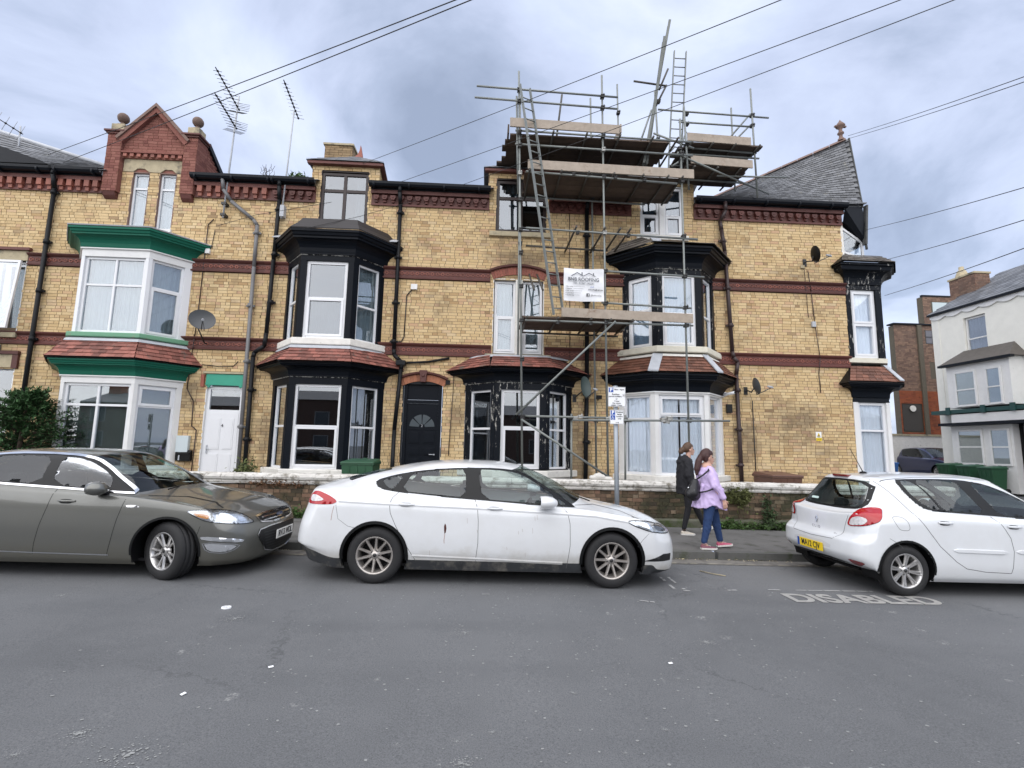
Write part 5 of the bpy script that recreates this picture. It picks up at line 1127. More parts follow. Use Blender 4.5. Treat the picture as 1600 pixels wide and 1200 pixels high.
def densify(poly, s, closed=True):
    o = []; n = len(poly)
    for i in range(n if closed else n-1):
        a, b = poly[i], poly[(i+1) % n]; L = hypot(b[0]-a[0], b[1]-a[1]); m = max(1, int(math.ceil(L/s)))
        for k in range(m): o.append((a[0]+(b[0]-a[0])*k/m, a[1]+(b[1]-a[1])*k/m))
    if not closed: o.append(poly[-1])
    return o
class Car:
    def __init__(s, name, label, loc, rz, rings, paint, glass=None, group='cars parked along the kerb'):
        s.root = thing(name, label, 'car', (0, 0, 0), group); s.root.location = loc; s.root.rotation_euler = (0, SL, rz)
        s.G = shell_grid(rings); s.paint = paint; s.glass = glass or M_CARGLASS
        G = s.G; nv, nu = G.shape[:2]; V = G*[1, -1, 1]; s.V = V.reshape(-1, 3); s.nu, s.nv = nu, nv
        F = [(v*nu+u, v*nu+u+1, (v+1)*nu+u+1, (v+1)*nu+u) for v in range(nv-1) for u in range(nu-1)]
        s.F = F; s.bvh = BVHTree.FromPolygons([tuple(p) for p in s.V], F)
        s.kill = []; s.killers = []
    def hit(s, mode, a, b):
        if mode == 'side': o, d = Vector((a, -3, b)), Vector((0, 1, 0))
        elif mode == 'front': o, d = Vector((5, a, b)), Vector((-1, 0, 0))
        elif mode == 'rear': o, d = Vector((-5, a, b)), Vector((1, 0, 0))
        elif isinstance(mode, tuple):
            d = Vector((cos(mode[1]), sin(mode[1]), 0)); o = Vector((sin(mode[1]), -cos(mode[1]), 0))*a-d*5; o.z = b
        else: o, d = Vector((a, b, 4)), Vector((0, 0, -1))
        if mode in ('front', 'rear') and a > 0: o.y = -a; p = s.bvh.ray_cast(o, d); m = True
        else: p = s.bvh.ray_cast(o, d); m = False
        if p[0] is None:
            if isinstance(mode, tuple):
                q = s.bvh.find_nearest(o+d*4.2); return q[0], -d
            q = s.bvh.find_nearest(Vector((a, -.9, b)) if mode == 'side' else Vector(((1 if mode == 'front' else -1)*2.2, -abs(a), b)) if mode != 'top' else Vector((a, b, 1)))
            loc = q[0].copy(); nn = -d
            if mode == 'side': loc.x, loc.z = a, b
            elif mode != 'top': loc.y, loc.z = -abs(a), b
            else: loc.x, loc.y = a, b
        else: loc, nn = p[0].copy(), p[1]
        if nn.dot(d) > 0: nn = -nn
        if m: loc.y = -loc.y; nn = Vector((nn.x, -nn.y, nn.z))
        return loc, nn
    def patch(s, mode, poly, name, m, off=.002, holes=(), both=True, sp=.035, parent=None, thick=0, bulge=0, label=None):
        P = densify(poly, sp); pts = list(P); edges = [(i, (i+1) % len(P)) for i in range(len(P))]; allh = []
        for h in holes:
            h = densify(h, sp); k = len(pts); pts += h; edges += [(k+i, k+(i+1) % len(h)) for i in range(len(h))]; allh.append(h)
        x0, x1 = min(p[0] for p in P), max(p[0] for p in P); y0, y1 = min(p[1] for p in P), max(p[1] for p in P)
        y = y0+sp*.5; bd = list(pts)
        while y < y1:
            x = x0+sp*.5
            while x < x1:
                if inpoly((x, y), P) and not any(inpoly((x, y), h) for h in allh) and min((x-q[0])**2+(y-q[1])**2 for q in bd) > (sp*.45)**2: pts.append((x, y))
                x += sp
            y += sp
        r = delaunay_2d_cdt([Vector(p) for p in pts], edges, [], 0, 1e-6)
        vs = [tuple(v) for v in r[0]]; fs = [f for f in r[2] if (lambda c: inpoly(c, P) and not any(inpoly(c, h) for h in allh))((sum(vs[i][0] for i in f)/3, sum(vs[i][1] for i in f)/3))]
        W_ = []
        for a, b in vs:
            l, nn = s.hit(mode, a, b); W_.append(tuple(l+nn*off))
        if mode == 'top' or mode == 'side' or True:
            f0 = fs[0]; A, B, C = [Vector(W_[i]) for i in f0]; nn = (B-A).cross(C-A); out = s.hit(mode, vs[f0[0]][0], vs[f0[0]][1])[1]
            if nn.dot(out) < 0: fs = [tuple(reversed(f)) for f in fs]
        par = parent or s.root; res = []
        mb = MB().add(W_, fs, True); me = mb.mesh(name, m); o = obj(name, me, None, par, label); res.append(o)
        if both:
            me2 = MB().add([(x, -y_, z) for x, y_, z in W_], [tuple(reversed(f)) for f in fs], True).mesh(name, m); res.append(obj(name, me2, None, par, label))
        return res
    def seam(s, mode, pts, w=.006, off=.0008, m=None, both=True, name='panel_gap', parent=None):
        P = densify(pts, .03, False); L, Rr = [], []
        for i, p in enumerate(P):
            a = P[max(0, i-1)]; b = P[min(len(P)-1, i+1)]; t = Vector((b[0]-a[0], b[1]-a[1])).normalized(); n = Vector((-t.y, t.x))*w/2
            for q, sg in ((L, 1), (Rr, -1)):
                l, nn = s.hit(mode, p[0]+n.x*sg, p[1]+n.y*sg); q.append(l+nn*off)
        mb = MB().rings([L, Rr]); 
        if both: obj(name, MB().rings([[Vector((q.x, -q.y, q.z)) for q in Rr], [Vector((q.x, -q.y, q.z)) for q in L]]), m or M_BLACKPL, parent or s.root)
        return obj(name, mb, m or M_BLACKPL, parent or s.root)
    def finish(s, arches, dlo, glass_u=(3.55, 13.2), vb=None, vc=None, trim_v=1, trim_m=None, ar=.37, under=.2):
        """build the shell: cut arches and side glass; windscreen and rear glass as grid-aligned pieces. vb, vc = ring index of glass base and roof edge"""
        nu, nv = s.nu, s.nv; V = s.V.copy(); cw, cr = glass_u
        for (ax, az) in arches:                       # snap the grid onto the arch circle
            d = V[:, [0, 2]]-[ax, az]; r = np.hypot(d[:, 0], d[:, 1]); m_ = (np.abs(r-ar) < .012) & (V[:, 1] < -.5); V[m_, 0] = ax+d[m_, 0]/r[m_]*ar; V[m_, 2] = az+d[m_, 1]/r[m_]*ar
        U = {'body': [], 'lower_trim': [], 'windscreen': [], 'rear_window': []}
        b0, b1 = vb*NV, vc*NV
        for v in range(nv-1):
            for u in range(nu-1):
                f = (v*nu+u, v*nu+u+1, (v+1)*nu+u+1, (v+1)*nu+u); c = V[list(f)].mean(axis=0); uc = (u+.5)/NU
                if c[1] < -.5 and any(hypot(c[0]-ax, c[2]-az) < ar for ax, az in arches): continue
                if c[1] < -.45 and cw < uc < cr+.25 and inpoly((c[0], c[2]), dlo): continue
                k = 'body'
                if v < trim_v*NV and trim_m is not None: k = 'lower_trim'
                if b0+1 <= v < b1-1 and uc < s.wu: k = 'windscreen'
                elif b0+s.rv[0] <= v < b1-s.rv[1] and uc > s.ru: k = 'rear_window'
                U[k].append(f)
        mats = {'body': s.paint, 'lower_trim': trim_m, 'windscreen': s.glass, 'rear_window': s.rglass if hasattr(s, 'rglass') else s.glass}
        for k, fs in U.items():
            if not fs: continue
            n = len(V); vv = np.concatenate([V, V*[1, -1, 1]]); ff = fs+[tuple(i+n for i in reversed(f)) for f in fs]
            bm = bmesh.new(); me = bpy.data.meshes.new(k); me.from_pydata([tuple(p) for p in vv], [], ff); bm.from_mesh(me)
            bmesh.ops.delete(bm, geom=[v for v in bm.verts if not v.link_faces], context='VERTS'); bmesh.ops.remove_doubles(bm, verts=bm.verts, dist=1e-4)
            bmesh.ops.recalc_face_normals(bm, faces=bm.faces)
            bm.to_mesh(me); bm.free(); me.polygons.foreach_set('use_smooth', [True]*len(me.polygons)); me.materials.append(mats[k]); o = obj(k, me, None, s.root)
            if k == 'body': s.body = o
    def under(s, arches, ar, x0, x1, hw, zf=.19, floor=.30):
        mb = MB().box(x0+.30, x1-.30, -hw+.12, hw-.12, zf, zf+.03); mb.box(x0+.12, x0+.2999, -hw+.35, hw-.35, zf+.03, zf+.06); mb.box(x1-.2999, x1-.12, -hw+.35, hw-.35, zf, zf+.03)
        for ax, az in arches:
            for sg in (-1, 1):
                n = 22; rr = []
                for y in (sg*(hw-.012), sg*(hw-.30)): rr.append([(ax+(ar+.004)*cos(a), y, az+(ar+.004)*sin(a)) for a in [(-.35+i/n*(pi+.7)) for i in range(n+1)]])
                mb.rings(rr, smooth=True); mb.add([rr[1][i] for i in range(n+1)], [tuple(range(n+1))])
        obj('underbody', mb, M_BLACKPL, s.root)
    def arch_lip(s, arches, ar, w=.022, m=None):
        for ax, az in arches:
            pts = [(ax+ar*cos(a), az+ar*sin(a)) for a in [(-.12+i/24*(pi+.24)) for i in range(25)]]
            s.seam('side', pts, w=w+.006, off=.006, m=m or s.paint, name='arch_lip')
def wheel(root, x, y, z, side, r, rim_r, wd, spokes, rim_m, style='twin', steer=0, dark=None):
    """side = -1 for the near (street) side"""
    T = MB(); hw = wd/2
    prof = [(rim_r-.005, -hw+.01), (rim_r+.012, -hw-.002), (rim_r+.04, -hw-.006), (r-.035, -hw+.0), (r-.01, -hw+.022), (r, -hw+.045)]
    for k in (-.25, .0, .25): prof += [(r, hw*(k*2-.12)), (r-.007, hw*(k*2-.1)), (r-.007, hw*(k*2-.04)), (r, hw*(k*2-.02))]
    prof += [(r, hw-.045), (r-.01, hw-.022), (r-.035, hw), (rim_r+.012, hw+.002), (rim_r-.005, hw-.01)]
    T.lathe((0, 0, 0), [(a, b) for a, b in prof], 48, 'Y')
    ty = obj('wheel', T, mat('tyre_rubber', (.014, .014, .015), .75, var=.15, vscale=20, bump=.2), root)
    ty.location = (x, y, z); ty.rotation_euler = (0, RND.uniform(0, 1.2), 0) if not steer else (0, .4, steer)
    if side > 0: ty.rotation_euler = (0, .3, pi+steer)
    # lathe axis 'Y' points to -y, so +h is the street face
    B = MB().lathe((0, 0, 0), [(rim_r, hw-.008), (rim_r-.012, hw-.004), (rim_r-.02, hw-.02), (rim_r-.035, hw-.05), (rim_r-.04, -hw+.02)], 48, 'Y'); obj('rim', B, rim_m, ty)
    D = MB().lathe((0, 0, 0), [(0.0, hw-.10), (rim_r*.62, hw-.10), (rim_r*.62, hw-.13), (rim_r-.04, hw-.13)], 32, 'Y'); obj('brake_disc', D, dark or M_BLACKPL, ty)
    S = MB(); hb = hw-.028
    for i in range(spokes):
        a = 2*pi*i/spokes; forks = {'single': [(0, 0)], 'twin': [(-.10, -.16), (.10, .16)], 'y': [(-.05, -.30), (.05, .30)]}[style]
        for (da, db) in forks:
            ca = Vector((cos(a+da), 0, sin(a+da))); cb = Vector((cos(a+db*(.5 if style == 'twin' else .75)), 0, sin(a+db*(.5 if style == 'twin' else .75))))
            p0 = ca*.045; p1 = cb*(rim_r-.012); t = (p1-p0).normalized(); n = Vector((-t.z, 0, t.x)); w0, w1 = (.013, .010) if style != 'single' else (.017, .012); e0, e1 = -(hb+.0), -(hb+.004); mid = p0.lerp(p1, .55)
            sec = []
            for p, w_, e in ((p0, w0*1.2, e0+.012), (mid, w0, e0+.0), (p1, w1*1.5, e1-.008)):
                sec.append([p+n*w_+Vector((0, e+.012, 0)), p+n*w_*.45+Vector((0, e-.006, 0)), p-n*w_*.45+Vector((0, e-.006, 0)), p-n*w_+Vector((0, e+.012, 0)), p+Vector((0, e+.035, 0))])
            S.rings(sec, closed=True)
    S.lathe((0, 0, 0), [(.0, hb-.0), (.03, hb), (.034, hb-.004), (.07, hb-.012), (.075, hb-.04)], 20, 'Y'); obj('spokes', S, rim_m, ty)
    K = MB()
    for i in range(5): a = 2*pi*i/5+.3; K.lathe((.052*cos(a), 0, .052*sin(a)), [(.009, hb-.02), (.009, hb-.004), (0, hb-.003)], 8, 'Y')
    K.lathe((0, 0, 0), [(.022, hb), (.022, hb+.003), (0, hb+.004)], 16, 'Y'); obj('wheel_nuts', K, M_CLIP, ty)
    return ty
def seat(root, x, y, z=.32, m=None, back=.62, w=.24):
    m = m or mat('seat_fabric', (.035, .036, .04), .85, var=.1)
    mb = MB().add([(x-.28, y-w, z), (x+.26, y-w, z), (x+.26, y+w, z), (x-.28, y+w, z), (x-.25, y-w, z+.14), (x+.28, y-w, z+.2), (x+.28, y+w, z+.2), (x-.25, y+w, z+.14)], [(3,2,1,0),(4,5,6,7),(0,1,5,4),(1,2,6,5),(2,3,7,6),(3,0,4,7)])
    mb.add([(x-.34, y-w, z+.05), (x-.20, y-w, z+.12), (x-.20, y+w, z+.12), (x-.34, y+w, z+.05), (x-.56, y-w*.8, z+back), (x-.44, y-w*.8, z+back), (x-.44, y+w*.8, z+back), (x-.56, y+w*.8, z+back)], [(3,2,1,0),(4,5,6,7),(0,1,5,4),(1,2,6,5),(2,3,7,6),(3,0,4,7)])
    mb.add([(x-.57, y-.12, z+back+.03), (x-.47, y-.12, z+back+.03), (x-.47, y+.12, z+back+.03), (x-.57, y+.12, z+back+.03), (x-.6, y-.10, z+back+.2), (x-.50, y-.10, z+back+.2), (x-.50, y+.10, z+back+.2), (x-.6, y+.10, z+back+.2)], [(3,2,1,0),(4,5,6,7),(0,1,5,4),(1,2,6,5),(2,3,7,6),(3,0,4,7)])
    return obj('seat', mb, m, root, bevel=.03)
def interior(root, fx, rx, hw, dash_x, floor=.28, wheel_y=-.36, belt=.88):
    dm = mat('dark_interior', (.03, .031, .034), .85)
    mb = MB().box(rx-.9, dash_x+.3, -hw, hw, floor, floor+.02); mb.box(dash_x, dash_x+.42, -hw, hw, floor+.02, belt-.03)
    for sg in (-1, 1): mb.box(rx-.5, dash_x, sg*hw-.03, sg*hw+.03, floor+.021, belt-.1)
    obj('cabin_trim', mb, dm, root, bevel=.03)
    for y in (-.38, .38): seat(root, fx, y)
    seat(root, rx, -.42, w=.3, back=.55); seat(root, rx, .3, w=.38, back=.55)
    mb = MB(); c = Vector((dash_x-.16, wheel_y, belt-.06)); ax = Vector((-1, 0, .45)).normalized(); q = ax.to_track_quat('Z', 'Y')
    rr = []
    for i in range(21):
        a = 2*pi*i/20; ctr = q @ Vector((cos(a)*.18, sin(a)*.18, 0)); rad = q @ Vector((cos(a), sin(a), 0)); rr.append([c+ctr+rad*.016*cos(b)+ax*.016*sin(b) for b in [2*pi*k/6 for k in range(6)]])
    mb.rings(rr, closed=True, smooth=True); mb.obox(c+q@Vector((-.16, -.03, -.02)), q@Vector((.32, 0, 0)), q@Vector((0, .06, 0)), q@Vector((0, 0, .03))); obj('steering_wheel', mb, M_BLACKPL, root)
def mirror(root, x, y, z, m, flip=1, sc=1.):
    for sg in (-1, 1):
        mb = MB(); rr = []
        for (dx, hy, hz) in ((-.06, .10, .062), (-.055, .115, .075), (.0, .118, .08), (.06, .10, .068), (.10, .06, .035), (.11, .02, .01)):
            rr.append([(x+dx*sc, sg*(y+.02+hy*cos(a)), z+hz*sin(a)) for a in [2*pi*k/16 for k in range(16)]])
        mb.rings(rr, closed=True, smooth=True); mb.add(rr[-1], [tuple(range(16))]); h = obj('door_mirror', mb, m, root)
        mb = MB().add([(q[0]-.001, q[1], q[2]) for q in rr[0]], [tuple(reversed(range(16)))]); obj('mirror_glass', mb, mat('mirror', (.6, .63, .66), .05, metal=1), h)
        mb = MB().add([(x-.03, sg*(y-.10), z-.09), (x+.06, sg*(y-.10), z-.09), (x+.05, sg*(y+.0), z-.04), (x-.03, sg*(y+.0), z-.04), (x-.03, sg*(y-.10), z-.05), (x+.06, sg*(y-.10), z-.05), (x+.05, sg*(y+.0), z-.01), (x-.03, sg*(y+.0), z-.01)], [(3,2,1,0),(4,5,6,7),(0,1,5,4),(1,2,6,5),(2,3,7,6),(3,0,4,7)]); obj('mirror_arm', mb, M_BLACKPL, h)
def handle(car, x, z, m, L=.19, recess=True):
    l, n = car.hit('side', x, z)
    for sg in (1, -1):
        mb = MB(); rr = []
        for k in range(9):
            t = k/8; xx = x-L/2+L*t; d = .010+.026*sin(pi*min(1, max(0, (t*.96+.02)))); ll, nn = car.hit('side', xx, z); hh = .011+.006*sin(pi*t)
            rr.append([(xx, sg*(ll.y-d+.010), z+hh*.2-hh), (xx, sg*(ll.y-d), z-hh*.3), (xx, sg*(ll.y-d), z+hh*.6), (xx, sg*(ll.y-d+.012), z+hh)])
        mb.rings(rr, closed=True, smooth=True); obj('door_handle', mb, m, car.root, bevel=0)
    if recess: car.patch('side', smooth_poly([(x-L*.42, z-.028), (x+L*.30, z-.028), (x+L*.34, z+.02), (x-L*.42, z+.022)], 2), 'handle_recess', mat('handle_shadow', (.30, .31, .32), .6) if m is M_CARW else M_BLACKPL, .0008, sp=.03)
def number_plate(root, s, org, u, v, yellow=False, w=.52, h=.111, sx=.80, name='number_plate'):
    u, v = Vector(u).normalized(), Vector(v).normalized(); n = u.cross(v); o = Vector(org)
    p = obj(name, MB().obox(o-u*w/2-v*h/2-n*.006, u*w, v*h, n*.009), mat('plate_yellow', (.85, .60, .02), .4) if yellow else mat('plate_white', (.8, .8, .78), .4), root, bevel=.002)
    place_text('registration', text_mesh(s, .112, M_INK, sx=sx, bold=.0012), o+n*.0045+u*(.018 if yellow else 0), u, v, p)
    if yellow: obj('blue_band', MB().obox(o-u*w/2+n*.0032-v*h/2, u*.045, v*h, n*.001), M_INK_B, p)
    return p

def paint_mat(name, col, metal=0, dirt=(.36, .33, .27), dz=.45, amt=.5, rough=.3, coat=1.):
    m = bpy.data.materials.new(name); m.use_nodes = True; t = m.node_tree; p = t.nodes['Principled BSDF']; g = t.nodes.new('ShaderNodeNewGeometry')
    tcn = t.nodes.new('ShaderNodeTexCoord'); sp = t.nodes.new('ShaderNodeSeparateXYZ'); t.links.new(tcn.outputs['Object'], sp.inputs[0])
    low = ramp(t, mth(t, 'ADD', mth(t, 'MULTIPLY', sp.outputs[2], 1/dz), mth(t, 'MULTIPLY', mth(t, 'SUBTRACT', noise_n(t, g.outputs['Position'], 6, 6, .65), .5), 1.1)), [(.45, amt), (1.05, 0.)])
    film = mth(t, 'MULTIPLY', ramp(t, noise_n(t, g.outputs['Position'], 3, 6, .7), [(.4, 0.), (.8, 1.)]), .16)
    f = mth(t, 'ADD', low, film, clamp=True)
    mx_ = t.nodes.new('ShaderNodeMix'); mx_.data_type = 'RGBA'; t.links.new(f, mx_.inputs[0]); mx_.inputs[6].default_value = (*col, 1); mx_.inputs[7].default_value = (*dirt, 1)
    t.links.new(mx_.outputs[2], p.inputs['Base Color']); p.inputs['Metallic'].default_value = metal
    t.links.new(mth(t, 'ADD', mth(t, 'MULTIPLY', f, .5), rough, clamp=True), p.inputs['Roughness'])
    t.links.new(mth(t, 'SUBTRACT', coat, mth(t, 'MULTIPLY', f, 1.6), clamp=True), p.inputs['Coat Weight']); p.inputs['Coat Roughness'].default_value = .05; p.inputs['Coat IOR'].default_value = 1.45
    MATS[name] = m; return m
M_CARW = paint_mat('white_car_paint', (.66, .675, .69), amt=.62)
M_CARW2 = paint_mat('clean_white_car_paint', (.67, .69, .71), amt=.08)
M_CARG = paint_mat('olive_grey_car_paint', (.135, .137, .126), metal=.55, dirt=(.13, .12, .09), amt=.45, rough=.34)
M_CHROME = mat('chrome', (.75, .76, .78), .12, metal=1)
M_ALLOY = mat('dirty_alloy', (.46, .43, .40), .35, metal=.75, var=.12, vscale=20)
M_ALLOY2 = mat('silver_alloy', (.55, .54, .53), .3, metal=.8)
M_TRIMB = mat('satin_black_trim', (.006, .0065, .007), .4, spec=.3)
M_SILL = mat('dirty_black_sill', (.030, .032, .035), .65, var=.25, vscale=9, stain=[((.15, .14, .12), 5, .5, .7)])
M_LAMP_R = mat('tail_lamp_red', (.36, .004, .010), .12, coat=.4, spec=.5)
M_LAMP_C = mat('tail_lamp_clear', (.55, .53, .53), .18, var=.3, vscale=30, coat=1)
M_LAMP_I = mat('lamp_reflector', (.62, .64, .66), .16, metal=.7, var=.3, vscale=25)
M_LAMP_D = mat('lamp_dark', (.05, .052, .056), .3)
M_AMBER = mat('amber_lens', (.75, .33, .10), .2, coat=1)
M_GRILLE = mat('grille_black', (.008, .008, .009), .5)

SX = [1.90, 1.45, 1.02, .55, .05, -.42, -.92, -1.42, -1.86]
def saloon_rings(nose=2.37, tail=-2.47, LZ=(.215, .235, .33)):
    W = .925
    R = [low_ring((.16, .165, .24), nose-.10, tail+.12, .84, SX),
         low_ring(LZ, nose-.03, tail+.05, .885, SX),
         low_ring((.36, .40, .46), nose, tail, .915, SX),
         low_ring((.52, .58, .64), nose-.012, tail+.02, .925, SX),
         low_ring((.66, [.72, .76, .78, .80, .81, .82, .84, .86, .87], .86), nose-.07, tail+.085, .915, SX),
         [(nose-.17, 0, .74), (nose-.20, .40, .735), (nose-.30, .70, .74), (nose-.48, .85, .765), (1.84, .880, .80), (1.45, .895, .86), (1.02, .895, .895), (.55, .895, .90), (.05, .895, .915), (-.42, .895, .935), (-.92, .89, .96), (-1.42, .88, 1.0), (-1.80, .86, 1.02), (tail+.36, .80, 1.04), (tail+.23, .68, 1.055), (tail+.17, .36, 1.065), (tail+.155, 0, 1.07)],
         [(1.98, 0, .835), (1.96, .33, .83), (1.86, .58, .82), (1.70, .73, .83), (1.52, .80, .86), (1.30, .835, .90), (.90, .865, .93), (.50, .88, .935), (.04, .885, .945), (-.42, .885, .965), (-.90, .878, .99), (-1.38, .862, 1.03), (-1.72, .83, 1.06), (-2.02, .74, 1.085), (-2.14, .60, 1.10), (-2.19, .32, 1.11), (-2.20, 0, 1.115)],
         [(1.22, 0, .995), (1.20, .25, .99), (1.13, .50, .975), (1.04, .68, .955), (.97, .77, .945), (.84, .815, .945), (.60, .84, .95), (.30, .855, .96), (0, .86, .975), (-.40, .86, .995), (-.85, .855, 1.02), (-1.25, .84, 1.06), (-1.60, .77, 1.11), (-1.84, .62, 1.14), (-1.95, .46, 1.155), (-2.0, .22, 1.165), (-2.02, 0, 1.17)],
         [(.76, 0, 1.235), (.745, .22, 1.23), (.695, .44, 1.215), (.62, .595, 1.19), (.54, .68, 1.17), (.42, .715, 1.19), (.22, .745, 1.20), (-.02, .755, 1.21), (-.27, .758, 1.215), (-.57, .755, 1.22), (-.90, .748, 1.215), (-1.22, .73, 1.21), (-1.44, .67, 1.215), (-1.58, .55, 1.24), (-1.65, .40, 1.25), (-1.68, .21, 1.26), (-1.69, 0, 1.262)],
         [(.30, 0, 1.415), (.29, .2, 1.41), (.26, .38, 1.40), (.20, .52, 1.38), (.11, .588, 1.365), (-.02, .612, 1.375), (-.18, .625, 1.382), (-.36, .628, 1.386), (-.55, .628, 1.384), (-.75, .622, 1.372), (-.95, .612, 1.35), (-1.14, .592, 1.322), (-1.25, .55, 1.312), (-1.30, .46, 1.32), (-1.325, .34, 1.333), (-1.335, .18, 1.342), (-1.34, 0, 1.345)],
         [(.16, 0, 1.437), (.155, .16, 1.435), (.13, .30, 1.43), (.08, .40, 1.42), (.02, .45, 1.415), (-.07, .468, 1.42), (-.20, .475, 1.425), (-.36, .478, 1.43), (-.53, .478, 1.43), (-.72, .473, 1.42), (-.90, .462, 1.40), (-1.05, .44, 1.375), (-1.13, .40, 1.365), (-1.18, .34, 1.365), (-1.20, .25, 1.37), (-1.21, .13, 1.372), (-1.215, 0, 1.373)],
         [(.0, 0, 1.452), (-.01, .06, 1.452), (-.02, .11, 1.452), (-.05, .15, 1.452), (-.09, .17, 1.452), (-.15, .18, 1.453), (-.25, .19, 1.454), (-.38, .19, 1.454), (-.52, .19, 1.452), (-.66, .19, 1.445), (-.78, .18, 1.436), (-.88, .17, 1.425), (-.93, .14, 1.418), (-.96, .11, 1.414), (-.98, .07, 1.412), (-.99, .04, 1.411), (-.995, 0, 1.41)],
         [(-.04, 0, 1.455), (-.05, 0, 1.455), (-.06, 0, 1.455), (-.08, 0, 1.456), (-.11, 0, 1.456), (-.17, 0, 1.457), (-.27, 0, 1.457), (-.39, 0, 1.457), (-.52, 0, 1.455), (-.65, 0, 1.448), (-.76, 0, 1.44), (-.84, 0, 1.432), (-.88, 0, 1.426), (-.91, 0, 1.422), (-.93, 0, 1.42), (-.94, 0, 1.418), (-.95, 0, 1.417)]]
    return R
AX = [(1.425, .325), (-1.425, .325)]
# ---------------------------------------------------------------- WHITE SALOON
cw = Car('parked_car', 'white family saloon with dirty wheels and scraped rear door, middle of the parked cars', (.13, 6.945, -.002), 0, saloon_rings(LZ=(.19, .285, .42)), M_CARW)
cw.wu, cw.ru, cw.rv = 3.5, 13.35, (2, 2)
K = lambda L, dx=-.13: [(x+dx, z) for x, z in L]
dlo = smooth_poly(K([(-1.37, 1.185), (-1.33, 1.115), (-1.20, 1.075), (-.60, 1.03), (-.02, .995), (.60, .955), (1.05, .935), (1.12, .935), (.98, 1.03), (.70, 1.20), (.50, 1.31), (.36, 1.355), (.1, 1.375), (-.17, 1.372), (-.46, 1.36), (-.86, 1.315), (-1.15, 1.255)]), 1)
inner = [(x*.985+.0, z) for x, z in dlo]
cw.finish(AX, smooth_poly(dlo, 0), vb=7, vc=9, trim_m=M_SILL, ar=.385)
qg = smooth_poly(K([(-1.28, 1.185), (-1.22, 1.215), (-1.02, 1.255), (-1.13, 1.095), (-1.20, 1.11)]), 1)
rg = smooth_poly(K([(-.93, 1.275), (-.80, 1.305), (-.46, 1.34), (-.265, 1.348), (-.245, 1.02), (-.60, 1.045), (-1.03, 1.075)]), 1)
fg = smooth_poly(K([(-.11, 1.352), (.10, 1.352), (.36, 1.328), (.52, 1.265), (.74, 1.135), (.83, 1.075), (.86, .965), (.4, .985), (-.04, 1.01)]), 1)
cg = smooth_poly(K([(.90, 1.03), (.91, .965), (1.0, .957)]), 1)
cw.patch('side', dlo, 'window_surround', M_TRIMB, .0045, holes=[qg, rg, fg, cg])
for g_ in (qg, rg, fg, cg): cw.patch('side', g_, 'side_window', M_CARGLASS, .0035)
cw.arch_lip(AX, .385, .03, M_TRIMB); cw.under(AX, .385, -2.35, 2.25, .90)
for x, st in ((1.42, .0), (-1.42, 0)):
    for sg in (-1, 1): wheel(cw.root, x, sg*.795, .325, sg, .328, .218, .215, 10, M_ALLOY, 'single')
M_GAPW = mat('panel_gap_grey', (.10, .10, .10), .8)
cw.seam('side', K([(-1.06, 1.06), (-1.12, 1.0), (-1.15, .93), (-1.13, .82), (-1.06, .68), (-.94, .48), (-.80, .27)]), m=M_GAPW); cw.seam('side', K([(-.13, 1.0), (-.095, .9), (-.08, .75), (-.075, .5), (-.10, .25)]), m=M_GAPW)
cw.seam('side', K([(.94, .94), (1.0, .88), (1.03, .75), (1.035, .5), (1.0, .22)]), m=M_GAPW); cw.seam('side', K([(-1.78, .90), (-1.74, .74), (-1.62, .66), (-1.5, .635)]), .004, m=M_GAPW)
cw.seam('side', K([(2.0, .66), (1.92, .58), (1.86, .50)]), .004, m=M_GAPW); cw.seam('side', K([(1.12, .955), (1.4, .945), (1.75, .875), (1.98, .79)]), .005, m=M_GAPW)
M_CREASE = mat('crease_highlight', (.80, .81, .82), .3, coat=1)
for z0_, pts in ((0, K([(-1.75, .945), (-1.1, .925), (-.1, .905), (.9, .87), (1.35, .85), (1.75, .79)])), (1, K([(-.85, .335), (-.1, .315), (.95, .285)]))):
    P_ = densify(pts, .06, False)
    for sg in (1, -1):
        mb = MB(); mb.rings([[((l:=cw.hit('side', x, z+.018)[0]).x, sg*(l.y-.000), l.z) for x, z in P_], [((l:=cw.hit('side', x, z)[0]).x, sg*(l.y-.007), l.z) for x, z in P_], [((l:=cw.hit('side', x, z-.02)[0]).x, sg*(l.y+.0), l.z) for x, z in P_]], smooth=False); obj('body_crease', mb, M_CARW, cw.root)
for hx in (-.945, .115): handle(cw, hx-.13, .925 if hx < 0 else .905, M_CARW)
F125 = ('c', radians(125)); F135 = ('c', radians(135))
hl = smooth_poly([(.791, .793), (.867, .812), (1.10, .788), (1.36, .735), (1.42, .70), (1.41, .645), (1.25, .65), (1.02, .682), (.866, .744)], 2)
cw.patch(F125, hl, 'headlamp', M_LAMP_I, .001, sp=.03); cw.patch(F125, smooth_poly([(1.12, .765), (1.33, .725), (1.36, .67), (1.15, .68)], 2), 'lamp_projector', M_LAMP_D, .004, sp=.03)
cw.patch(F125, smooth_poly([(.95, .785), (1.06, .77), (1.07, .695), (.93, .74)], 2), 'lamp_reflector_bowl', mat('lamp_bright', (.75, .77, .8), .1, metal=.8), .004, sp=.03)
cw.patch(F125, hl, 'headlamp_lens', M_LAMPGLASS, .010, sp=.03); cw.seam(F125, hl+[hl[0]], .010, .004, M_TRIMB, name='headlamp_edge')
tl = smooth_poly(K([(-2.10, 1.035), (-2.02, 1.045), (-1.90, 1.01), (-1.80, .965), (-1.77, .93), (-1.84, .90), (-2.10, .895), (-2.16, .91)]), 1)
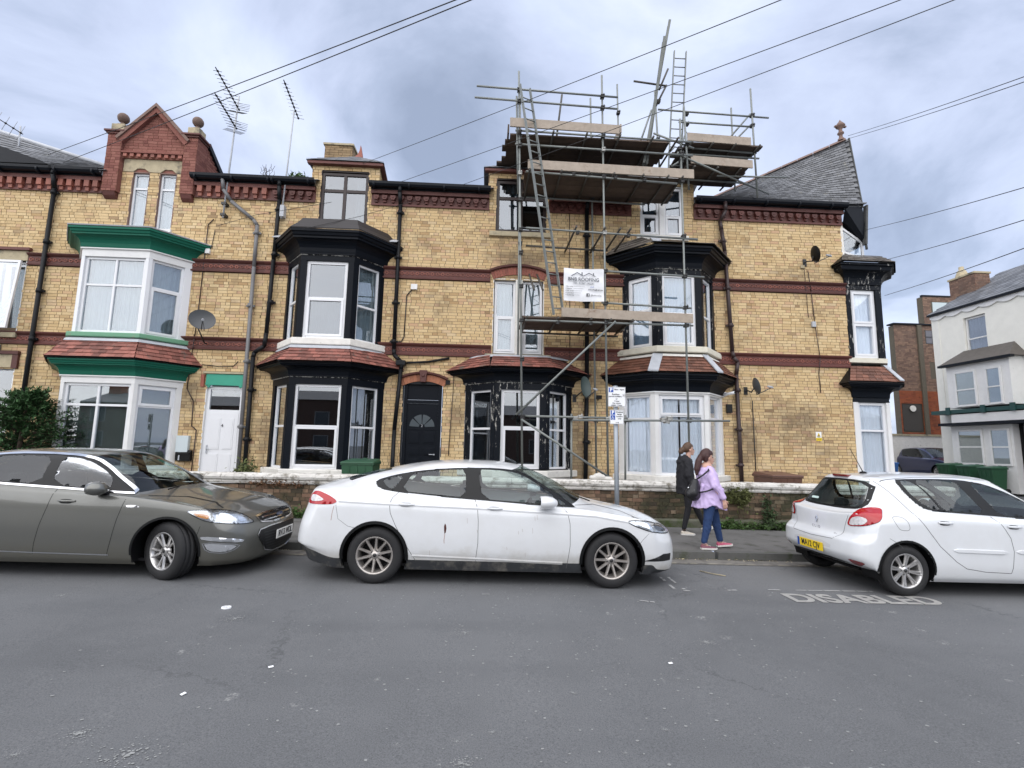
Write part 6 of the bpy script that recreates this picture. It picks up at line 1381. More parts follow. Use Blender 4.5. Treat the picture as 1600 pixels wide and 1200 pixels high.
cw.patch('side', tl, 'tail_lamp', M_LAMP_R, .006, sp=.03); cw.patch('side', smooth_poly(K([(-2.11, 1.0), (-2.03, 1.0), (-1.93, .955), (-1.96, .935), (-2.11, .925)]), 1), 'reversing_lens', M_LAMP_C, .009, sp=.03)
cw.patch(F135, smooth_poly([(.64, .33), (.86, .415), (1.02, .41), (1.01, .325)], 0), 'fog_recess', M_GRILLE, .002, sp=.04)
mirror(cw.root, .60, .94, 1.00, M_CARW, sc=1.25)
interior(cw.root, .12, -.85, .76, .55)
cw.patch('side', K([(-.475, .72), (-.462, .70), (-.455, .66), (-.462, .615), (-.476, .60), (-.482, .64), (-.485, .69)]), 'rust_scrape', mat('rust_scrape', (.07, .02, .015), .8), .0015, both=False, sp=.02)
cw.seam('side', K([(-.472, .60), (-.478, .52), (-.474, .49)]), .006, .0012, mat('rust_run', (.35, .2, .17), .8), both=False, name='rust_run')
cw.seam('side', K([(-1.80, .89), (-1.815, .80), (-1.82, .72)]), .006, .0012, MATS['rust_run'], both=False, name='rust_run')
R = random.Random(4)
for k in range(14):
    x = R.uniform(-2.1, .7); z = R.uniform(.35, .95); h = R.uniform(.02, .07)
    if abs(x-1.42+.0) < .4 or abs(x+1.42) < .4 and z < .75: continue
    cw.seam('side', [(x, z), (x+.004, z-h)], .004, .0012, mat('grime_run', (.42, .38, .36), .8), both=False, name='grime_mark')
mb = MB().path([(1.20, -.60, 1.0), (1.1, -.1, 1.02), (1.04, .3, 1.04)], .008, 6).path([(1.1, .45, 1.0), (1.02, 0, 1.04)], .008, 6); obj('wiper', mb, M_BLACKPL, cw.root)
cw.patch('front', [(-.42, .50), (.42, .50), (.36, .64), (-.36, .64)], 'grille', M_GRILLE, .002, both=False, sp=.05)

# ---------------------------------------------------------------- OLIVE GREY CAR
cg_ = Car('parked_car', 'olive grey hatchback with chrome window trim and turned front wheel, leftmost of the parked cars', (-5.10, 6.93, .066), 0, saloon_rings(nose=2.385), M_CARG, group='cars parked along the kerb')
cg = cg_; cg.wu, cg.ru, cg.rv = 3.5, 13.35, (2, 2)
AG = [(1.43, .325), (-1.42, .325)]
K2 = lambda L: [(x+5.10, z-.055) for x, z in L]
dlo = [(-1.28, 1.19), (-1.22, 1.10), (-.7, 1.045), (.25, 1.0), (.80, .965), (.96, .955), (.72, 1.10), (.50, 1.235), (.30, 1.335), (.10, 1.378), (-.2, 1.392), (-.6, 1.385), (-.95, 1.345), (-1.15, 1.28)]
dlo = smooth_poly(dlo, 1)
cg.finish(AG, dlo, vb=7, vc=9, trim_m=None, ar=.385)
g1 = smooth_poly([(-.12, 1.045), (-.14, 1.355), (-.5, 1.362), (-.9, 1.325), (-1.1, 1.25), (-1.14, 1.13), (-.7, 1.07)], 1); g2 = smooth_poly([(.02, 1.04), (-.03, 1.352), (.12, 1.345), (.28, 1.30), (.48, 1.205), (.62, 1.115), (.66, .995)], 1)
cg.patch('side', dlo, 'window_surround', M_TRIMB, .0045, holes=[g1, g2])
for q in (g1,): cg.patch('side', q, 'side_window', M_CARGLASS_D, .0035)
cg.patch('side', g2, 'side_window', M_CARGLASS, .0035)
cg.seam('side', dlo+[dlo[0]], .022, .009, M_CHROME, name='chrome_window_trim')
cg.arch_lip(AG, .385, .02, M_TRIMB); cg.under(AG, .385, -2.3, 2.25, .90)
for x in (1.43, -1.42):
    for sg in (-1, 1): wheel(cg.root, x, sg*.79, .325, sg, .330, .215, .225, 5, M_ALLOY2, 'y', steer=-.42 if x > 0 else 0)
cg.seam('side', [(.10, 1.0), (.07, .8), (.02, .6), (-.02, .38), (-.03, .27)]); cg.seam('side', [(.92, .93), (.90, .85), (.86, .68), (.82, .45), (.78, .26)]); cg.seam('side', [(-1.12, 1.05), (-1.15, .85), (-1.0, .6), (-.85, .3)])
cg.seam('side', [(1.06, .935), (1.4, .91), (1.75, .85), (1.9, .80)], .005)
cg.seam('side', [(-.8, .30), (0, .285), (.80, .275)], .014, .004, M_CHROME, name='sill_strip'); cg.seam('side', [(1.80, .62), (1.78, .54), (1.74, .46)], .005)
handle(cg, .27, .865, M_CARG); handle(cg, -.80, .90, M_CARG)
F135 = ('c', radians(135))
hl = smooth_poly([(.496, .790), (.60, .803), (.86, .79), (1.05, .745), (1.20, .635), (1.10, .628), (.90, .64), (.665, .675), (.562, .735)], 2)
cg.patch(F135, hl, 'headlamp', M_LAMP_I, .001, sp=.025); cg.patch(F135, smooth_poly([(.55, .768), (.69, .752), (.69, .70), (.60, .724)], 1), 'indicator_lens', M_AMBER, .004, sp=.03)
M_LB = mat('lamp_bright', (.75, .77, .8), .1, metal=.8)
cg.patch(F135, smooth_poly([(.78, .765), (.92, .745), (.95, .675), (.80, .685)], 2), 'lamp_projector', M_LB, .005, sp=.03); cg.patch(F135, smooth_poly([(.98, .73), (1.08, .69), (1.09, .66), (.99, .66)], 2), 'lamp_projector', M_LB, .005, sp=.03)
cg.patch(F135, hl, 'headlamp_lens', M_LAMPGLASS, .010, sp=.03); cg.seam(F135, hl+[hl[0]], .008, .004, M_TRIMB, name='headlamp_edge')
cg.patch('front', smooth_poly([(-.44, .605), (.44, .605), (.50, .70), (-.50, .70)], 1), 'upper_grille', M_GRILLE, .003, both=False, sp=.04)
for z in (.63, .665, .70): cg.seam('front', [(-.43+.0*z, z), (-.2, z+.003), (0, z+.004), (.2, z+.003), (.43, z)], .012, .012, M_CHROME, both=False, name='grille_bar')
cg.seam('front', smooth_poly([(-.46, .598), (.46, .598), (.52, .708), (-.52, .708)], 1)+[smooth_poly([(-.46, .598), (.46, .598), (.52, .708), (-.52, .708)], 1)[0]], .016, .010, M_CHROME, both=False, name='grille_surround')
cg.patch('front', smooth_poly([(-.36, .24), (.36, .24), (.56, .46), (.50, .545), (-.50, .545), (-.56, .46)], 1), 'lower_grille', M_GRILLE, .003, both=False, sp=.04)
gs_ = smooth_poly([(-.37, .23), (.37, .23), (.575, .46), (.51, .555), (-.51, .555), (-.575, .46)], 1); cg.seam('front', gs_+[gs_[0]], .012, .008, M_CHROME, both=False, name='grille_surround')
for z in (.28, .315, .35, .385, .42, .455, .49): cg.seam('front', [(-.40-.3*(z-.28), z), (0, z), (.40+.3*(z-.28), z)], .008, .008, M_GREYPL, both=False, name='grille_bar')
l, n = cg.hit('front', 0, .66); mb = MB().prism([(.085*cos(2*pi*i/24), .66+.036*sin(2*pi*i/24)) for i in range(24)], l.x+.012, l.x+.020, 'YZ'); bd = obj('oval_badge', mb, mat('badge_navy', (.012, .03, .10), .3), cg.root)
mb = MB(); rr = [[(l.x+.021, ro*.085*cos(2*pi*i/24), .66+ro*.036*sin(2*pi*i/24)) for i in range(25)] for ro in (.9, 1.08)]; mb.rings(rr); obj('badge_rim', mb, M_CHROME, bd)
place_text('badge_script', text_mesh('Ford', .05, M_CHROME, shear=.3, sx=1.1), (l.x+.0215, 0, .66), (0, 1, 0), (0, 0, 1), bd)
cg.patch(F135, smooth_poly([(.63, .503), (.72, .507), (1.064, .455), (1.03, .42), (.653, .468)], 1), 'daytime_lamp', M_LB, .008, sp=.03)
cg.patch(F135, smooth_poly([(.665, .437), (.993, .395), (.934, .346), (.854, .324), (.713, .344)], 1), 'fog_lamp', M_LB, .004, sp=.03)
fs_ = smooth_poly([(.65, .447), (1.03, .40), (.95, .338), (.854, .312), (.70, .334)], 1); cg.seam(F135, fs_+[fs_[0]], .009, .006, M_CHROME, name='fog_lamp_surround')
cg.patch('side', smooth_poly([(.93, .84), (1.06, .84), (1.10, .815), (.95, .81)], 1), 'wing_badge', M_CHROME, .004, sp=.03)
l, n = cg.hit('front', 0, .44); number_plate(cg.root, 'RV13 WDL', (l.x+.035, 0, .435), (0, 1, 0), (.0, 0, 1))
mirror(cg.root, .62, .935, 1.02, M_CARG); interior(cg.root, .12, -.85, .76, .55)
mb = MB().path([(1.20, -.60, 1.0), (1.1, -.1, 1.02), (1.04, .3, 1.04)], .008, 6); obj('wiper', mb, M_BLACKPL, cg.root)
obj('parking_ticket', MB().obox((.98, .10, 1.03), (.10, .14, .0), (-.07, .05, .0), (0, 0, .002)), M_PAPER, cg.root)

# ---------------------------------------------------------------- WHITE HATCHBACK
HX = [1.72, 1.29, .90, .50, .10, -.30, -.78, -1.29, -1.60]
def hatch_rings():
    n, t = 2.08, -1.94; nr = (.0, .015, .075, .20)
    return [low_ring((.18, .17, .30), n-.10, t+.17, .77, HX, nr=nr), low_ring((.23, .235, .36), n-.03, t+.06, .82, HX, nr=nr), low_ring((.38, .40, .46), n, t+.0, .85, HX, nr=nr),
         low_ring((.54, .58, .60), n-.02, t+.01, .855, HX, nr=nr), low_ring((.68, [.74, .78, .80, .81, .81, .82, .83, .84, .84], .70), n-.08, t+.10, .85, HX, nr=(.0, .02, .08, .19)),
         [(n-.18, 0, .76), (n-.21, .36, .76), (n-.30, .62, .765), (n-.45, .76, .80), (1.62, .80, .83), (1.29, .825, .88), (.90, .835, .89), (.50, .84, .895), (.10, .84, .90), (-.30, .84, .91), (-.78, .835, .93), (-1.25, .815, .95), (-1.50, .79, .96), (-1.70, .71, .955), (-1.77, .58, .935), (-1.805, .32, .915), (-1.815, 0, .91)],
         [(1.72, 0, .87), (1.70, .30, .865), (1.62, .52, .86), (1.50, .66, .87), (1.38, .73, .89), (1.15, .775, .915), (.85, .795, .925), (.48, .81, .925), (.09, .815, .93), (-.31, .815, .945), (-.78, .81, .965), (-1.22, .79, .985), (-1.46, .76, .99), (-1.64, .68, .98), (-1.70, .56, .965), (-1.735, .30, .945), (-1.745, 0, .94)],
         [(1.22, 0, 1.0), (1.20, .22, .995), (1.14, .44, .985), (1.05, .60, .965), (.99, .69, .95), (.88, .735, .945), (.68, .765, .945), (.40, .785, .948), (.06, .79, .955), (-.32, .79, .97), (-.76, .785, .99), (-1.16, .765, 1.01), (-1.40, .725, 1.02), (-1.56, .645, 1.015), (-1.64, .53, 1.0), (-1.68, .28, .98), (-1.69, 0, .975)],
         [(.78, 0, 1.235), (.765, .20, 1.23), (.71, .38, 1.215), (.63, .53, 1.19), (.55, .61, 1.175), (.42, .645, 1.19), (.24, .67, 1.195), (.04, .685, 1.20), (-.2, .69, 1.205), (-.48, .688, 1.21), (-.82, .68, 1.215), (-1.12, .66, 1.22), (-1.30, .62, 1.22), (-1.42, .55, 1.22), (-1.49, .46, 1.215), (-1.53, .25, 1.205), (-1.54, 0, 1.20)],
         [(.36, 0, 1.44), (.35, .18, 1.437), (.31, .34, 1.428), (.24, .47, 1.408), (.16, .535, 1.395), (.04, .56, 1.402), (-.10, .575, 1.408), (-.25, .58, 1.41), (-.42, .582, 1.412), (-.63, .58, 1.41), (-.86, .572, 1.40), (-1.05, .56, 1.385), (-1.18, .53, 1.378), (-1.28, .47, 1.385), (-1.36, .38, 1.40), (-1.41, .2, 1.412), (-1.42, 0, 1.415)],
         [(.20, 0, 1.462), (.19, .14, 1.46), (.17, .27, 1.455), (.12, .36, 1.445), (.06, .41, 1.44), (-.04, .43, 1.444), (-.16, .44, 1.448), (-.29, .445, 1.451), (-.44, .445, 1.452), (-.62, .44, 1.45), (-.80, .43, 1.443), (-.95, .41, 1.435), (-1.05, .38, 1.43), (-1.13, .32, 1.43), (-1.19, .25, 1.432), (-1.23, .13, 1.435), (-1.24, 0, 1.436)],
         [(.0, 0, 1.475), (-.01, .06, 1.475), (-.02, .1, 1.475), (-.05, .14, 1.474), (-.09, .16, 1.474), (-.15, .17, 1.475), (-.24, .18, 1.476), (-.34, .18, 1.477), (-.46, .18, 1.477), (-.60, .18, 1.475), (-.74, .17, 1.47), (-.84, .16, 1.464), (-.90, .14, 1.46), (-.95, .11, 1.457), (-.98, .07, 1.456), (-1.0, .04, 1.455), (-1.01, 0, 1.455)],
         [(-.04, 0, 1.478), (-.05, 0, 1.478), (-.06, 0, 1.478), (-.08, 0, 1.478), (-.11, 0, 1.479), (-.16, 0, 1.479), (-.25, 0, 1.48), (-.35, 0, 1.48), (-.46, 0, 1.48), (-.59, 0, 1.478), (-.71, 0, 1.473), (-.79, 0, 1.468), (-.85, 0, 1.463), (-.88, 0, 1.46), (-.9, 0, 1.459), (-.92, 0, 1.458), (-.93, 0, 1.457)]]
cc = Car('parked_car', 'white small hatchback with roof aerial and yellow rear plate, rightmost of the cars', (6.48, 6.79, -.088), 0, hatch_rings(), M_CARW2)
cc.wu, cc.ru, cc.rv = 3.5, 13.7, (1, 3)
AC = [(1.2875, .305), (-1.2875, .305)]
J = lambda L: [(x-6.48, z+.088) for x, z in L]
dlo = smooth_poly(J([(5.33, 1.30), (5.52, 1.315), (5.85, 1.328), (6.20, 1.326), (6.52, 1.285), (6.85, 1.17), (7.12, 1.02), (7.38, .86), (7.2, .862), (6.94, .87), (6.36, .90), (5.68, .935), (5.55, .955), (5.45, 1.03), (5.37, 1.15)]), 1)
cc.finish(AC, dlo, vb=7, vc=9, trim_m=None, ar=.355)
g1 = smooth_poly(J([(5.38, 1.285), (5.50, 1.295), (5.60, 1.22), (5.70, 1.05), (5.745, .95), (5.62, .965), (5.53, 1.02), (5.44, 1.13)]), 1); g2 = smooth_poly(J([(5.55, 1.302), (5.85, 1.312), (6.10, 1.312), (6.20, 1.15), (6.325, .925), (6.0, .935), (5.78, .95), (5.70, 1.12)]), 1)
g3 = smooth_poly(J([(6.30, 1.295), (6.52, 1.265), (6.83, 1.155), (7.05, 1.03), (7.12, .885), (6.85, .89), (6.52, .91), (6.40, 1.10)]), 1)
cc.patch('side', dlo, 'window_surround', M_TRIMB, .0045, holes=[g1, g2, g3])
for q in (g1, g2, g3): cc.patch('side', q, 'side_window', M_CARGLASS, .0035)
cc.arch_lip(AC, .355, .02, M_TRIMB); cc.under(AC, .355, -1.75, 1.95, .83)
for x in (1.2875, -1.2875):
    for sg in (-1, 1): wheel(cc.root, x, sg*.735, .302, sg, .305, .208, .195, 8, M_ALLOY2, 'twin')
cc.seam('side', J([(5.08, 1.34), (5.17, 1.2), (5.26, 1.05), (5.42, .80), (5.62, .52), (5.82, .34), (5.95, .26), (6.2, .225), (6.53, .215)]), .007, m=M_GAPW)
cc.seam('side', J([(6.38, .89), (6.47, .78), (6.55, .64), (6.575, .48), (6.55, .28), (6.53, .215)]), .007, m=M_GAPW); cc.seam('side', J([(7.35, .84), (7.42, .7), (7.40, .45), (7.3, .26)]), .007, m=M_GAPW)
cc.seam('side', J([(4.98, .60), (5.05, .56), (5.14, .49)]), .004, m=M_GAPW)
fl = smooth_poly(J([(5.05, .86), (5.18, .86), (5.24, .80), (5.25, .70), (5.12, .70), (5.07, .78)]), 2); cc.seam('side', fl+[fl[0]], .005, m=M_GAPW, both=False, name='fuel_flap_gap')
handle(cc, J([(5.72, 0)])[0][0], .89, M_CARW2); handle(cc, J([(6.62, 0)])[0][0], .865, M_CARW2)
for a, b in ((5.78, 6.50), (6.60, 7.25)):
    for sg in (1, -1):
        mb = MB(); rr = []
        for k in range(13):
            x = a+(b-a)*k/12-6.48; zc = .565-.012*k/12; e = min(1, (k+.3)/1.2, (12.3-k)/1.2); l = cc.hit('side', x, zc)[0]; rr.append([(x, sg*(l.y+.004), zc-.028*e), (x, sg*(l.y-.014*e), zc-.018*e), (x, sg*(l.y-.014*e), zc+.018*e), (x, sg*(l.y+.004), zc+.028*e)])
        mb.rings(rr, smooth=False); obj('rubbing_strip', mb, M_CARW2, cc.root)
# rear: lamps wrap from flank to tail
C45 = ('c', pi/4)
tr = smooth_poly([(-.895, .785), (-.868, .89), (-.775, 1.00), (-.655, 1.035), (-.535, 1.035), (-.522, .93), (-.55, .875), (-.70, .81)], 2)
cc.patch(C45, tr, 'tail_lamp', M_LAMP_R, .008, sp=.022); cc.patch(C45, smooth_poly([(-.872, .797), (-.838, .895), (-.762, .925), (-.68, .908), (-.663, .874), (-.716, .822)], 2), 'reversing_lens', M_LAMP_C, .013, sp=.02)
cc.seam(C45, tr+[tr[0]], .006, .004, M_TRIMB, name='lamp_edge')
cc.patch('rear', smooth_poly([(-.55, 1.00), (-.60, 1.08), (-.50, 1.345), (0, 1.375), (.50, 1.345), (.60, 1.08), (.55, 1.0), (.3, .98), (-.3, .98)], 1), 'window_surround', M_TRIMB, .0025, holes=[smooth_poly([(-.50, 1.025), (-.545, 1.09), (-.455, 1.325), (0, 1.35), (.455, 1.325), (.545, 1.09), (.50, 1.025), (.3, 1.005), (-.3, 1.005)], 1)], both=False, sp=.04)
cc.seam('rear', [(-.56, .99), (-.50, .80), (-.47, .66), (-.40, .60), (0, .585), (.40, .60), (.47, .66), (.50, .80), (.56, .99)], .006, m=M_GAPW, both=False)
cc.patch('rear', smooth_poly([(-.36, .37), (.36, .37), (.38, .55), (-.38, .55)], 1), 'plate_recess', mat('plate_recess', (.55, .56, .58), .5), .001, both=False, sp=.05)
l, n = cc.hit('rear', 0, .46); number_plate(cc.root, 'MA12 CJV', (l.x-.012, 0, .46), (0, -1, 0), (-.06, 0, 1), yellow=True)
cc.patch('rear', [(-.60, .19), (.60, .19), (.52, .325), (.30, .355), (-.30, .355), (-.52, .325)], 'rear_valance', M_GRILLE, .004, both=False, sp=.05)
cc.patch(C45, smooth_poly([(-.905, .398), (-.695, .375), (-.763, .315), (-.837, .332)], 1), 'rear_reflector', mat('dark_red_reflector', (.18, .02, .025), .2, coat=1), .006, sp=.02)
l, n = cc.hit('rear', 0, .80); mb = MB(); q = [(0, .855), (.030, .80), (0, .745), (-.030, .80)]; qi = [(y*.45, .80+(z-.80)*.45) for y, z in q]
mb.rings([[(l.x-.012, y, z) for y, z in q], [(l.x-.016, y*.72, .80+(z-.80)*.72) for y, z in q], [(l.x-.012, y, z) for y, z in qi]], closed=True); obj('diamond_badge', mb, M_CHROME, cc.root)
l, n = cc.hit('rear', 0, .69); place_text('model_script', text_mesh('C L I O', .05, M_CHROME, sx=1.1), (l.x-.004, 0, .70), (0, -1, 0), (-.1, 0, 1), cc.root)
l, n = cc.hit('rear', -.40, .66); place_text('trim_script', text_mesh('dCi', .035, M_CHROME), (l.x-.004, -.38, .66), (0, -1, 0), (-.1, 0, 1), cc.root)
mb = MB().box(-1.475, -1.40, -.14, .14, 1.395, 1.425); obj('high_brake_lamp', mb, mat('dim_red_lens', (.16, .01, .012), .2, coat=1), cc.root, bevel=.006)
mb = MB().lathe((-1.12, -.0, 1.44), [(.05, 0), (.04, .025), (.012, .035)], 12).tube((-1.12, 0, 1.46), (-1.30, 0, 1.80), .006, .003, n=6); obj('roof_aerial', mb, M_BLACKPL, cc.root)
mb = MB().path([(-1.67, .0, .99), (-1.60, -.28, 1.03), (-1.57, -.42, 1.06)], .009, 6); obj('rear_wiper', mb, M_BLACKPL, cc.root)
obj('window_sticker', MB().obox((-1.645, .36, 1.06), (0, -.14, 0), (.01, 0, .03), (-.002, 0, 0)), mat('pale_sticker', (.55, .7, .65), .6), cc.root)
mirror(cc.root, .62, .85, .98, M_CARW2); interior(cc.root, .15, -.70, .68, .58)
cc.seam('top', [(-1.3, -.50), (-.6, -.515), (0, -.50), (.2, -.46)], .012, .001, m=M_TRIMB, name='roof_gutter')
# small dark blue car parked in the side street
cb = Car('parked_car', 'small dark blue car seen between the corner house and the cream house', (22.1, 23.3, .55), -pi/2-.15, hatch_rings(), mat('blue_car_paint', (.012, .018, .07), .3, metal=.3, coat=1), group='cars parked along the kerb')
cb.root.rotation_euler = (0, 0, -pi/2-.1); cb.wu, cb.ru, cb.rv = 3.5, 14.2, (1, 3)
cb.finish(AC, dlo, vb=7, vc=9, ar=.355); cb.patch('side', dlo, 'side_window', M_CARGLASS_D, .001, sp=.1); cb.under(AC, .355, -1.75, 1.95, .83)
for x in (1.2875, -1.2875):
    for sg in (-1, 1): wheel(cb.root, x, sg*.735, .302, sg, .305, .208, .195, 8, M_ALLOY2, 'twin')
cb.patch('front', smooth_poly([(-.40, .60), (-.74, .68), (-.72, .80), (-.50, .74)], 1), 'headlamp', M_LAMP_I, .004, sp=.05); cb.patch('front', [(-.38, .58), (.38, .58), (.40, .66), (-.40, .66)], 'grille', M_GRILLE, .003, both=False, sp=.08)
cb.patch('front', [(-.5, .28), (.5, .28), (.45, .40), (-.45, .40)], 'lower_grille', M_GRILLE, .003, both=False, sp=.08); l, n = cb.hit('front', 0, .46); obj('number_plate', MB().box(l.x+.01, l.x+.02, -.26, .26, .44, .55), MATS['plate_white'], cb.root)
interior(cb.root, .15, -.70, .68, .58)
# ================================================================= SCAFFOLD
sc = thing('scaffold', 'tube scaffold with weathered board lifts rising from the front yard above the eaves', 'scaffold', (2.6, 11, .5))
TR = .0242
def tb(name, a, b, m=None, r=TR): 
    mb = MB().tube(a, b, r, n=12)
    A, B = Vector(a), Vector(b); d = (B-A).normalized()
    return obj(name, mb, m or M_GALV, sc)
def coupler(p, m=None, s=1.):
    x, y, z = p; mb = MB().box(x-.045*s, x+.045*s, y-.055*s, y+.05*s, z-.035*s, z+.035*s).tube((x-.05*s, y-.06*s, z+.02*s), (x+.05*s, y-.06*s, z+.02*s), .014*s, n=6).tube((x+.03*s, y-.05*s, z-.05*s), (x+.03*s, y-.05*s, z+.06*s), .012*s, n=6).tube((x-.03*s, y-.07*s, z), (x-.03*s, y+.05*s, z), .012*s, n=6)
    return obj('coupler', mb, m or M_CLIP, sc)
for a, b in (((.82,10.80,.44),(.56,10.80,10.72)), ((2.71,10.80,.44),(2.60,10.80,10.74)), ((4.55,10.80,.44),(4.53,10.80,9.69)), ((2.70,11.90,.44),(2.56,11.93,11.0)), ((.76,11.90,.5),(.67,11.90,10.9)), ((3.49,12.50,9.2),(3.45,12.50,11.92)),
             ((7.0,11.82,8.33),(6.94,11.82,11.46)), ((6.90,12.75,9.0),(6.88,12.75,11.58)), ((5.23,12.0,8.55),(5.15,12.0,10.99)), ((4.38,11.8,8.6),(4.28,11.8,11.2)), ((1.92,11.0,.44),(1.92,11.0,2.42)), ((3.14,11.0,.44),(3.16,11.0,2.42)), ((.60,10.86,7.6),(.52,10.86,10.1)), ((4.72,10.85,8.0),(4.66,10.85,10.05))): tb('standard', a, b)
for a, b in (((-.45,10.75,10.23),(2.98,10.75,10.14)), ((-.49,10.75,9.93),(2.97,10.75,9.83)), ((.50,10.75,9.13),(4.77,10.75,9.06)), ((.50,10.75,8.78),(4.80,10.75,8.71)), ((2.57,10.75,5.73),(4.99,10.75,5.67)), ((2.56,10.75,4.97),(4.66,10.75,4.91)),
             ((4.39,11.88,10.74),(7.45,11.88,10.67)), ((4.95,11.88,10.41),(6.98,11.88,10.38))): tb('guard_rail', a, b)
for a, b in (((.77,10.75,8.10),(4.40,10.75,7.97)), ((.80,10.75,6.70),(4.86,10.75,6.59)), ((.80,10.75,4.50),(4.69,10.75,4.50)), ((.84,10.75,2.33),(2.91,10.75,2.33)), ((1.89,10.68,2.26),(5.44,10.68,2.32)), ((.87,11.86,8.06),(3.98,11.86,8.0)), ((1.91,11.0,2.28),(3.30,11.0,2.28)),
             ((5.15,11.8,9.62),(6.90,11.8,9.56)), ((5.10,11.9,9.50),(7.14,11.9,9.48)), ((5.0,11.9,8.78),(6.78,11.9,8.75)), ((5.81,11.6,8.74),(7.70,11.6,8.79)), ((.3,12.2,9.04),(4.2,12.2,8.98))): tb('ledger', a, b)
for a, b in (((.89,11.95,6.78),(3.02,11.95,6.73)), ((.81,11.95,4.50),(3.26,11.95,4.47))): tb('ledger', a, b, M_GALV_D)
for a, b in (((.64,10.70,2.35),(2.87,10.70,4.53)), ((.76,10.70,2.25),(2.70,10.70,1.03)), ((4.52,10.80,8.73),(7.54,12.20,8.65)), ((6.35,11.9,10.04),(7.13,12.2,11.0)), ((6.56,11.9,10.04),(7.13,12.2,10.68)), ((3.74,11.6,9.4),(4.11,11.6,10.5)), ((4.6,11.2,9.0),(5.2,12.0,10.2)), ((4.3,11.0,8.9),(4.95,12.2,9.9)), ((4.5,11.3,8.75),(5.3,12.1,9.6)), ((3.9,10.9,9.35),(4.9,10.9,9.0))): tb('brace', a, b)
for a, b in (((3.52,11.2,10.97),(4.35,11.2,10.89)), ((4.18,11.2,10.77),(4.42,11.2,11.37)), ((4.37,11.2,10.91),(4.09,11.2,10.32)), ((1.54,11.2,9.2),(1.68,11.2,10.48))): tb('brace', a, b, M_GALV_D)
# transoms running back to the wall
def transoms(xs, z, y0, y1, dz=0): 
    for x in xs: tb('transom', (x, y0, z), (x-.02, y1, z+dz), M_GALV_D)
transoms((.85, 1.55, 2.30, 2.75, 3.25), 4.555, 10.62, 12.12); transoms((.85, 1.6, 2.25, 2.85, 3.55, 4.15, 4.5), 8.09, 10.62, 12.02); transoms((.6, 1.4, 2.2, 3.0, 3.8, 4.4), 9.06, 10.6, 12.55)
transoms((1.95, 2.62, 2.98, 3.22), 6.72, 10.6, 12.15, .02); transoms((5.15, 5.7, 6.3, 6.95), 9.60, 11.5, 13.3); transoms((5.1, 5.7, 6.3), 8.80, 11.3, 12.4); transoms((1.0, 1.2), 5.2, 10.7, 11.9, .8)
# boards
R = random.Random(17)
def boards(x0, x1, y0, n, z, m=None, w=.225, jag=.25, t=.038, name='scaffold_board'):
    for i in range(n):
        a = x0-R.uniform(0, jag); b = x1+R.uniform(-jag*.3, jag*.6); dz = R.uniform(-.004, .004); y = y0+i*(w+.008)
        mb = MB().obox((a, y, z+dz), (b-a, R.uniform(-.01, .01), 0), (0, w, 0), (0, 0, t)); o = obj(name, mb, m or M_BOARD_D, sc)
        obj('end_band', MB().box(b-.05, b-.03, y-.002, y+w+.002, z-.002, z+t+.003), M_CLIP, o)
boards(.80, 3.30, 10.84, 5, 4.585, jag=.12); boards(.84, 4.55, 10.84, 5, 8.118, jag=.10); boards(.40, 4.15, 10.86, 7, 9.09, jag=.35)
boards(5.15, 7.05, 11.62, 7, 9.63, jag=.35); boards(5.05, 6.55, 11.35, 4, 8.83, jag=.15)
for x0, x1, y, z, h in ((1.63, 4.68, 10.70, 4.60, .215), (.81, 4.80, 10.70, 8.15, .225), (.37, 3.0, 10.70, 9.20, .225), (5.04, 6.74, 11.55, 9.66, .225), (5.0, 6.6, 11.28, 8.86, .21)):
    obj('toe_board', MB().obox((x0, y, z), (x1-x0, 0, -.05), (0, .038, 0), (0, 0, h)), M_BOARD, sc, bevel=.004)
obj('toe_board', MB().obox((3.03, 10.75, 9.22), (.038, 0, 0), (0, 1.5, 0), (0, 0, .22)), M_BOARD, sc); obj('toe_board', MB().obox((.32, 10.85, 9.13), (.038, 0, 0), (0, 1.5, 0), (0, 0, .22)), M_BOARD_D, sc)
for x, zs in ((.0, 0),): pass
def stdx(a, b, z): t = (z-a[2])/(b[2]-a[2]); return a[0]+(b[0]-a[0])*t
S3 = (((.82,10.80,1.24),(.56,10.80,10.71)), ((2.70,10.80,1.08),(2.60,10.80,10.74)), ((4.54,10.80,1.84),(4.53,10.80,9.69)))
for i, s_ in enumerate(S3):
    for z in (2.31, 4.50, 6.66, 8.05, 8.75, 9.1): 
        if i == 2 and z > 9: continue
        coupler((stdx(*s_, z), 10.78, z), M_CLIP_G if RND.random() < .25 else None)
for i, z in ((1, 5.73), (1, 4.96), (2, 5.68), (2, 4.93), (0, 10.2), (0, 9.9), (1, 10.15), (1, 9.85), (0, 3.6), (0, 5.3), (0, 6.1), (0, 7.4)): coupler((stdx(*S3[i], z), 10.78, z))
for p in ((1.90, 10.98, 2.33), (3.15, 10.98, 2.30), (2.68, 11.9, 2.32), (6.97, 11.85, 10.68), (6.96, 11.85, 10.38), (6.98, 11.85, 9.6), (5.2, 11.95, 10.7), (5.2, 11.95, 10.4), (5.22, 11.95, 9.6), (4.37, 11.8, 10.9), (4.5, 10.8, 8.9), (4.55, 10.85, 8.6), (4.7, 10.85, 9.05), (3.46, 12.45, 11), (.64, 10.85, 9.4), (.62, 10.85, 9.0), (.62, 11.9, 9.2), (.74, 11.9, 6.8), (2.60, 11.9, 8.1), (2.62, 11.9, 6.74), (6.9, 12.72, 10.6), (4.33, 11.8, 9.8)): coupler(p)
for p in ((1.96, 10.72, 2.30), (2.06, 10.70, 2.34)): coupler(p, M_CLIP_G, 1.0)
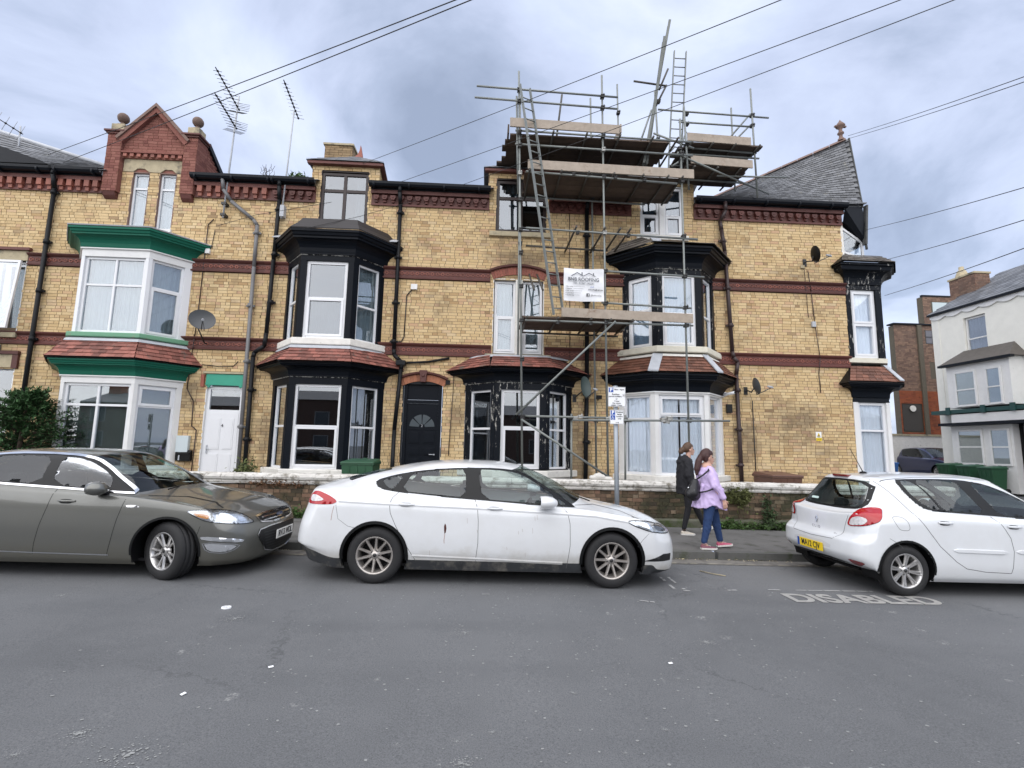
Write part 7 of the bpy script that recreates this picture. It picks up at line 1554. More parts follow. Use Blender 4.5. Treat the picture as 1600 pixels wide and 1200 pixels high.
for p in ((3.92, 10.68, 2.31), (4.0, 10.70, 2.28), (4.05, 10.66, 2.34)): coupler(p, M_CLIP_G, 1.25)
for x, y in ((.83, 10.8), (2.71, 10.8), (4.55, 10.8), (2.7, 11.9), (.76, 11.9), (1.92, 11), (3.14, 11)): obj('base_plate', MB().box(x-.075, x+.075, y-.075, y+.075, .40, .445), M_CLIP, sc)
for (x, z) in ((1.55, 4.46), (2.30, 4.46), (2.9, 8.03), (3.6, 8.0), (1.9, 8.07), (2.0, 6.62), (3.2, 6.60)): coupler((x, 10.74, z), s=.8)
def ladder(label, a, b, w, wd, grp='ladders tied to the scaffold', sp=.27):
    """a, b = foot and head; w = direction of the rungs"""
    a, b, w = Vector(a), Vector(b), Vector(w).normalized(); t = thing('ladder', label, 'ladder', tuple(a), grp); d = b-a; L = d.length; d.normalize(); n = d.cross(w).normalized()
    for s in (-1, 1): obj('stile', MB().obox(a+w*(s*wd/2-.013)-n*.03, d*L, w*.026, n*.06), M_GALV, t)
    for k in range(int(L/sp)): c = a+d*(.15+k*sp); obj('rung', MB().tube(c-w*(wd/2-.013), c+w*(wd/2-.013), .014, n=8), M_GALV, t)
    return t
ladder('aluminium ladder leaning from the banner lift up to the top left of the scaffold', (1.56, 10.66, 4.62), (.70, 10.58, 10.15), (.80, .55, .12), .30)
ladder('pair of long ladder stiles leaning past the middle of the scaffold, highest of all', (3.86, 11.55, 8.93), (4.20, 10.5, 12.0), (.25, 1, .3), .30)
ladder('second leaning ladder lashed beside the highest one', (3.95, 11.60, 8.94), (4.08, 10.55, 11.6), (.25, 1, .3), .28)
ladder('upright roof ladder standing in the sky right of the leaning ladders', (4.93, 12.2, 9.2), (5.18, 12.2, 12.81), (1, 0, 0), .34)
# banner
bn = thing('banner', 'white roofing company banner tied between two scaffold poles', 'banner', (1.65, 10.72, 4.98))
mb = MB(); rr = []
for k in range(11):
    z = 4.985+.775*k/10; rr.append([(1.68+.93*i/24, 10.715+.006*sin(i*.7+k*.3)+.010*sin(k*1.3+i*.2)+(.012*sin(pi*i/24)), z-.012*sin(pi*i/24)*(1 if k > 5 else .6)) for i in range(25)])
mb.rings(rr, smooth=True); mb.rings([[(x, y+.004, z) for x, y, z in r] for r in reversed(rr)], smooth=True); obj('banner_sheet', mb, mat('banner_vinyl', (.74, .75, .77), .5, var=.06, vscale=6), bn)
def btxt(name, s, size, x, z, m=M_INK, sx=1., bold=0, al='CENTER'): 
    return place_text(name, text_mesh(s, size, m, sx=sx, bold=bold, align=al, extr=.001), (x, 10.694, z), (1, 0, -.012), (0, 0, 1), bn)
btxt('banner_title', 'BNB ROOFING', .118, 2.135, 5.485, mat('banner_grey', (.10, .11, .13), .6), .92, .001)
btxt('banner_phone', 'TEL: 01947 240291', .062, 2.14, 5.395, MATS['banner_grey'])
def bpoly(name, pts, m): obj(name, MB().prism(pts, 10.690, 10.694), m, bn)
for (x0, x1, xm, zb, zt) in ((1.84, 2.14, 1.985, 5.57, 5.655), (2.11, 2.42, 2.26, 5.565, 5.65)):
    bpoly('roof_line', [(x0, zb), (xm, zt), (x1, zb), (x1-.03, zb), (xm, zt-.022), (x0+.03, zb)], MATS['banner_grey'])
bpoly('roof_line', [(2.085, 5.60), (2.085, 5.655), (2.11, 5.655), (2.11, 5.59)], MATS['banner_grey']); bpoly('roof_line', [(2.35, 5.60), (2.35, 5.645), (2.372, 5.645), (2.372, 5.59)], MATS['banner_grey'])
for i, s in enumerate(('Re-roofs', 'Repairs', 'Flat roofs', 'Chimneys', 'Guttering')): btxt('banner_line', '• '+s, .042, 1.715, 5.315-i*.05, al='LEFT'); 
for i in range(5): obj('ruled_line', MB().box(1.90, 2.16-.03*i, 10.691, 10.693, 5.312-i*.05, 5.316-i*.05), MATS['banner_grey'], bn)
btxt('banner_mail', 'email', .04, 2.33, 5.315, mat('banner_blue', (.05, .15, .5), .6)); btxt('banner_mail', 'bnbroofing@mail.com', .042, 2.41, 5.25, M_INK, .9, .001); obj('social_logo', MB().box(2.20, 2.27, 10.690, 10.694, 5.09, 5.16), M_INK, bn); place_text('logo_letter', text_mesh('f', .08, M_PAPER, bold=.002), (2.24, 10.689, 5.115), (1, 0, 0), (0, 0, 1), bn); btxt('banner_handle', '@bnbroofing', .046, 2.42, 5.12, M_INK)
# ================================================================= PARKING SIGN
ps = thing('parking_sign', 'grey post carrying two blue and white parking permit plates on the pavement', 'sign', (2.15, 8.05, .08))
mb = MB().tube((2.165, 8.05, .05), (2.145, 8.05, 2.70), .038, n=18); obj('post', mb, mat('grey_post', (.30, .33, .36), .45, metal=.4, var=.08), ps)
def plate(x0, x1, z0, z1): 
    o = obj('sign_plate', MB().box(x0, x1, 7.985, 7.989, z0, z1), M_PAPER, ps, bevel=.001)
    obj('plate_border', MB().box(x0+.004, x1-.004, 7.9835, 7.9845, z0+.004, z0+.007).box(x0+.004, x1-.004, 7.9835, 7.9845, z1-.007, z1-.004).box(x0+.004, x0+.007, 7.9835, 7.9845, z0+.008, z1-.008).box(x1-.007, x1-.004, 7.9835, 7.9845, z0+.008, z1-.008), M_INK, o); obj('clamp', MB().box(2.10, 2.20, 7.99, 8.02, (z0+z1)/2-.02, (z0+z1)/2+.02), M_GREYPL, ps); return o
def stx(o, s, size, x, z, m=M_INK, sx=1., bold=.0006, al='CENTER'): place_text('sign_text', text_mesh(s, size, m, sx=sx, bold=bold, align=al, extr=.0004), (x, 7.9828, z), (1, 0, 0), (0, 0, 1), o)
o1 = plate(2.005, 2.30, 2.345, 2.675); obj('blue_panel', MB().box(2.02, 2.095, 7.982, 7.9845, 2.585, 2.66), M_INK_B, o1); place_text('sign_text', text_mesh('P', .085, M_PAPER, bold=.003, extr=.0004), (2.058, 7.9815, 2.622), (1, 0, 0), (0, 0, 1), o1)
stx(o1, '8am - 6pm', .038, 2.195, 2.632); stx(o1, 'Resident', .036, 2.135, 2.55); stx(o1, 'permit holders', .036, 2.125, 2.515); stx(o1, 'A', .03, 2.27, 2.535); stx(o1, 'or', .032, 2.15, 2.475); stx(o1, '1 hour', .034, 2.15, 2.437); stx(o1, 'No return', .034, 2.15, 2.402); stx(o1, 'within 1 hour', .034, 2.15, 2.368)
obj('zone_box', MB().box(2.252, 2.288, 7.9825, 7.984, 2.512, 2.514).box(2.252, 2.288, 7.9825, 7.984, 2.554, 2.556).box(2.252, 2.254, 7.9825, 7.984, 2.5141, 2.5539).box(2.286, 2.288, 7.9825, 7.984, 2.5141, 2.5539), M_INK, o1)
o2 = plate(2.035, 2.268, 2.055, 2.29); obj('blue_panel', MB().box(2.05, 2.122, 7.982, 7.9845, 2.21, 2.28), M_INK_B, o2); place_text('sign_text', text_mesh('P', .08, M_PAPER, bold=.003, extr=.0004), (2.086, 7.9815, 2.245), (1, 0, 0), (0, 0, 1), o2)
obj('blue_panel', MB().box(2.05, 2.122, 7.982, 7.9845, 2.125, 2.20), M_INK_B, o2)
mb = MB(); mb.tube((2.08, 7.981, 2.188), (2.08, 7.981, 2.180), .006, n=8); mb.box(2.077, 2.083, 7.9805, 7.9817, 2.152, 2.18).box(2.083, 2.100, 7.9805, 7.9817, 2.152, 2.158).box(2.097, 2.103, 7.9805, 7.9817, 2.135, 2.152).box(2.083, 2.097, 7.9805, 7.9817, 2.166, 2.171)
rr = [[(2.084+r_*cos(a), 7.9812, 2.148+r_*sin(a)) for a in [pi*.75+i/14*pi*1.1 for i in range(15)]] for r_ in (.018, .0225)]; mb.rings(rr); obj('wheelchair_symbol', mb, M_PAPER, o2)
for i, s in enumerate(('Disabled', 'badge', 'holders', 'only')): stx(o2, s, .034, 2.195, 2.255-i*.036)
obj('arrow', MB().box(2.13, 2.17, 7.982, 7.984, 2.079, 2.084).prism([(2.17, 2.070), (2.185, 2.0815), (2.17, 2.093)], 7.982, 7.984), M_INK, o2)
# ================================================================= PEOPLE
def blob(name, caps, m, parent, voxel=.01, rings=(), it=2, fac=.5, fold=0, ff=9):
    """fuse tapered limbs and lofted volumes into one continuous skin"""
    mb = MB()
    for c in caps:
        a, b, ra, rb = Vector(c[0]), Vector(c[1]), c[2], c[3]; fy = c[4] if len(c) > 4 else 1.
        d = b-a; n_ = 14; k = 6; L = d.length; q = d.to_track_quat('Z', 'Y') if L > 1e-6 else Quaternion(); X = q @ Vector((1, 0, 0)); Y = q @ Vector((0, 1, 0)); Z = q @ Vector((0, 0, 1)); rr = []
        sec = [(-ra*cos(pi/2*i/k), ra*sin(pi/2*i/k)) for i in range(k+1)]+[(L+rb*sin(pi/2*i/k), rb*cos(pi/2*i/k)) for i in range(k+1)]
        for h, r in sec: rr.append([a+Z*h+(X*cos(t)+Y*sin(t))*max(r, .0004) for t in [2*pi*j/n_ for j in range(n_)]])
        if fy != 1: cy = (a.y+b.y)/2; rr = [[Vector((p.x, cy+(p.y-cy)*fy, p.z)) for p in r] for r in rr]
        mb.rings(rr, closed=True); mb.add(rr[0], [tuple(range(n_))]); mb.add(rr[-1], [tuple(reversed(range(n_)))])
    for R_ in rings:       # (z, cx, cy, rx, ry)
        rr = [[(cx+rx*cos(t), cy+ry*sin(t), z+(dz(t) if dz else 0)) for t in [2*pi*j/32 for j in range(32)]] for z, cx, cy, rx, ry, dz in R_]
        mb.rings(rr, closed=True); mb.add(rr[0], [tuple(range(32))]); mb.add(rr[-1], [tuple(reversed(range(32)))])
    me = mb.mesh('tmp', m); o = bpy.data.objects.new('tmp', me); COL.objects.link(o)
    r = o.modifiers.new('r', 'REMESH'); r.mode = 'VOXEL'; r.voxel_size = voxel; r.use_smooth_shade = True
    s = o.modifiers.new('s', 'SMOOTH'); s.iterations = it; s.factor = fac
    dg = bpy.context.evaluated_depsgraph_get(); m2 = bpy.data.meshes.new_from_object(o.evaluated_get(dg)); bpy.data.objects.remove(o)
    if fold:          # cloth creases
        nr = [v.normal.copy() for v in m2.vertices]
        for v, vn in zip(m2.vertices, nr):
            p = v.co; a = noise.noise(Vector((p.x*ff+p.z*ff*.7, p.y*ff, p.z*ff*.55-p.x*3))); b = noise.noise(Vector((p.x*ff*2.1, p.y*ff*2.1+5, p.z*ff*1.4+p.x*ff)))
            v.co = p+vn*fold*(-abs(a)*1.6+.35+b*.5)
    m2.materials.clear(); m2.materials.append(m); m2.polygons.foreach_set('use_smooth', [True]*len(m2.polygons)); m2.name = name
    p = bpy.data.objects.new(name, m2); COL.objects.link(p); p.parent = parent; return p
def hand_caps(w, d, s=1., side=1):
    """w = wrist, d = direction of the fingers (down and forward), relaxed curl"""
    w = Vector(w); d = Vector(d).normalized(); f = Vector((1, 0, .1)); f = (f-d*f.dot(d)).normalized(); c = []
    c.append((w, w+d*.075*s, .026*s, .032*s, .6))
    for i, (o, L) in enumerate(((.030, .062), (.011, .072), (-.009, .066), (-.027, .052))):
        a = w+d*.085*s+f*o*s; k = a+d*L*.5*s; t = k+(d*.75-Vector((0, side*.5, 0))-f*.25).normalized()*L*.55*s; c += [(a-d*.02, k, .0095*s, .0088*s), (k, t, .0088*s, .0075*s)]
    a = w+d*.025*s+f*.026*s; k = a+(d*.6+f*.8).normalized()*.035*s; c += [(a, k, .012*s, .010*s), (k, k+(d+f*.15-Vector((0, side*.2, 0))).normalized()*.030*s, .010*s, .0085*s)]
    return c
def head_caps(c, s=1., ln=0):
    x, y, z = c
    return [((x-.012*s, y, z+.035*s), (x-.02*s, y, z+.025*s), .086*s, .088*s, .86), ((x+.02*s, y, z-.02*s), (x+.045*s, y, z-.062*s), .062*s, .034*s, .85), ((x+.058*s, y, z+.0), (x+.060*s, y, z-.035*s), .030*s, .028*s, 1.1),
            ((x+.083*s, y, z+.014*s), (x+.100*s, y, z-.016*s), .008*s, .0125*s), ((x+.085*s, y, z-.045*s), (x+.083*s, y, z-.055*s), .012*s, .012*s, 1.5), ((x+.073*s, y, z-.085*s), (x+.06*s, y, z-.083*s), .017*s, .02*s),
            ((x-.012*s, y-.080*s, z-.0*s), (x-.008*s, y-.080*s, z-.025*s), .015*s, .010*s, .5), ((x-.012*s, y+.080*s, z), (x-.008*s, y+.080*s, z-.025*s), .015*s, .010*s, .5),
            ((x-.015*s, y, z-.06*s), (x-.035*s, y, z-.17*s), .050*s, .055*s)]
def face_bits(root, c, s=1.):
    x, y, z = c; mb = MB()
    for sg in (-1, 1): mb.ball((x+.074*s, y+sg*.030*s, z+.010*s), .009*s, 6)
    obj('eyes', mb, mat('eye_dark', (.03, .02, .015), .3), root)
    mb = MB(); 
    for sg in (-1, 1): mb.tube((x+.083*s, y+sg*.014*s, z+.030*s), (x+.068*s, y+sg*.048*s, z+.032*s), .004*s, n=6)
    obj('eyebrows', mb, mat('brow_brown', (.05, .03, .02), .8), root); mb = MB().tube((x+.095*s, y-.016*s, z-.050*s), (x+.095*s, y+.016*s, z-.050*s), .006*s, n=6); obj('lips', mb, mat('lip', (.42, .17, .15), .5), root)
M_SKIN = mat('skin', (.55, .33, .25), .55, var=.04, vscale=12)
def shoe(root, x, y, z, yaw, pitch, up, sole, L=.255, name='shoe'):
    Mx = Matrix.Translation((x, y, z)) @ Matrix.Rotation(yaw, 4, 'Z') @ Matrix.Rotation(pitch, 4, 'Y'); rr = []; rs = []
    pr = [(-.075, .030, .058), (-.07, .036, .075), (-.03, .038, .082), (.02, .040, .066), (.08, .046, .05), (.13, .046, .042), (.165, .036, .032), (.178, .016, .022)]
    for px, w, h in pr:
        px *= L/.255; rr.append([(px, w*cos(t)*.95, .02+max(0, h-.02)*max(0, sin(t))**.7) for t in [pi*i/10 for i in range(11)]]); rs.append([(px*1.03, w*1.05, .001), (px*1.03, w*1.08, .026), (px*1.03, -w*1.08, .026), (px*1.03, -w*1.05, .001)])
    mb = MB().rings(rr, smooth=True); mb.add(rr[0], [tuple(range(11))]); mb.v = [tuple(Mx @ Vector(v)) for v in mb.v]; s = obj(name, mb, up, root)
    mb = MB().rings(rs, closed=True); mb.add(rs[0], [(0, 1, 2, 3)]); mb.add(rs[-1], [(3, 2, 1, 0)]); mb.v = [tuple(Mx @ Vector(v)) for v in mb.v]; obj('sole', mb, sole, s, bevel=0)
    mb = MB()
    for k in range(4): mb.tube((.012+k*.02, -.02, .074-k*.006), (.012+k*.02, .02, .074-k*.006), .004, n=5)
    mb.v = [tuple(Mx @ Vector(v)) for v in mb.v]; obj('laces', mb, sole, s)
# ---- woman in the lilac coat
w1 = thing('person', 'woman in lilac raincoat, blue jeans and pink trainers walking along the pavement edge', 'person', (0, 0, 0)); w1.location = (3.72, 8.10, .065)
hc = (.0, .0, 1.46); sh = .005
sk = head_caps(hc, 1.02)+[((-.03, 0, 1.30), (0, 0, 1.0), .10, .14), ((0, 0, 1.0), (-.01, 0, .82), .15, .15), ((-.02, -.10, .85), (-.07, -.10, .45), .085, .055), ((-.07, -.10, .45), (-.145, -.10, .09), .055, .036), ((.02, .09, .85), (.14, .09, .46), .085, .055), ((.14, .09, .46), (.205, .09, .09), .055, .036),
     ((-.03, -.15, 1.23), (-.0, -.22, 1.0), .04, .036), ((.0, -.22, 1.0), (.135, -.235, .80), .034, .024), ((-.03, .15, 1.23), (-.02, .21, 1.0), .04, .036), ((-.02, .21, 1.0), (.08, .22, .80), .034, .024),
     ((-.145, -.10, .09), (-.09, -.10, .04), .03, .025), ((.205, .09, .09), (.26, .09, .04), .03, .025)]+hand_caps((.135, -.235, .80), (.25, 0, -1), 1.0, -1)+hand_caps((.08, .22, .80), (.25, 0, -1), 1.0, 1)
blob('body', sk, M_SKIN, w1, .0068, it=1); face_bits(w1, hc, 1.02)
hem = lambda t: .075*math.exp(-((abs(t-1.5*pi)-.0)/.33)**2)-.02*cos(t)
M_LILAC = mat('lilac_raincoat', (.56, .44, .70), .6, var=.05, vscale=9, bump=.9, bscale=9)
blob('coat', [((-.04, -.13, 1.245), (.005, -.225, 1.03), .088, .070), ((.005, -.225, 1.03), (.125, -.24, .845), .064, .048), ((-.04, .13, 1.245), (-.01, .22, 1.03), .088, .070), ((-.01, .22, 1.03), (.075, .225, .84), .064, .048), ((-.05, 0, 1.30), (-.01, 0, 1.34), .075, .055, 1.2),
      ((.09, -.215, 1.02), (.17, -.17, .82), .03, .035), ((-.16, -.12, 1.0), (-.22, -.08, .75), .04, .035), ((.2, -.05, .95), (.245, -.04, .68), .03, .03)], M_LILAC, w1, .0095,
     rings=[[(1.33, -.03, 0, .05, .06, None), (1.29, -.035, 0, .12, .17, None), (1.20, -.03, 0, .155, .22, None), (1.05, .0, 0, .175, .20, None), (.92, .012, 0, .21, .205, None), (.80, .01, 0, .24, .215, None), (.70, .0, 0, .268, .225, hem), (.635, -.005, 0, .285, .23, hem)]], it=2, fold=.016)
mb = MB().rings([[(-.035+.085*cos(t), .075*sin(t), 1.33+.02*cos(t)) for t in [2*pi*i/20 for i in range(20)]], [(-.05+.10*cos(t), .09*sin(t), 1.305) for t in [2*pi*i/20 for i in range(20)]]], closed=True, smooth=True); obj('collar', mb, mat('coat_lining', (.62, .50, .66), .7), w1)
M_JEAN = mat('blue_jeans', (.018, .045, .13), .85, var=.15, vscale=14, bump=.5, bscale=30)
blob('jeans', [((-.01, 0, .86), (0, 0, .80), .15, .155, 1.05), ((-.015, -.09, .82), (-.07, -.10, .47), .112, .072), ((-.07, -.10, .47), (-.145, -.10, .125), .070, .050), ((.02, .08, .82), (.14, .09, .48), .112, .072), ((.14, .09, .48), (.205, .09, .125), .070, .050), ((-.085, -.1, .36), (-.12, -.1, .24), .068, .058), ((.155, .09, .36), (.185, .09, .24), .068, .058)], M_JEAN, w1, .0095, fold=.006, ff=16)
M_HAIR1 = mat('dark_auburn_hair', (.045, .014, .012), .5, var=.35, vscale=30, bump=.8, bscale=90)
blob('hair', [((-.03, 0, 1.525), (-.045, 0, 1.50), .094, .096, .92), ((-.015, 0, 1.555), (.03, 0, 1.535), .074, .058, 1.05), ((-.085, 0, 1.50), (-.115, 0, 1.48), .05, .035), ((-.12, 0, 1.485), (-.165, -.02, 1.40), .045, .055), ((-.165, -.02, 1.40), (-.20, -.03, 1.28), .056, .05), ((-.20, -.03, 1.28), (-.215, -.04, 1.19), .048, .02), ((-.035, -.05, 1.49), (-.05, -.045, 1.43), .045, .035)], M_HAIR1, w1, .008, it=1)
obj('hair_tie', MB().lathe((-.118, 0, 1.487), [(.030, -.012), (.036, 0), (.030, .012)], 12, 'X'), M_BLACKPL, w1)
M_PINK = mat('pink_trainer', (.48, .09, .16), .6, var=.1, vscale=30, bump=.4); M_SOLE = mat('white_sole', (.72, .70, .66), .6)
shoe(w1, -.125, -.10, .0, -.08, .0, mat('mauve_trainer', (.20, .07, .10), .6, bump=.4), M_SOLE); shoe(w1, .235, .09, .012, -.05, -.10, M_PINK, M_SOLE)
mb = MB().tube((-.145, -.10, .085), (-.142, -.10, .135), .040, .043, 14).tube((.208, .09, .09), (.204, .09, .135), .040, .043, 14); obj('socks', mb, mat('pink_sock', (.65, .45, .50), .8), w1)
# ---- bag on her back
bg = thing('shoulder_bag', 'black slouchy backpack bag hanging behind the lilac raincoat', 'bag', (0, 0, 0)); bg.location = (3.72, 8.10, .065)
M_BAG = mat('black_nylon', (.010, .010, .012), .45, var=.2, bump=.6, bscale=12)
blob('bag_body', [((-.29, -.13, 1.07), (-.33, -.13, .90), .06, .105), ((-.25, -.06, 1.06), (-.26, -.05, .90), .06, .105), ((-.34, -.14, .96), (-.37, -.13, .88), .07, .085), ((-.31, -.10, .86), (-.28, -.08, .86), .10, .10)], M_BAG, bg, .010, it=8)
mb = MB().path([(-.26, -.10, 1.10), (-.17, -.215, 1.20), (-.09, -.21, 1.265), (-.03, -.12, 1.33)], .013, 8).path([(-.24, -.12, .90), (-.13, -.215, .93), (-.03, -.24, .975)], .012, 8); obj('strap', mb, M_BAG, bg)
mb = MB().ball((-.415, -.17, .98), .014, 5).ball((-.36, -.20, .91), .012, 5).tube((-.34, -.215, .95), (-.30, -.2, .93), .006, n=5); obj('buckle', mb, M_CHROME, bg)
# ---- woman in black
w2 = thing('person', 'woman in black hoodie and leggings, brown hair in a bun, walking nearer the wall', 'person', (0, 0, 0)); w2.location = (3.90, 9.45, .055)
hc = (.075, 0, 1.60)
sk = head_caps(hc, 1.0)+[((-.01, 0, 1.36), (0, 0, 1.1), .09, .12), ((0, 0, 1.1), (0, 0, .92), .12, .13), ((0, -.08, .92), (-.005, -.09, .50), .075, .05), ((-.005, -.09, .50), (-.10, -.09, .10), .05, .034), ((.02, .08, .92), (.19, .08, .52), .075, .05), ((.19, .08, .52), (.36, .08, .15), .05, .034),
     ((-.02, -.12, 1.34), (-.045, -.20, 1.12), .038, .034), ((-.04, -.20, 1.12), (.03, -.20, .90), .032, .023), ((-.02, .12, 1.34), (.03, .20, 1.12), .038, .034), ((.03, .20, 1.12), (.12, .18, .92), .032, .023)]+hand_caps((.03, -.20, .90), (.1, 0, -1), 1., -1)+hand_caps((.12, .18, .92), (.3, 0, -1), 1., 1)
blob('body', sk, M_SKIN, w2, .0068, it=1); face_bits(w2, hc)
M_BLKCL = mat('black_jersey', (.010, .010, .013), .85, var=.2, bump=.8, bscale=10)
blob('hoodie', [((-.02, -.12, 1.37), (-.045, -.205, 1.12), .078, .068), ((-.045, -.205, 1.12), (.02, -.21, .93), .06, .046), ((-.02, .10, 1.385), (.03, .205, 1.12), .066, .06), ((.03, .205, 1.12), (.11, .19, .95), .058, .044), ((-.07, 0, 1.42), (-.02, 0, 1.44), .075, .07, 1.3), ((-.12, 0, 1.36), (-.10, 0, 1.30), .06, .05, 1.6)], M_BLKCL, w2, .0095,
     rings=[[(1.46, .0, 0, .05, .06, None), (1.42, -.01, 0, .12, .16, None), (1.30, -.02, 0, .145, .19, None), (1.12, -.02, 0, .165, .19, None), (.98, -.015, 0, .17, .19, None), (.84, -.01, 0, .18, .20, None), (.76, -.01, 0, .175, .20, None)]], fold=.014)
blob('leggings', [((0, 0, .93), (0, 0, .85), .13, .135, 1.1), ((0, -.08, .88), (-.005, -.09, .52), .098, .066), ((-.005, -.09, .52), (-.10, -.09, .13), .064, .044), ((.02, .08, .88), (.19, .08, .54), .098, .066), ((.19, .08, .54), (.355, .08, .18), .064, .044)], M_BLKCL, w2, .0095)
blob('hair', [((.045, 0, 1.66), (.03, 0, 1.635), .090, .092, .92), ((.06, 0, 1.69), (.10, 0, 1.67), .07, .052, 1.05), ((-.02, 0, 1.62), (-.03, 0, 1.60), .055, .05), ((-.075, 0, 1.60), (-.09, 0, 1.565), .052, .05)], mat('brown_hair', (.085, .045, .025), .55, var=.35, vscale=30, bump=.8, bscale=90), w2, .008, it=1)
M_CRTR = mat('cream_trainer', (.55, .50, .42), .6, var=.15, vscale=30, bump=.4)
shoe(w2, -.08, -.09, .0, -.05, 0, M_CRTR, M_SOLE); shoe(w2, .40, .08, .055, 0, -.38, M_CRTR, M_SOLE)
for p in (((-.10, -.09, .08), (-.098, -.09, .14)), ((.365, .08, .13), (.355, .08, .19))): obj('sock', MB().tube(*p, .034, n=12), M_BLKCL, w2)
# ================================================================= WALL-MOUNTED AND LOOSE THINGS
def dish(label, c, aim, w, h, mount, m=None, arm=True):
    """offset satellite dish; c = centre, aim = facing, mount = bracket on the wall"""
    t = thing('satellite_dish', label, 'satellite dish', tuple(mount), 'satellite dishes on the terrace'); c, aim = Vector(c), Vector(aim).normalized(); u = Vector((0, 0, 1)).cross(aim).normalized(); v = aim.cross(u); mount = Vector(mount)
    rr = []; rb = []
    for k in range(7):
        r = k/6; rr.append([c+u*w/2*r*cos(a)+v*h/2*r*sin(a)+aim*(.07*r*r) for a in [2*pi*i/28 for i in range(28)]])
    rb = [[p-aim*.006 for p in r] for r in reversed(rr)]; mb = MB().rings(rr[1:], closed=True, smooth=True); mb.add(rr[1], [tuple(range(28))]); mb.rings([rr[-1], rb[0]], closed=True); mb.rings(rb[:-1], closed=True, smooth=True); mb.add(rb[-2], [tuple(range(28))]); obj('reflector', mb, m or M_DISH, t)
    e = c-v*h*.52+aim*.02; f = c+aim*.42-v*h*.30
    mb = MB().path([c-v*h*.40, e, f], .011, 8).path([e+u*.07, f], .006, 6); obj('feed_arm', mb, M_GREYPL, t); obj('receiver', MB().tube(f, f-aim*.10+v*.05, .03, .022, 12).tube(f, f+aim*.02-v*.02, .024, n=10), M_LEAD, t)
    mb = MB().path([c-aim*.01-v*h*.1, Vector((mount.x, c.y+.06, c.z-h*.35)), Vector((mount.x, mount.y-.10, mount.z)), mount], .016, 8).box(mount.x-.05, mount.x+.05, mount.y-.012, mount.y+.0, mount.z-.10, mount.z+.10); obj('bracket', mb, M_CLIP, t)
    return t
dish('large grey dish over the white front door', (-6.84, 11.72, 4.49), (.62, -1, .22), .56, .50, (-6.95, WALL-.001, 4.02))
dish('black dish seen edge on, high on the end wall', (8.42, 11.82, 6.80), (1, -.12, .22), .42, .44, (8.44, WALL-.001, 6.72), M_BLACKPL)
dish('dark dish seen edge on beside the drainpipe, low on the end wall', (6.70, 11.86, 3.28), (1, -.12, .25), .40, .42, (6.66, WALL-.001, 3.2))
dish('dark green-grey dish between the two scaffolded bays', (2.36, 11.75, 3.12), (.55, -1, .2), .32, .54, (2.2, WALL-.001, 2.9), mat('dish_green_grey', (.06, .085, .08), .5))
dish('small dark dish at the left edge beside the first drainpipe', (-11.75, 11.9, 3.95), (.6, -1, .2), .36, .38, (-11.8, WALL-.001, 3.75))
pb = thing('letter_box', 'black wall letter box under the grey meter box', 'letter box', (-7.18, WALL, 1.36)); obj('box_body', MB().prism([(WALL-.002, 1.16), (WALL-.10, 1.16), (WALL-.11, 1.36), (WALL-.06, 1.42), (WALL-.002, 1.42)], -7.36, -7.02, 'YZ'), M_TRIMB, pb, bevel=.006); obj('box_flap', MB().box(-7.34, -7.04, WALL-.125, WALL-.105, 1.32, 1.37), M_TRIMB, pb, bevel=.004); obj('flag', MB().box(-7.28, -7.25, WALL-.12, WALL-.111, 1.18, 1.3), M_LEAD, pb)
wsn = thing('warning_sign', 'small yellow and white warning plate on the end house wall', 'sign', (8.54, WALL, 2.07)); obj('sign_plate', MB().box(8.465, 8.615, WALL-.012, WALL-.006, 1.955, 2.185), M_PAPER, wsn); obj('yellow_panel', MB().box(8.465, 8.615, WALL-.0145, WALL-.0122, 1.955, 2.035), M_INK_Y, wsn)
mb = MB().prism([(8.50, 2.075), (8.58, 2.075), (8.54, 2.165)], WALL-.0145, WALL-.0122); obj('warning_triangle', mb, M_INK_Y, wsn); mb = MB().prism([(8.515, 2.083), (8.565, 2.083), (8.54, 2.11)], WALL-.0165, WALL-.0147).box(8.50, 8.58, WALL-.0165, WALL-.0147, 2.05, 2.066); obj('warning_symbol', mb, M_INK, wsn); place_text('sign_text', text_mesh('DANGER', .032, M_INK, extr=.0005), (8.54, WALL-.0162, 1.995), (1, 0, 0), (0, 0, 1), wsn)
cam2 = thing('security_camera', 'white security camera under the black cornice of the third bay', 'camera', (6.05, 12.0, 3.1)); mb = MB().tube((6.06, WALL-.03, 3.10), (6.0, 11.95, 3.08), .02).box(6.03, 6.14, WALL-.03, WALL-.001, 3.05, 3.15); obj('camera_mount', mb, M_UPVC, cam2); obj('camera_body', MB().tube((5.98, 12.0, 3.06), (6.15, 11.78, 3.10), .036, n=14), M_UPVC, cam2); obj('camera_lens', MB().tube((6.15, 11.78, 3.10), (6.158, 11.77, 3.102), .026, n=12), M_BLACKPL, cam2)
obj('meter_box', MB().box(6.12, 6.27, WALL-.06, WALL-.001, 2.62, 2.84), M_TRIMB, hD, bevel=.006)
fl = thing('security_light', 'small black flood light on the wall between the scaffolded bays', 'lamp', (2.78, WALL, 2.95)); obj('lamp_head', MB().box(2.72, 2.86, 11.98, 12.08, 2.88, 2.97), M_BLACKPL, fl, bevel=.01); obj('lamp_bracket', MB().path([(2.79, 12.06, 2.92), (2.80, WALL-.01, 2.86)], .014), M_BLACKPL, fl)
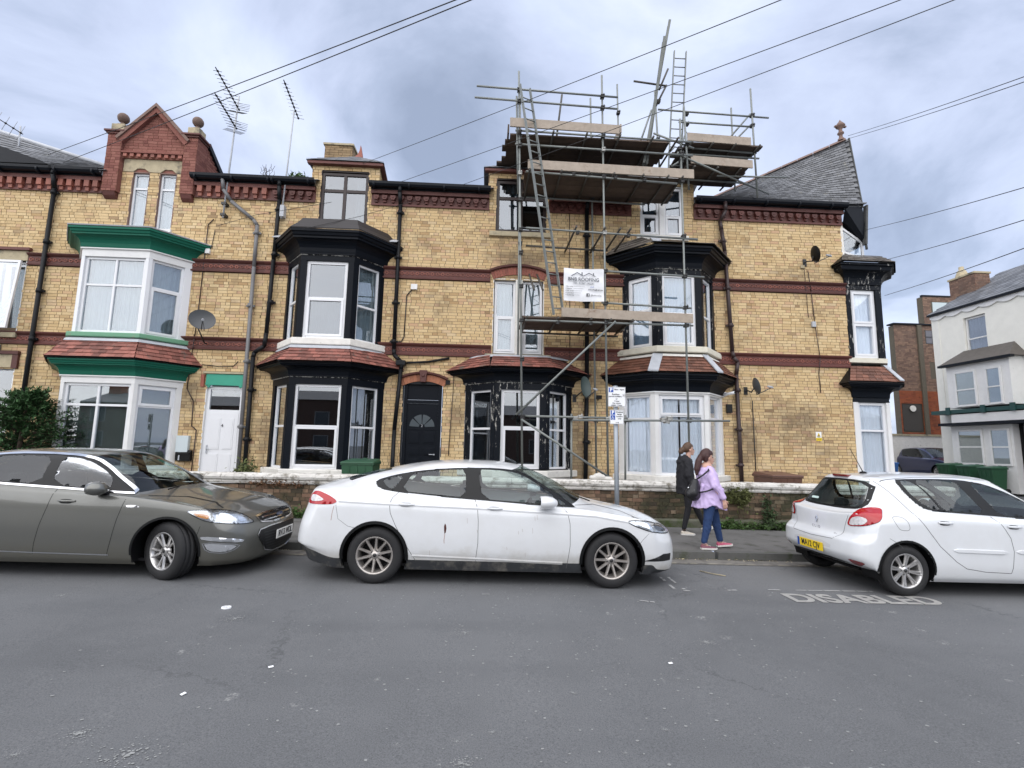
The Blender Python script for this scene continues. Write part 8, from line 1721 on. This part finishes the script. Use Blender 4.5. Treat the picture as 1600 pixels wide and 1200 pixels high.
# aerials
def yagi(parent, a, b, n_, w0, w1, tilt=(1, 0, 0), refl=True, m=None):
    a, b = Vector(a), Vector(b); d = (b-a).normalized(); t = Vector(tilt); t = (t-d*t.dot(d)).normalized(); s = d.cross(t); m = m or M_GREYPL
    boom = obj('boom', MB().obox(a-t*.009-s*.009, b-a, t*.018, s*.018), M_BLACKPL, parent)
    for i in range(n_):
        c = a.lerp(b, (i+.3)/(n_+.3)); w = w0+(w1-w0)*i/n_; mb = MB().tube(c-t*w/2, c+t*w/2, .0065, n=5)
        obj('element', mb, m, boom)
        obj('element_clip', MB().obox(c-t*.02-s*.012-d*.02, t*.04, s*.034, d*.04), M_BLACKPL, boom)
    if refl:
        for sg in (-1, 1):
            for k in range(5):
                c = a+s*sg*(.04+.035*k)+d*.02*k; obj('reflector_rod', MB().tube(c-t*.26, c+t*.26, .0045, n=5), m, boom)
a1 = thing('tv_aerial', 'pair of spiky television aerials on one tall leaning mast', 'aerial', (-6.77, WALL-.1, 7.6), 'television aerials'); obj('mast', MB().tube((-6.80, WALL-.12, 7.25), (-6.70, WALL-.12, 10.62), .022, n=10), M_LEAD, a1); obj('mast_bracket', MB().box(-6.86, -6.74, WALL-.16, WALL-.001, 7.3, 7.36).box(-6.86, -6.74, WALL-.16, WALL-.001, 7.6, 7.66), M_CLIP, a1)
yagi(a1, (-6.69, 12.15, 10.25), (-6.78, 11.1, 10.62), 11, .50, .22, (1, .05, -.35)); yagi(a1, (-6.71, 12.15, 9.72), (-6.74, 11.1, 9.95), 11, .52, .24, (1, .05, -.35))
a2 = thing('tv_aerial', 'single pale television aerial on a thin mast near the black dormer', 'aerial', (-5.33, WALL-.1, 7.6), 'television aerials'); obj('mast', MB().tube((-5.36, WALL-.12, 7.3), (-5.26, WALL-.12, 10.28), .02, n=10), M_LEAD, a2); obj('mast_bracket', MB().box(-5.40, -5.30, WALL-.15, WALL-.001, 7.35, 7.65), M_LEAD, a2)
yagi(a2, (-5.22, 12.3, 10.20), (-5.26, 11.35, 10.58), 10, .34, .16, (1, .05, -.3), refl=False, m=M_LEAD)
a3 = thing('tv_aerial', 'small grey television aerial on the far left roof', 'aerial', (-13.6, 13.5, 9.6), 'television aerials'); obj('mast', MB().tube((-13.45, 13.6, 9.4), (-13.5, 13.6, 10.45), .02, n=8), M_LEAD, a3); yagi(a3, (-13.4, 13.6, 10.2), (-14.1, 12.9, 10.6), 6, .5, .4, (1, .4, 0), refl=False, m=M_LEAD)
# overhead wires
for k, (lab, a, b) in enumerate((
    ('upper of the twin wires crossing the top left sky', (-11.34, 12.2, 8.80), (-.71, 5, 6.68)), ('lower of the twin wires crossing the top left sky', (-10.85, 12.1, 8.55), (-.53, 5, 6.69)),
    ('wire reaching the black-framed dormer from the sky above the ladders', (-3.6, 12.3, 8.96), (3.12, 5, 6.96)), ('wire passing behind the roof ladder down to the eaves left of the scaffold', (-2.52, 12.1, 8.40), (4.59, 5, 7.07)),
    ('wire running from the upper right sky through the scaffold top', (-.95, 12.1, 8.38), (5.28, 5, 7.12)), ('upper of the two wires ending at the corner finial', (9.93, 12.2, 10.5), (6.33, 5, 6.27)), ('lower of the two wires ending at the corner finial', (9.95, 12.2, 10.42), (6.32, 5, 6.20)),
    ('wire from the right ending under the dark gable verge', (10.18, 12.2, 7.72), (6.16, 5, 4.85)), ('wire from the right ending at the upper corner bay cornice', (10.3, 12.0, 6.74), (6.11, 5, 4.45)), ('lowest wire on the right, ending behind the corner bay', (10.8, 12.4, 5.96), (6.07, 5, 4.11)))):
    a, b = Vector(a), Vector(b); e = a+(b-a)*1.9; mb = MB(); P_ = []
    for i in range(25): t = i/24; q = a.lerp(e, t); q.z -= .10*sin(pi*t); P_.append(q)
    o = obj('overhead_wire', mb.path(P_, .0055 if k not in (0, 1) else .0065, 6), M_CABLE); tag(o, lab, 'wire', 'overhead wires')
wires2 = obj('overhead_wire', MB().path([(-7.0, WALL-.04, 7.05), (-5.9, WALL-.35, 7.25), (-3.9, 11.4, 7.45)], .006, 5), M_CABLE); tag(wires2, 'thin slack wire sagging across the wall above the green cornice', 'wire', 'overhead wires')
wires3 = obj('overhead_wire', MB().path([(-4.4, 11.0, 6.55), (-3.3, 11.6, 7.2), (-2.0, 12.0, 7.9)], .006, 5), M_CABLE); tag(wires3, 'thin wire rising past the black cornice to the dormer window', 'wire', 'overhead wires')
# bins
def bin_mesh(root, m, w=.58, d=.72, h=1.06):
    mb = MB(); t = .04; lo = [(-w/2+t, -d/2+.12), (w/2-t, -d/2+.12), (w/2-t, d/2-.08), (-w/2+t, d/2-.08)]; hi = [(-w/2, -d/2), (w/2, -d/2), (w/2, d/2), (-w/2, d/2)]
    mb.add([(x, y, .03) for x, y in lo]+[(x, y, h-.10) for x, y in hi], [(3,2,1,0), (4,5,6,7), (0,1,5,4), (1,2,6,5), (2,3,7,6), (3,0,4,7)]); mb.box(-w/2-.02, w/2+.02, -d/2-.02, d/2+.02, h-.099, h-.06)
    for x in (-.16, 0, .16): mb.box(x-.008, x+.008, -d/2-.006, -d/2+.02, h-.4, h-.101)
    b = obj('bin_body', mb, m, root, bevel=.012)
    mb = MB().add([(-w/2-.03, -d/2-.04, h-.058), (w/2+.03, -d/2-.04, h-.058), (w/2+.03, d/2+.02, h-.058), (-w/2-.03, d/2+.02, h-.058), (-w/2-.01, -d/2-.01, h-.03), (w/2+.01, -d/2-.01, h-.03), (w/2-.02, d/2, h+.02), (-w/2+.02, d/2, h+.02)], [(3,2,1,0),(4,5,6,7),(0,1,5,4),(1,2,6,5),(2,3,7,6),(3,0,4,7)]); obj('lid', mb, m, root, bevel=.012)
    mb = MB().tube((-w/2, d/2+.05, h-.07), (w/2, d/2+.05, h-.07), .016).box(-.05, .03, d/2-.02, d/2+.04, h-.03, h+.035); obj('handle', mb, m, root)
    for s in (-1, 1): obj('wheel', MB().lathe((s*(w/2-.02), d/2-.04, .10), [(.0, -.02), (.10, -.02), (.10, .02), (0, .02)], 16, 'X'), M_BLACKPL, root)
bn1 = thing('wheelie_bin', 'green wheelie bin under the first black bay window, half hidden by the wall', 'bin', (0, 0, 0), 'wheelie bins'); bin_mesh(bn1, M_BIN_G, w=.66); bn1.location = (-2.72, 11.0, .24)
bn2 = thing('wheelie_bin', 'brown wheelie bin against the end house wall', 'bin', (0, 0, 0), 'wheelie bins'); bin_mesh(bn2, M_BIN_B, w=.74); bn2.location = (6.88, 11.35, .10); bn2.rotation_euler = (0, 0, .08)
bn3 = thing('wheelie_bin', 'dark green wheelie bin outside the cream house, left of its row', 'bin', (0, 0, 0), 'wheelie bins'); bin_mesh(bn3, M_BIN_G, w=.52, d=.62, h=1.0); bn3.location = (19.0, 19.3, .33); bn3.rotation_euler = (0, 0, -pi/2)
dup(bn3, (19.0, 18.45, .30), 'dark green wheelie bin outside the cream house, middle of its row'); dup(bn3, (18.95, 17.55, .27), 'dark green wheelie bin outside the cream house, right of its row, nearest the door')
bn6 = thing('wheelie_bin', 'blue lidded bin beside the dark blue car', 'bin', (0, 0, 0), 'wheelie bins'); bin_mesh(bn6, M_SKYBLUE); bn6.location = (18.4, 21.8, .25)
sk_ = thing('rubble_sack', 'crumpled white sack lying on the garden wall behind the parking sign', 'sack', (0, 0, 0)); sk_.location = (2.48, 10.45, .985)
blob('sack_body', [((-.22, 0, .05), (.2, .02, .03), .05, .04, 1.6), ((-.12, 0, .08), (.02, 0, .07), .06, .05, 1.4), ((-.07, -.02, .13), (-.03, 0, .10), .03, .04)], mat('sack_white', (.6, .58, .54), .7, var=.1, bump=1., bscale=14), sk_, .012)
# the ledge behind the wall that carries the sack
lamp = None
# plants
def leaf_cluster(name, pts, m, size, seed, n_, label=None, cat=None, parent=None, up=.3, kind='stuff', elong=2.2):
    R = random.Random(seed); mb = MB()
    for i in range(n_):
        c, r = pts[R.randrange(len(pts))]; p = Vector((c[0]+R.gauss(0, r[0]), c[1]+R.gauss(0, r[1]), c[2]+R.gauss(0, r[2]))); s = size*R.uniform(.5, 1.4)
        d = Vector((R.gauss(0, 1), R.gauss(0, 1), R.gauss(up, .7))).normalized(); q = d.cross(Vector((R.gauss(0, 1), R.gauss(0, 1), R.gauss(0, 1)))).normalized()
        mb.add([p-d*s*.5*elong*.5, p+q*s*.3, p+d*s*elong*.5, p-q*s*.3], [(0, 1, 2, 3)])
    o = obj(name, mb, m, parent)
    if label: tag(o, label, cat)
    if kind: o['kind'] = kind
    return o
R = random.Random(5)
bush = thing('conifer_bush', 'dark green conifer bush at the left edge beside the green bay window', 'bush', (-10.3, 11.3, .4))
obj('trunk', MB().tube((-10.25, 11.35, .3), (-10.2, 11.35, 2.4), .07, .02, 8), M_BARK, bush)
mb = MB(); br = MB()
for i in range(620):
    z = R.uniform(.4, 2.62); t = (z-.4)/2.25; rad = 1.25*max(0, 1-t**2.4)**.6+.10; a = R.uniform(0, 2*pi); r = rad*R.uniform(.45, 1.0); cx, cy = -10.30+t*.15, 11.35
    tip = Vector((cx+cos(a)*r*1.15, cy+sin(a)*r*.62, z+R.uniform(-.02, .12))); b0 = Vector((cx+cos(a)*r*.35, cy+sin(a)*r*.22, z-.10)); br.tube(b0, tip, .008, .003, 4, False); d = (tip-b0); L = d.length; d.normalize()
    for k in range(38):
        s = R.uniform(.15, 1.0); p = b0+d*L*s+Vector((R.gauss(0, .03), R.gauss(0, .03), R.gauss(0, .015))); w = Vector((R.gauss(0, 1), R.gauss(0, 1), R.gauss(0, .35))).normalized(); e = (d*.9+w*.9).normalized()*R.uniform(.05, .11); n = e.cross(Vector((R.gauss(0, .3), R.gauss(0, .3), 1))).normalized()*.013
        mb.add([p-n, p+e*.5-n*1.1, p+e, p+e*.5+n*1.1, p+n], [(0, 1, 2, 3, 4)])
o = obj('foliage', mb, M_LEAF_D, bush); o['kind'] = 'stuff'; o = obj('branches', br, M_BARK, bush); o['kind'] = 'stuff'
ivy = leaf_cluster('wall_plant', [((5.15+.1*k, 10.26, .80-.07*j), (.06, .035, .05)) for k in range(5) for j in range(3)]+[((5.45, 10.26, .52), (.10, .03, .08)), ((5.3, 10.25, .62), (.1, .03, .05))], M_MOSS, .045, 3, 900, 'brownish moss and creeper hanging below the white coping', 'plant', up=-.4)
leaf_cluster('wall_plant', [((-4.6+.12*k, 10.27, .82), (.08, .03, .035)) for k in range(8)], mat('dry_creeper', (.12, .06, .03), .9, island=.6), .035, 4, 380, 'dry reddish creeper under the coping left of the white saloon', 'plant', up=-.3)
leaf_cluster('weeds', [((4.9+.16*k, 10.20, .10), (.09, .05, .035)) for k in range(14)]+[((5.2, 10.2, .16), (.12, .05, .06)), ((4.85, 10.2, .16), (.06, .05, .06))], M_LEAF, .05, 5, 1100, 'low green weeds growing along the foot of the garden wall', 'weeds')
leaf_cluster('weeds', [((-4.3+.1*k, 10.17, .22), (.1, .06, .06)) for k in range(9)], M_LEAF, .06, 6, 600, 'leafy weeds at the wall foot between the grey car and the white saloon', 'weeds')
leaf_cluster('weeds', [((5.95, 10.24, .5), (.06, .03, .12)), ((6.0, 10.22, .3), (.08, .03, .08)), ((5.9, 10.2, .15), (.1, .05, .05)), ((6.2, 10.2, .12), (.15, .05, .04))], mat('dark_weed', (.035, .06, .02), .8, island=.5), .05, 7, 520, 'dark creeping weeds on the wall behind the white hatchback', 'weeds')
leaf_cluster('yard_plant', [((-5.3, 11.2, .95), (.15, .12, .12)), ((-5.2, 11.1, 1.05), (.1, .1, .1))], mat('olive_leaf', (.09, .11, .035), .8, island=.5), .05, 8, 500, 'straggly olive plant behind the wall by the drainpipe', 'plant')
o = leaf_cluster('gutter_plant', [((-5.0, WALL-.2, 8.42), (.10, .05, .05)), ((-4.85, WALL-.2, 8.36), (.08, .05, .03))], M_LEAF, .05, 9, 260, 'grassy tuft growing out of the gutter left of the black dormer', 'plant')
mb = MB(); R = random.Random(12)
for i in range(12):
    p = Vector((-5.78+R.uniform(-.08, .08), WALL-.2, 8.3)); 
    for k in range(4): q = p+Vector((R.gauss(0, .05), R.gauss(0, .03), R.uniform(.05, .12))); mb.tube(p, q, .006, .004, 4, False); p = q
tg = obj('dead_twigs', mb, M_BARK); tag(tg, 'dead twigs sprouting from the gutter between two downpipes', 'plant'); tg['kind'] = 'stuff'
leaf_cluster('ivy', [((18.9, 24.4, 1.9+.3*k), (.4, .2, .2)) for k in range(4)], M_LEAF, .22, 10, 600, 'dark ivy clump at the end of the side street', 'plant')
# ================================================================= ROAD MARKINGS AND LITTER
def gtext(s, size, x, y, sx, name, lab, cat='road marking', shear=0):
    me = text_mesh(s, size, M_ROADPAINT, sx=sx, bold=.014, extr=.0008, shear=shear); m3 = Matrix(((1, 0, 0, x), (0, 1, 0, y), (-SL, 0, 1, -SL*x+.006), (0, 0, 0, 1))); me.transform(m3 @ Matrix.Diagonal((1, 1, 1, 1)).to_4x4()); me.transform(Matrix.Identity(4))
    for v in me.vertices: v.co.z = -SL*v.co.x+.006
    o = obj(name, me, None); return tag(o, lab, cat)
gtext('DISABLED', .44, 4.50, 5.81, .95, 'road_lettering', 'worn white DISABLED lettering painted on the road by the white hatchback')
def dash(x0, y0, x1, y1, w, lab, seed):
    R = random.Random(seed); mb = MB(); a, b = Vector((x0, y0)), Vector((x1, y1)); d = b-a; L = d.length; d.normalize(); n = Vector((-d.y, d.x)); s = 0
    while s < L:
        l = R.uniform(.05, .22); e = min(L, s+l)
        if R.random() < .72:
            q = [a+d*(s+R.uniform(0, .01))-n*w/2*R.uniform(.5, 1), a+d*e-n*w/2*R.uniform(.5, 1), a+d*(e-.01)+n*w/2*R.uniform(.5, 1), a+d*s+n*w/2*R.uniform(.5, 1)]; mb.add([(p.x, p.y, -SL*p.x+.006) for p in q], [(0, 1, 2, 3)])
        s = e+R.uniform(.0, .02)
    o = obj('bay_line', mb, mat('worn_line_paint', (.34, .34, .335), .85, var=.2, vscale=14)); return tag(o, lab, 'road marking', 'worn parking bay lines')
dash(2.33, 6.02, 3.12, 6.10, .05, 'worn white bay line on the road ahead of the white saloon', 1); dash(3.24, 6.14, 4.9, 6.16, .045, 'long faint bay line behind the word on the road', 2); dash(2.36, 6.65, 2.34, 6.08, .05, 'short cross mark of the bay at the saloon nose, left stroke', 3); dash(2.46, 6.65, 2.46, 6.08, .05, 'short cross mark of the bay at the saloon nose, right stroke', 4)
dash(-2.3, 5.87, -1.95, 5.88, .025, 'faint bay mark on the road behind the white saloon', 5); dash(-.2, 5.72, .1, 5.74, .02, 'faint broken bay line under the side of the white saloon', 6); dash(1.75, 5.62, 2.05, 5.50, .04, 'curled scrap of bay line by the saloon front wheel', 7)
def splat(x, y, r, seed, lab, m=None, n_=150):
    R = random.Random(seed); mb = MB()
    for i in range(n_):
        a = R.uniform(0, 6.28); d = abs(R.gauss(0, r*.55)); c = Vector((x+cos(a)*d*1.3, y+sin(a)*d)); s = R.uniform(.012, .06)*r*max(.3, 1-d/r*.4); k = R.randint(6, 9); z = -SL*c.x+.0045+.0003*i/n_
        mb.add([(c.x+cos(t)*s*R.uniform(.6, 1.2), c.y+sin(t)*s*R.uniform(.5, 1), z) for t in [2*pi*j/k for j in range(k)]], [tuple(range(k))])
    o = obj('dropping_stain', mb, m or mat('pale_stain', (.27, .275, .27), .9, var=.2, vscale=20)); o['kind'] = 'stuff'; return tag(o, lab, 'stain', 'pale splashes on the road')
SPL = [(-4.27, 5.42, .10, 'left of the grey car wheel'), (-2.26, 4.85, .14, 'ahead of the gap between the grey and white cars'), (-.15, 4.59, .13, 'in the middle of the road under the white saloon'), (1.22, 4.51, .07, 'small one on the road below the saloon front wheel'), (1.99, 4.46, .13, 'on the road left of the painted word'), (4.22, 4.51, .10, 'on the road in front of the white hatchback'), (-2.2, 3.04, .12, 'at lower left, the upper one of two'), (-1.81, 2.85, .17, 'at lower left, the lower and larger of two'), (-2.37, 2.85, .07, 'at the lower left corner'), (-.09, 2.79, .10, 'at the bottom edge near the middle'), (.64, 3.54, .06, 'right of centre, halfway up the road'), (-.12, 2.98, .05, 'just above the one at the bottom edge'), (.08, 3.07, .05, 'near the bottom right of centre'), (1.46, 3.77, .05, 'on the right side of the road, halfway up'), (-.06, 3.78, .04, 'near the road centre, tiny'), (-.72, 3.7, .06, 'left of the road centre'), (-.45, 2.95, .04, 'bottom, a little left of centre'), (.81, 2.88, .04, 'bottom, a little right of centre'), (1.12, 3.11, .045, 'lower right of the road centre'), (2.52, 3.35, .04, 'far lower right')]
for i, (x, y, r, s) in enumerate(SPL): splat(x, y, r, 20+i, 'pale dropping stain '+(s if s.startswith(('on', 'in', 'at', 'near', 'left')) else s))
R = random.Random(31); mb = MB()
for i in range(520):
    x = R.gauss(1.2, 2.2); y = R.uniform(2.6, 6.2); s = R.uniform(.004, .013); k = 6; z = -SL*x+.0042
    mb.add([(x+cos(t)*s*R.uniform(.6, 1.2), y+sin(t)*s*R.uniform(.5, 1.1), z) for t in [2*pi*j/k for j in range(k)]], [tuple(range(k))])
o = obj('pale_specks', mb, MATS['pale_stain']); tag(o, 'tiny pale specks sprinkled over the asphalt', 'specks'); o['kind'] = 'stuff'
mb = MB().rings([[(-2.49+r_*cos(a)*1.25, 5.14+r_*sin(a), .035+z_) for a in [2*pi*i/20 for i in range(20)]] for r_, z_ in ((.024, 0), (.026, .012), (.036, .012), (.038, 0))], closed=True); o = obj('plastic_ring', mb, M_PAPER); tag(o, 'small white plastic ring lying on the road', 'litter')
for i, (x, y, a) in enumerate(((-1.53, 3.85, .6), (-1.9, 3.45, 1.2), (1.48, 4.0, .3))):
    o = obj('paper_scrap', MB().obox((x, y, -SL*x+.005), (cos(a)*.035, sin(a)*.035, 0), (-sin(a)*.018, cos(a)*.018, .004), (0, 0, .002)), M_PAPER); tag(o, 'white paper scrap on the asphalt, '+('left of centre', 'lower left', 'right of centre')[i], 'litter', 'paper scraps')
mb = MB().path([(3.05, 7.0, -.03), (3.15, 6.85, -.03), (3.3, 6.75, -.035)], .008, 5); o = obj('pale_stick', mb, M_STONE); tag(o, 'pale twig lying on the road by the kerb gap', 'litter')
# the other side of the street, mirrored in panes and paintwork
for k in range(5):
    x0 = -44+k*18.4; t = thing('facing_house', 'brick house of the facing row, %s' % ('far left', 'left', 'middle', 'right', 'far right')[k], 'house', (x0+9, -32, 0), 'houses facing the terrace')
    zt = (5.6, 6.4, 5.2, 6.8, 6.0)[k]
    obj('wall', MB().box(x0, x0+18.3, -40, -32, -.8, zt), mat('facing_brick', (.10, .062, .048), .9, var=.2), t); mb = MB().prism([(-31.8, zt), (-40.2, zt), (-36, zt+1.4)], x0, x0+18.3, 'YZ'); obj('roof', mb, M_SLATE, t); obj('chimney', MB().box(x0+.3, x0+1.6, -36.6, -35.4, zt+.8, zt+2.8), M_RUST, t)
    for c in range(3):
        for z in (.9, 3.5):
            f = obj('window', MB().box(x0+1.2+c*5.4, x0+2.8+c*5.4, -32.0, -31.95, z, z+1.6), mat('facing_frame', (.25, .25, .25), .6), t); obj('pane', MB().box(x0+1.3+c*5.4, x0+2.7+c*5.4, -31.95, -31.94, z+.08, z+1.52), mat('far_pane', (.04, .05, .06), .1), f)
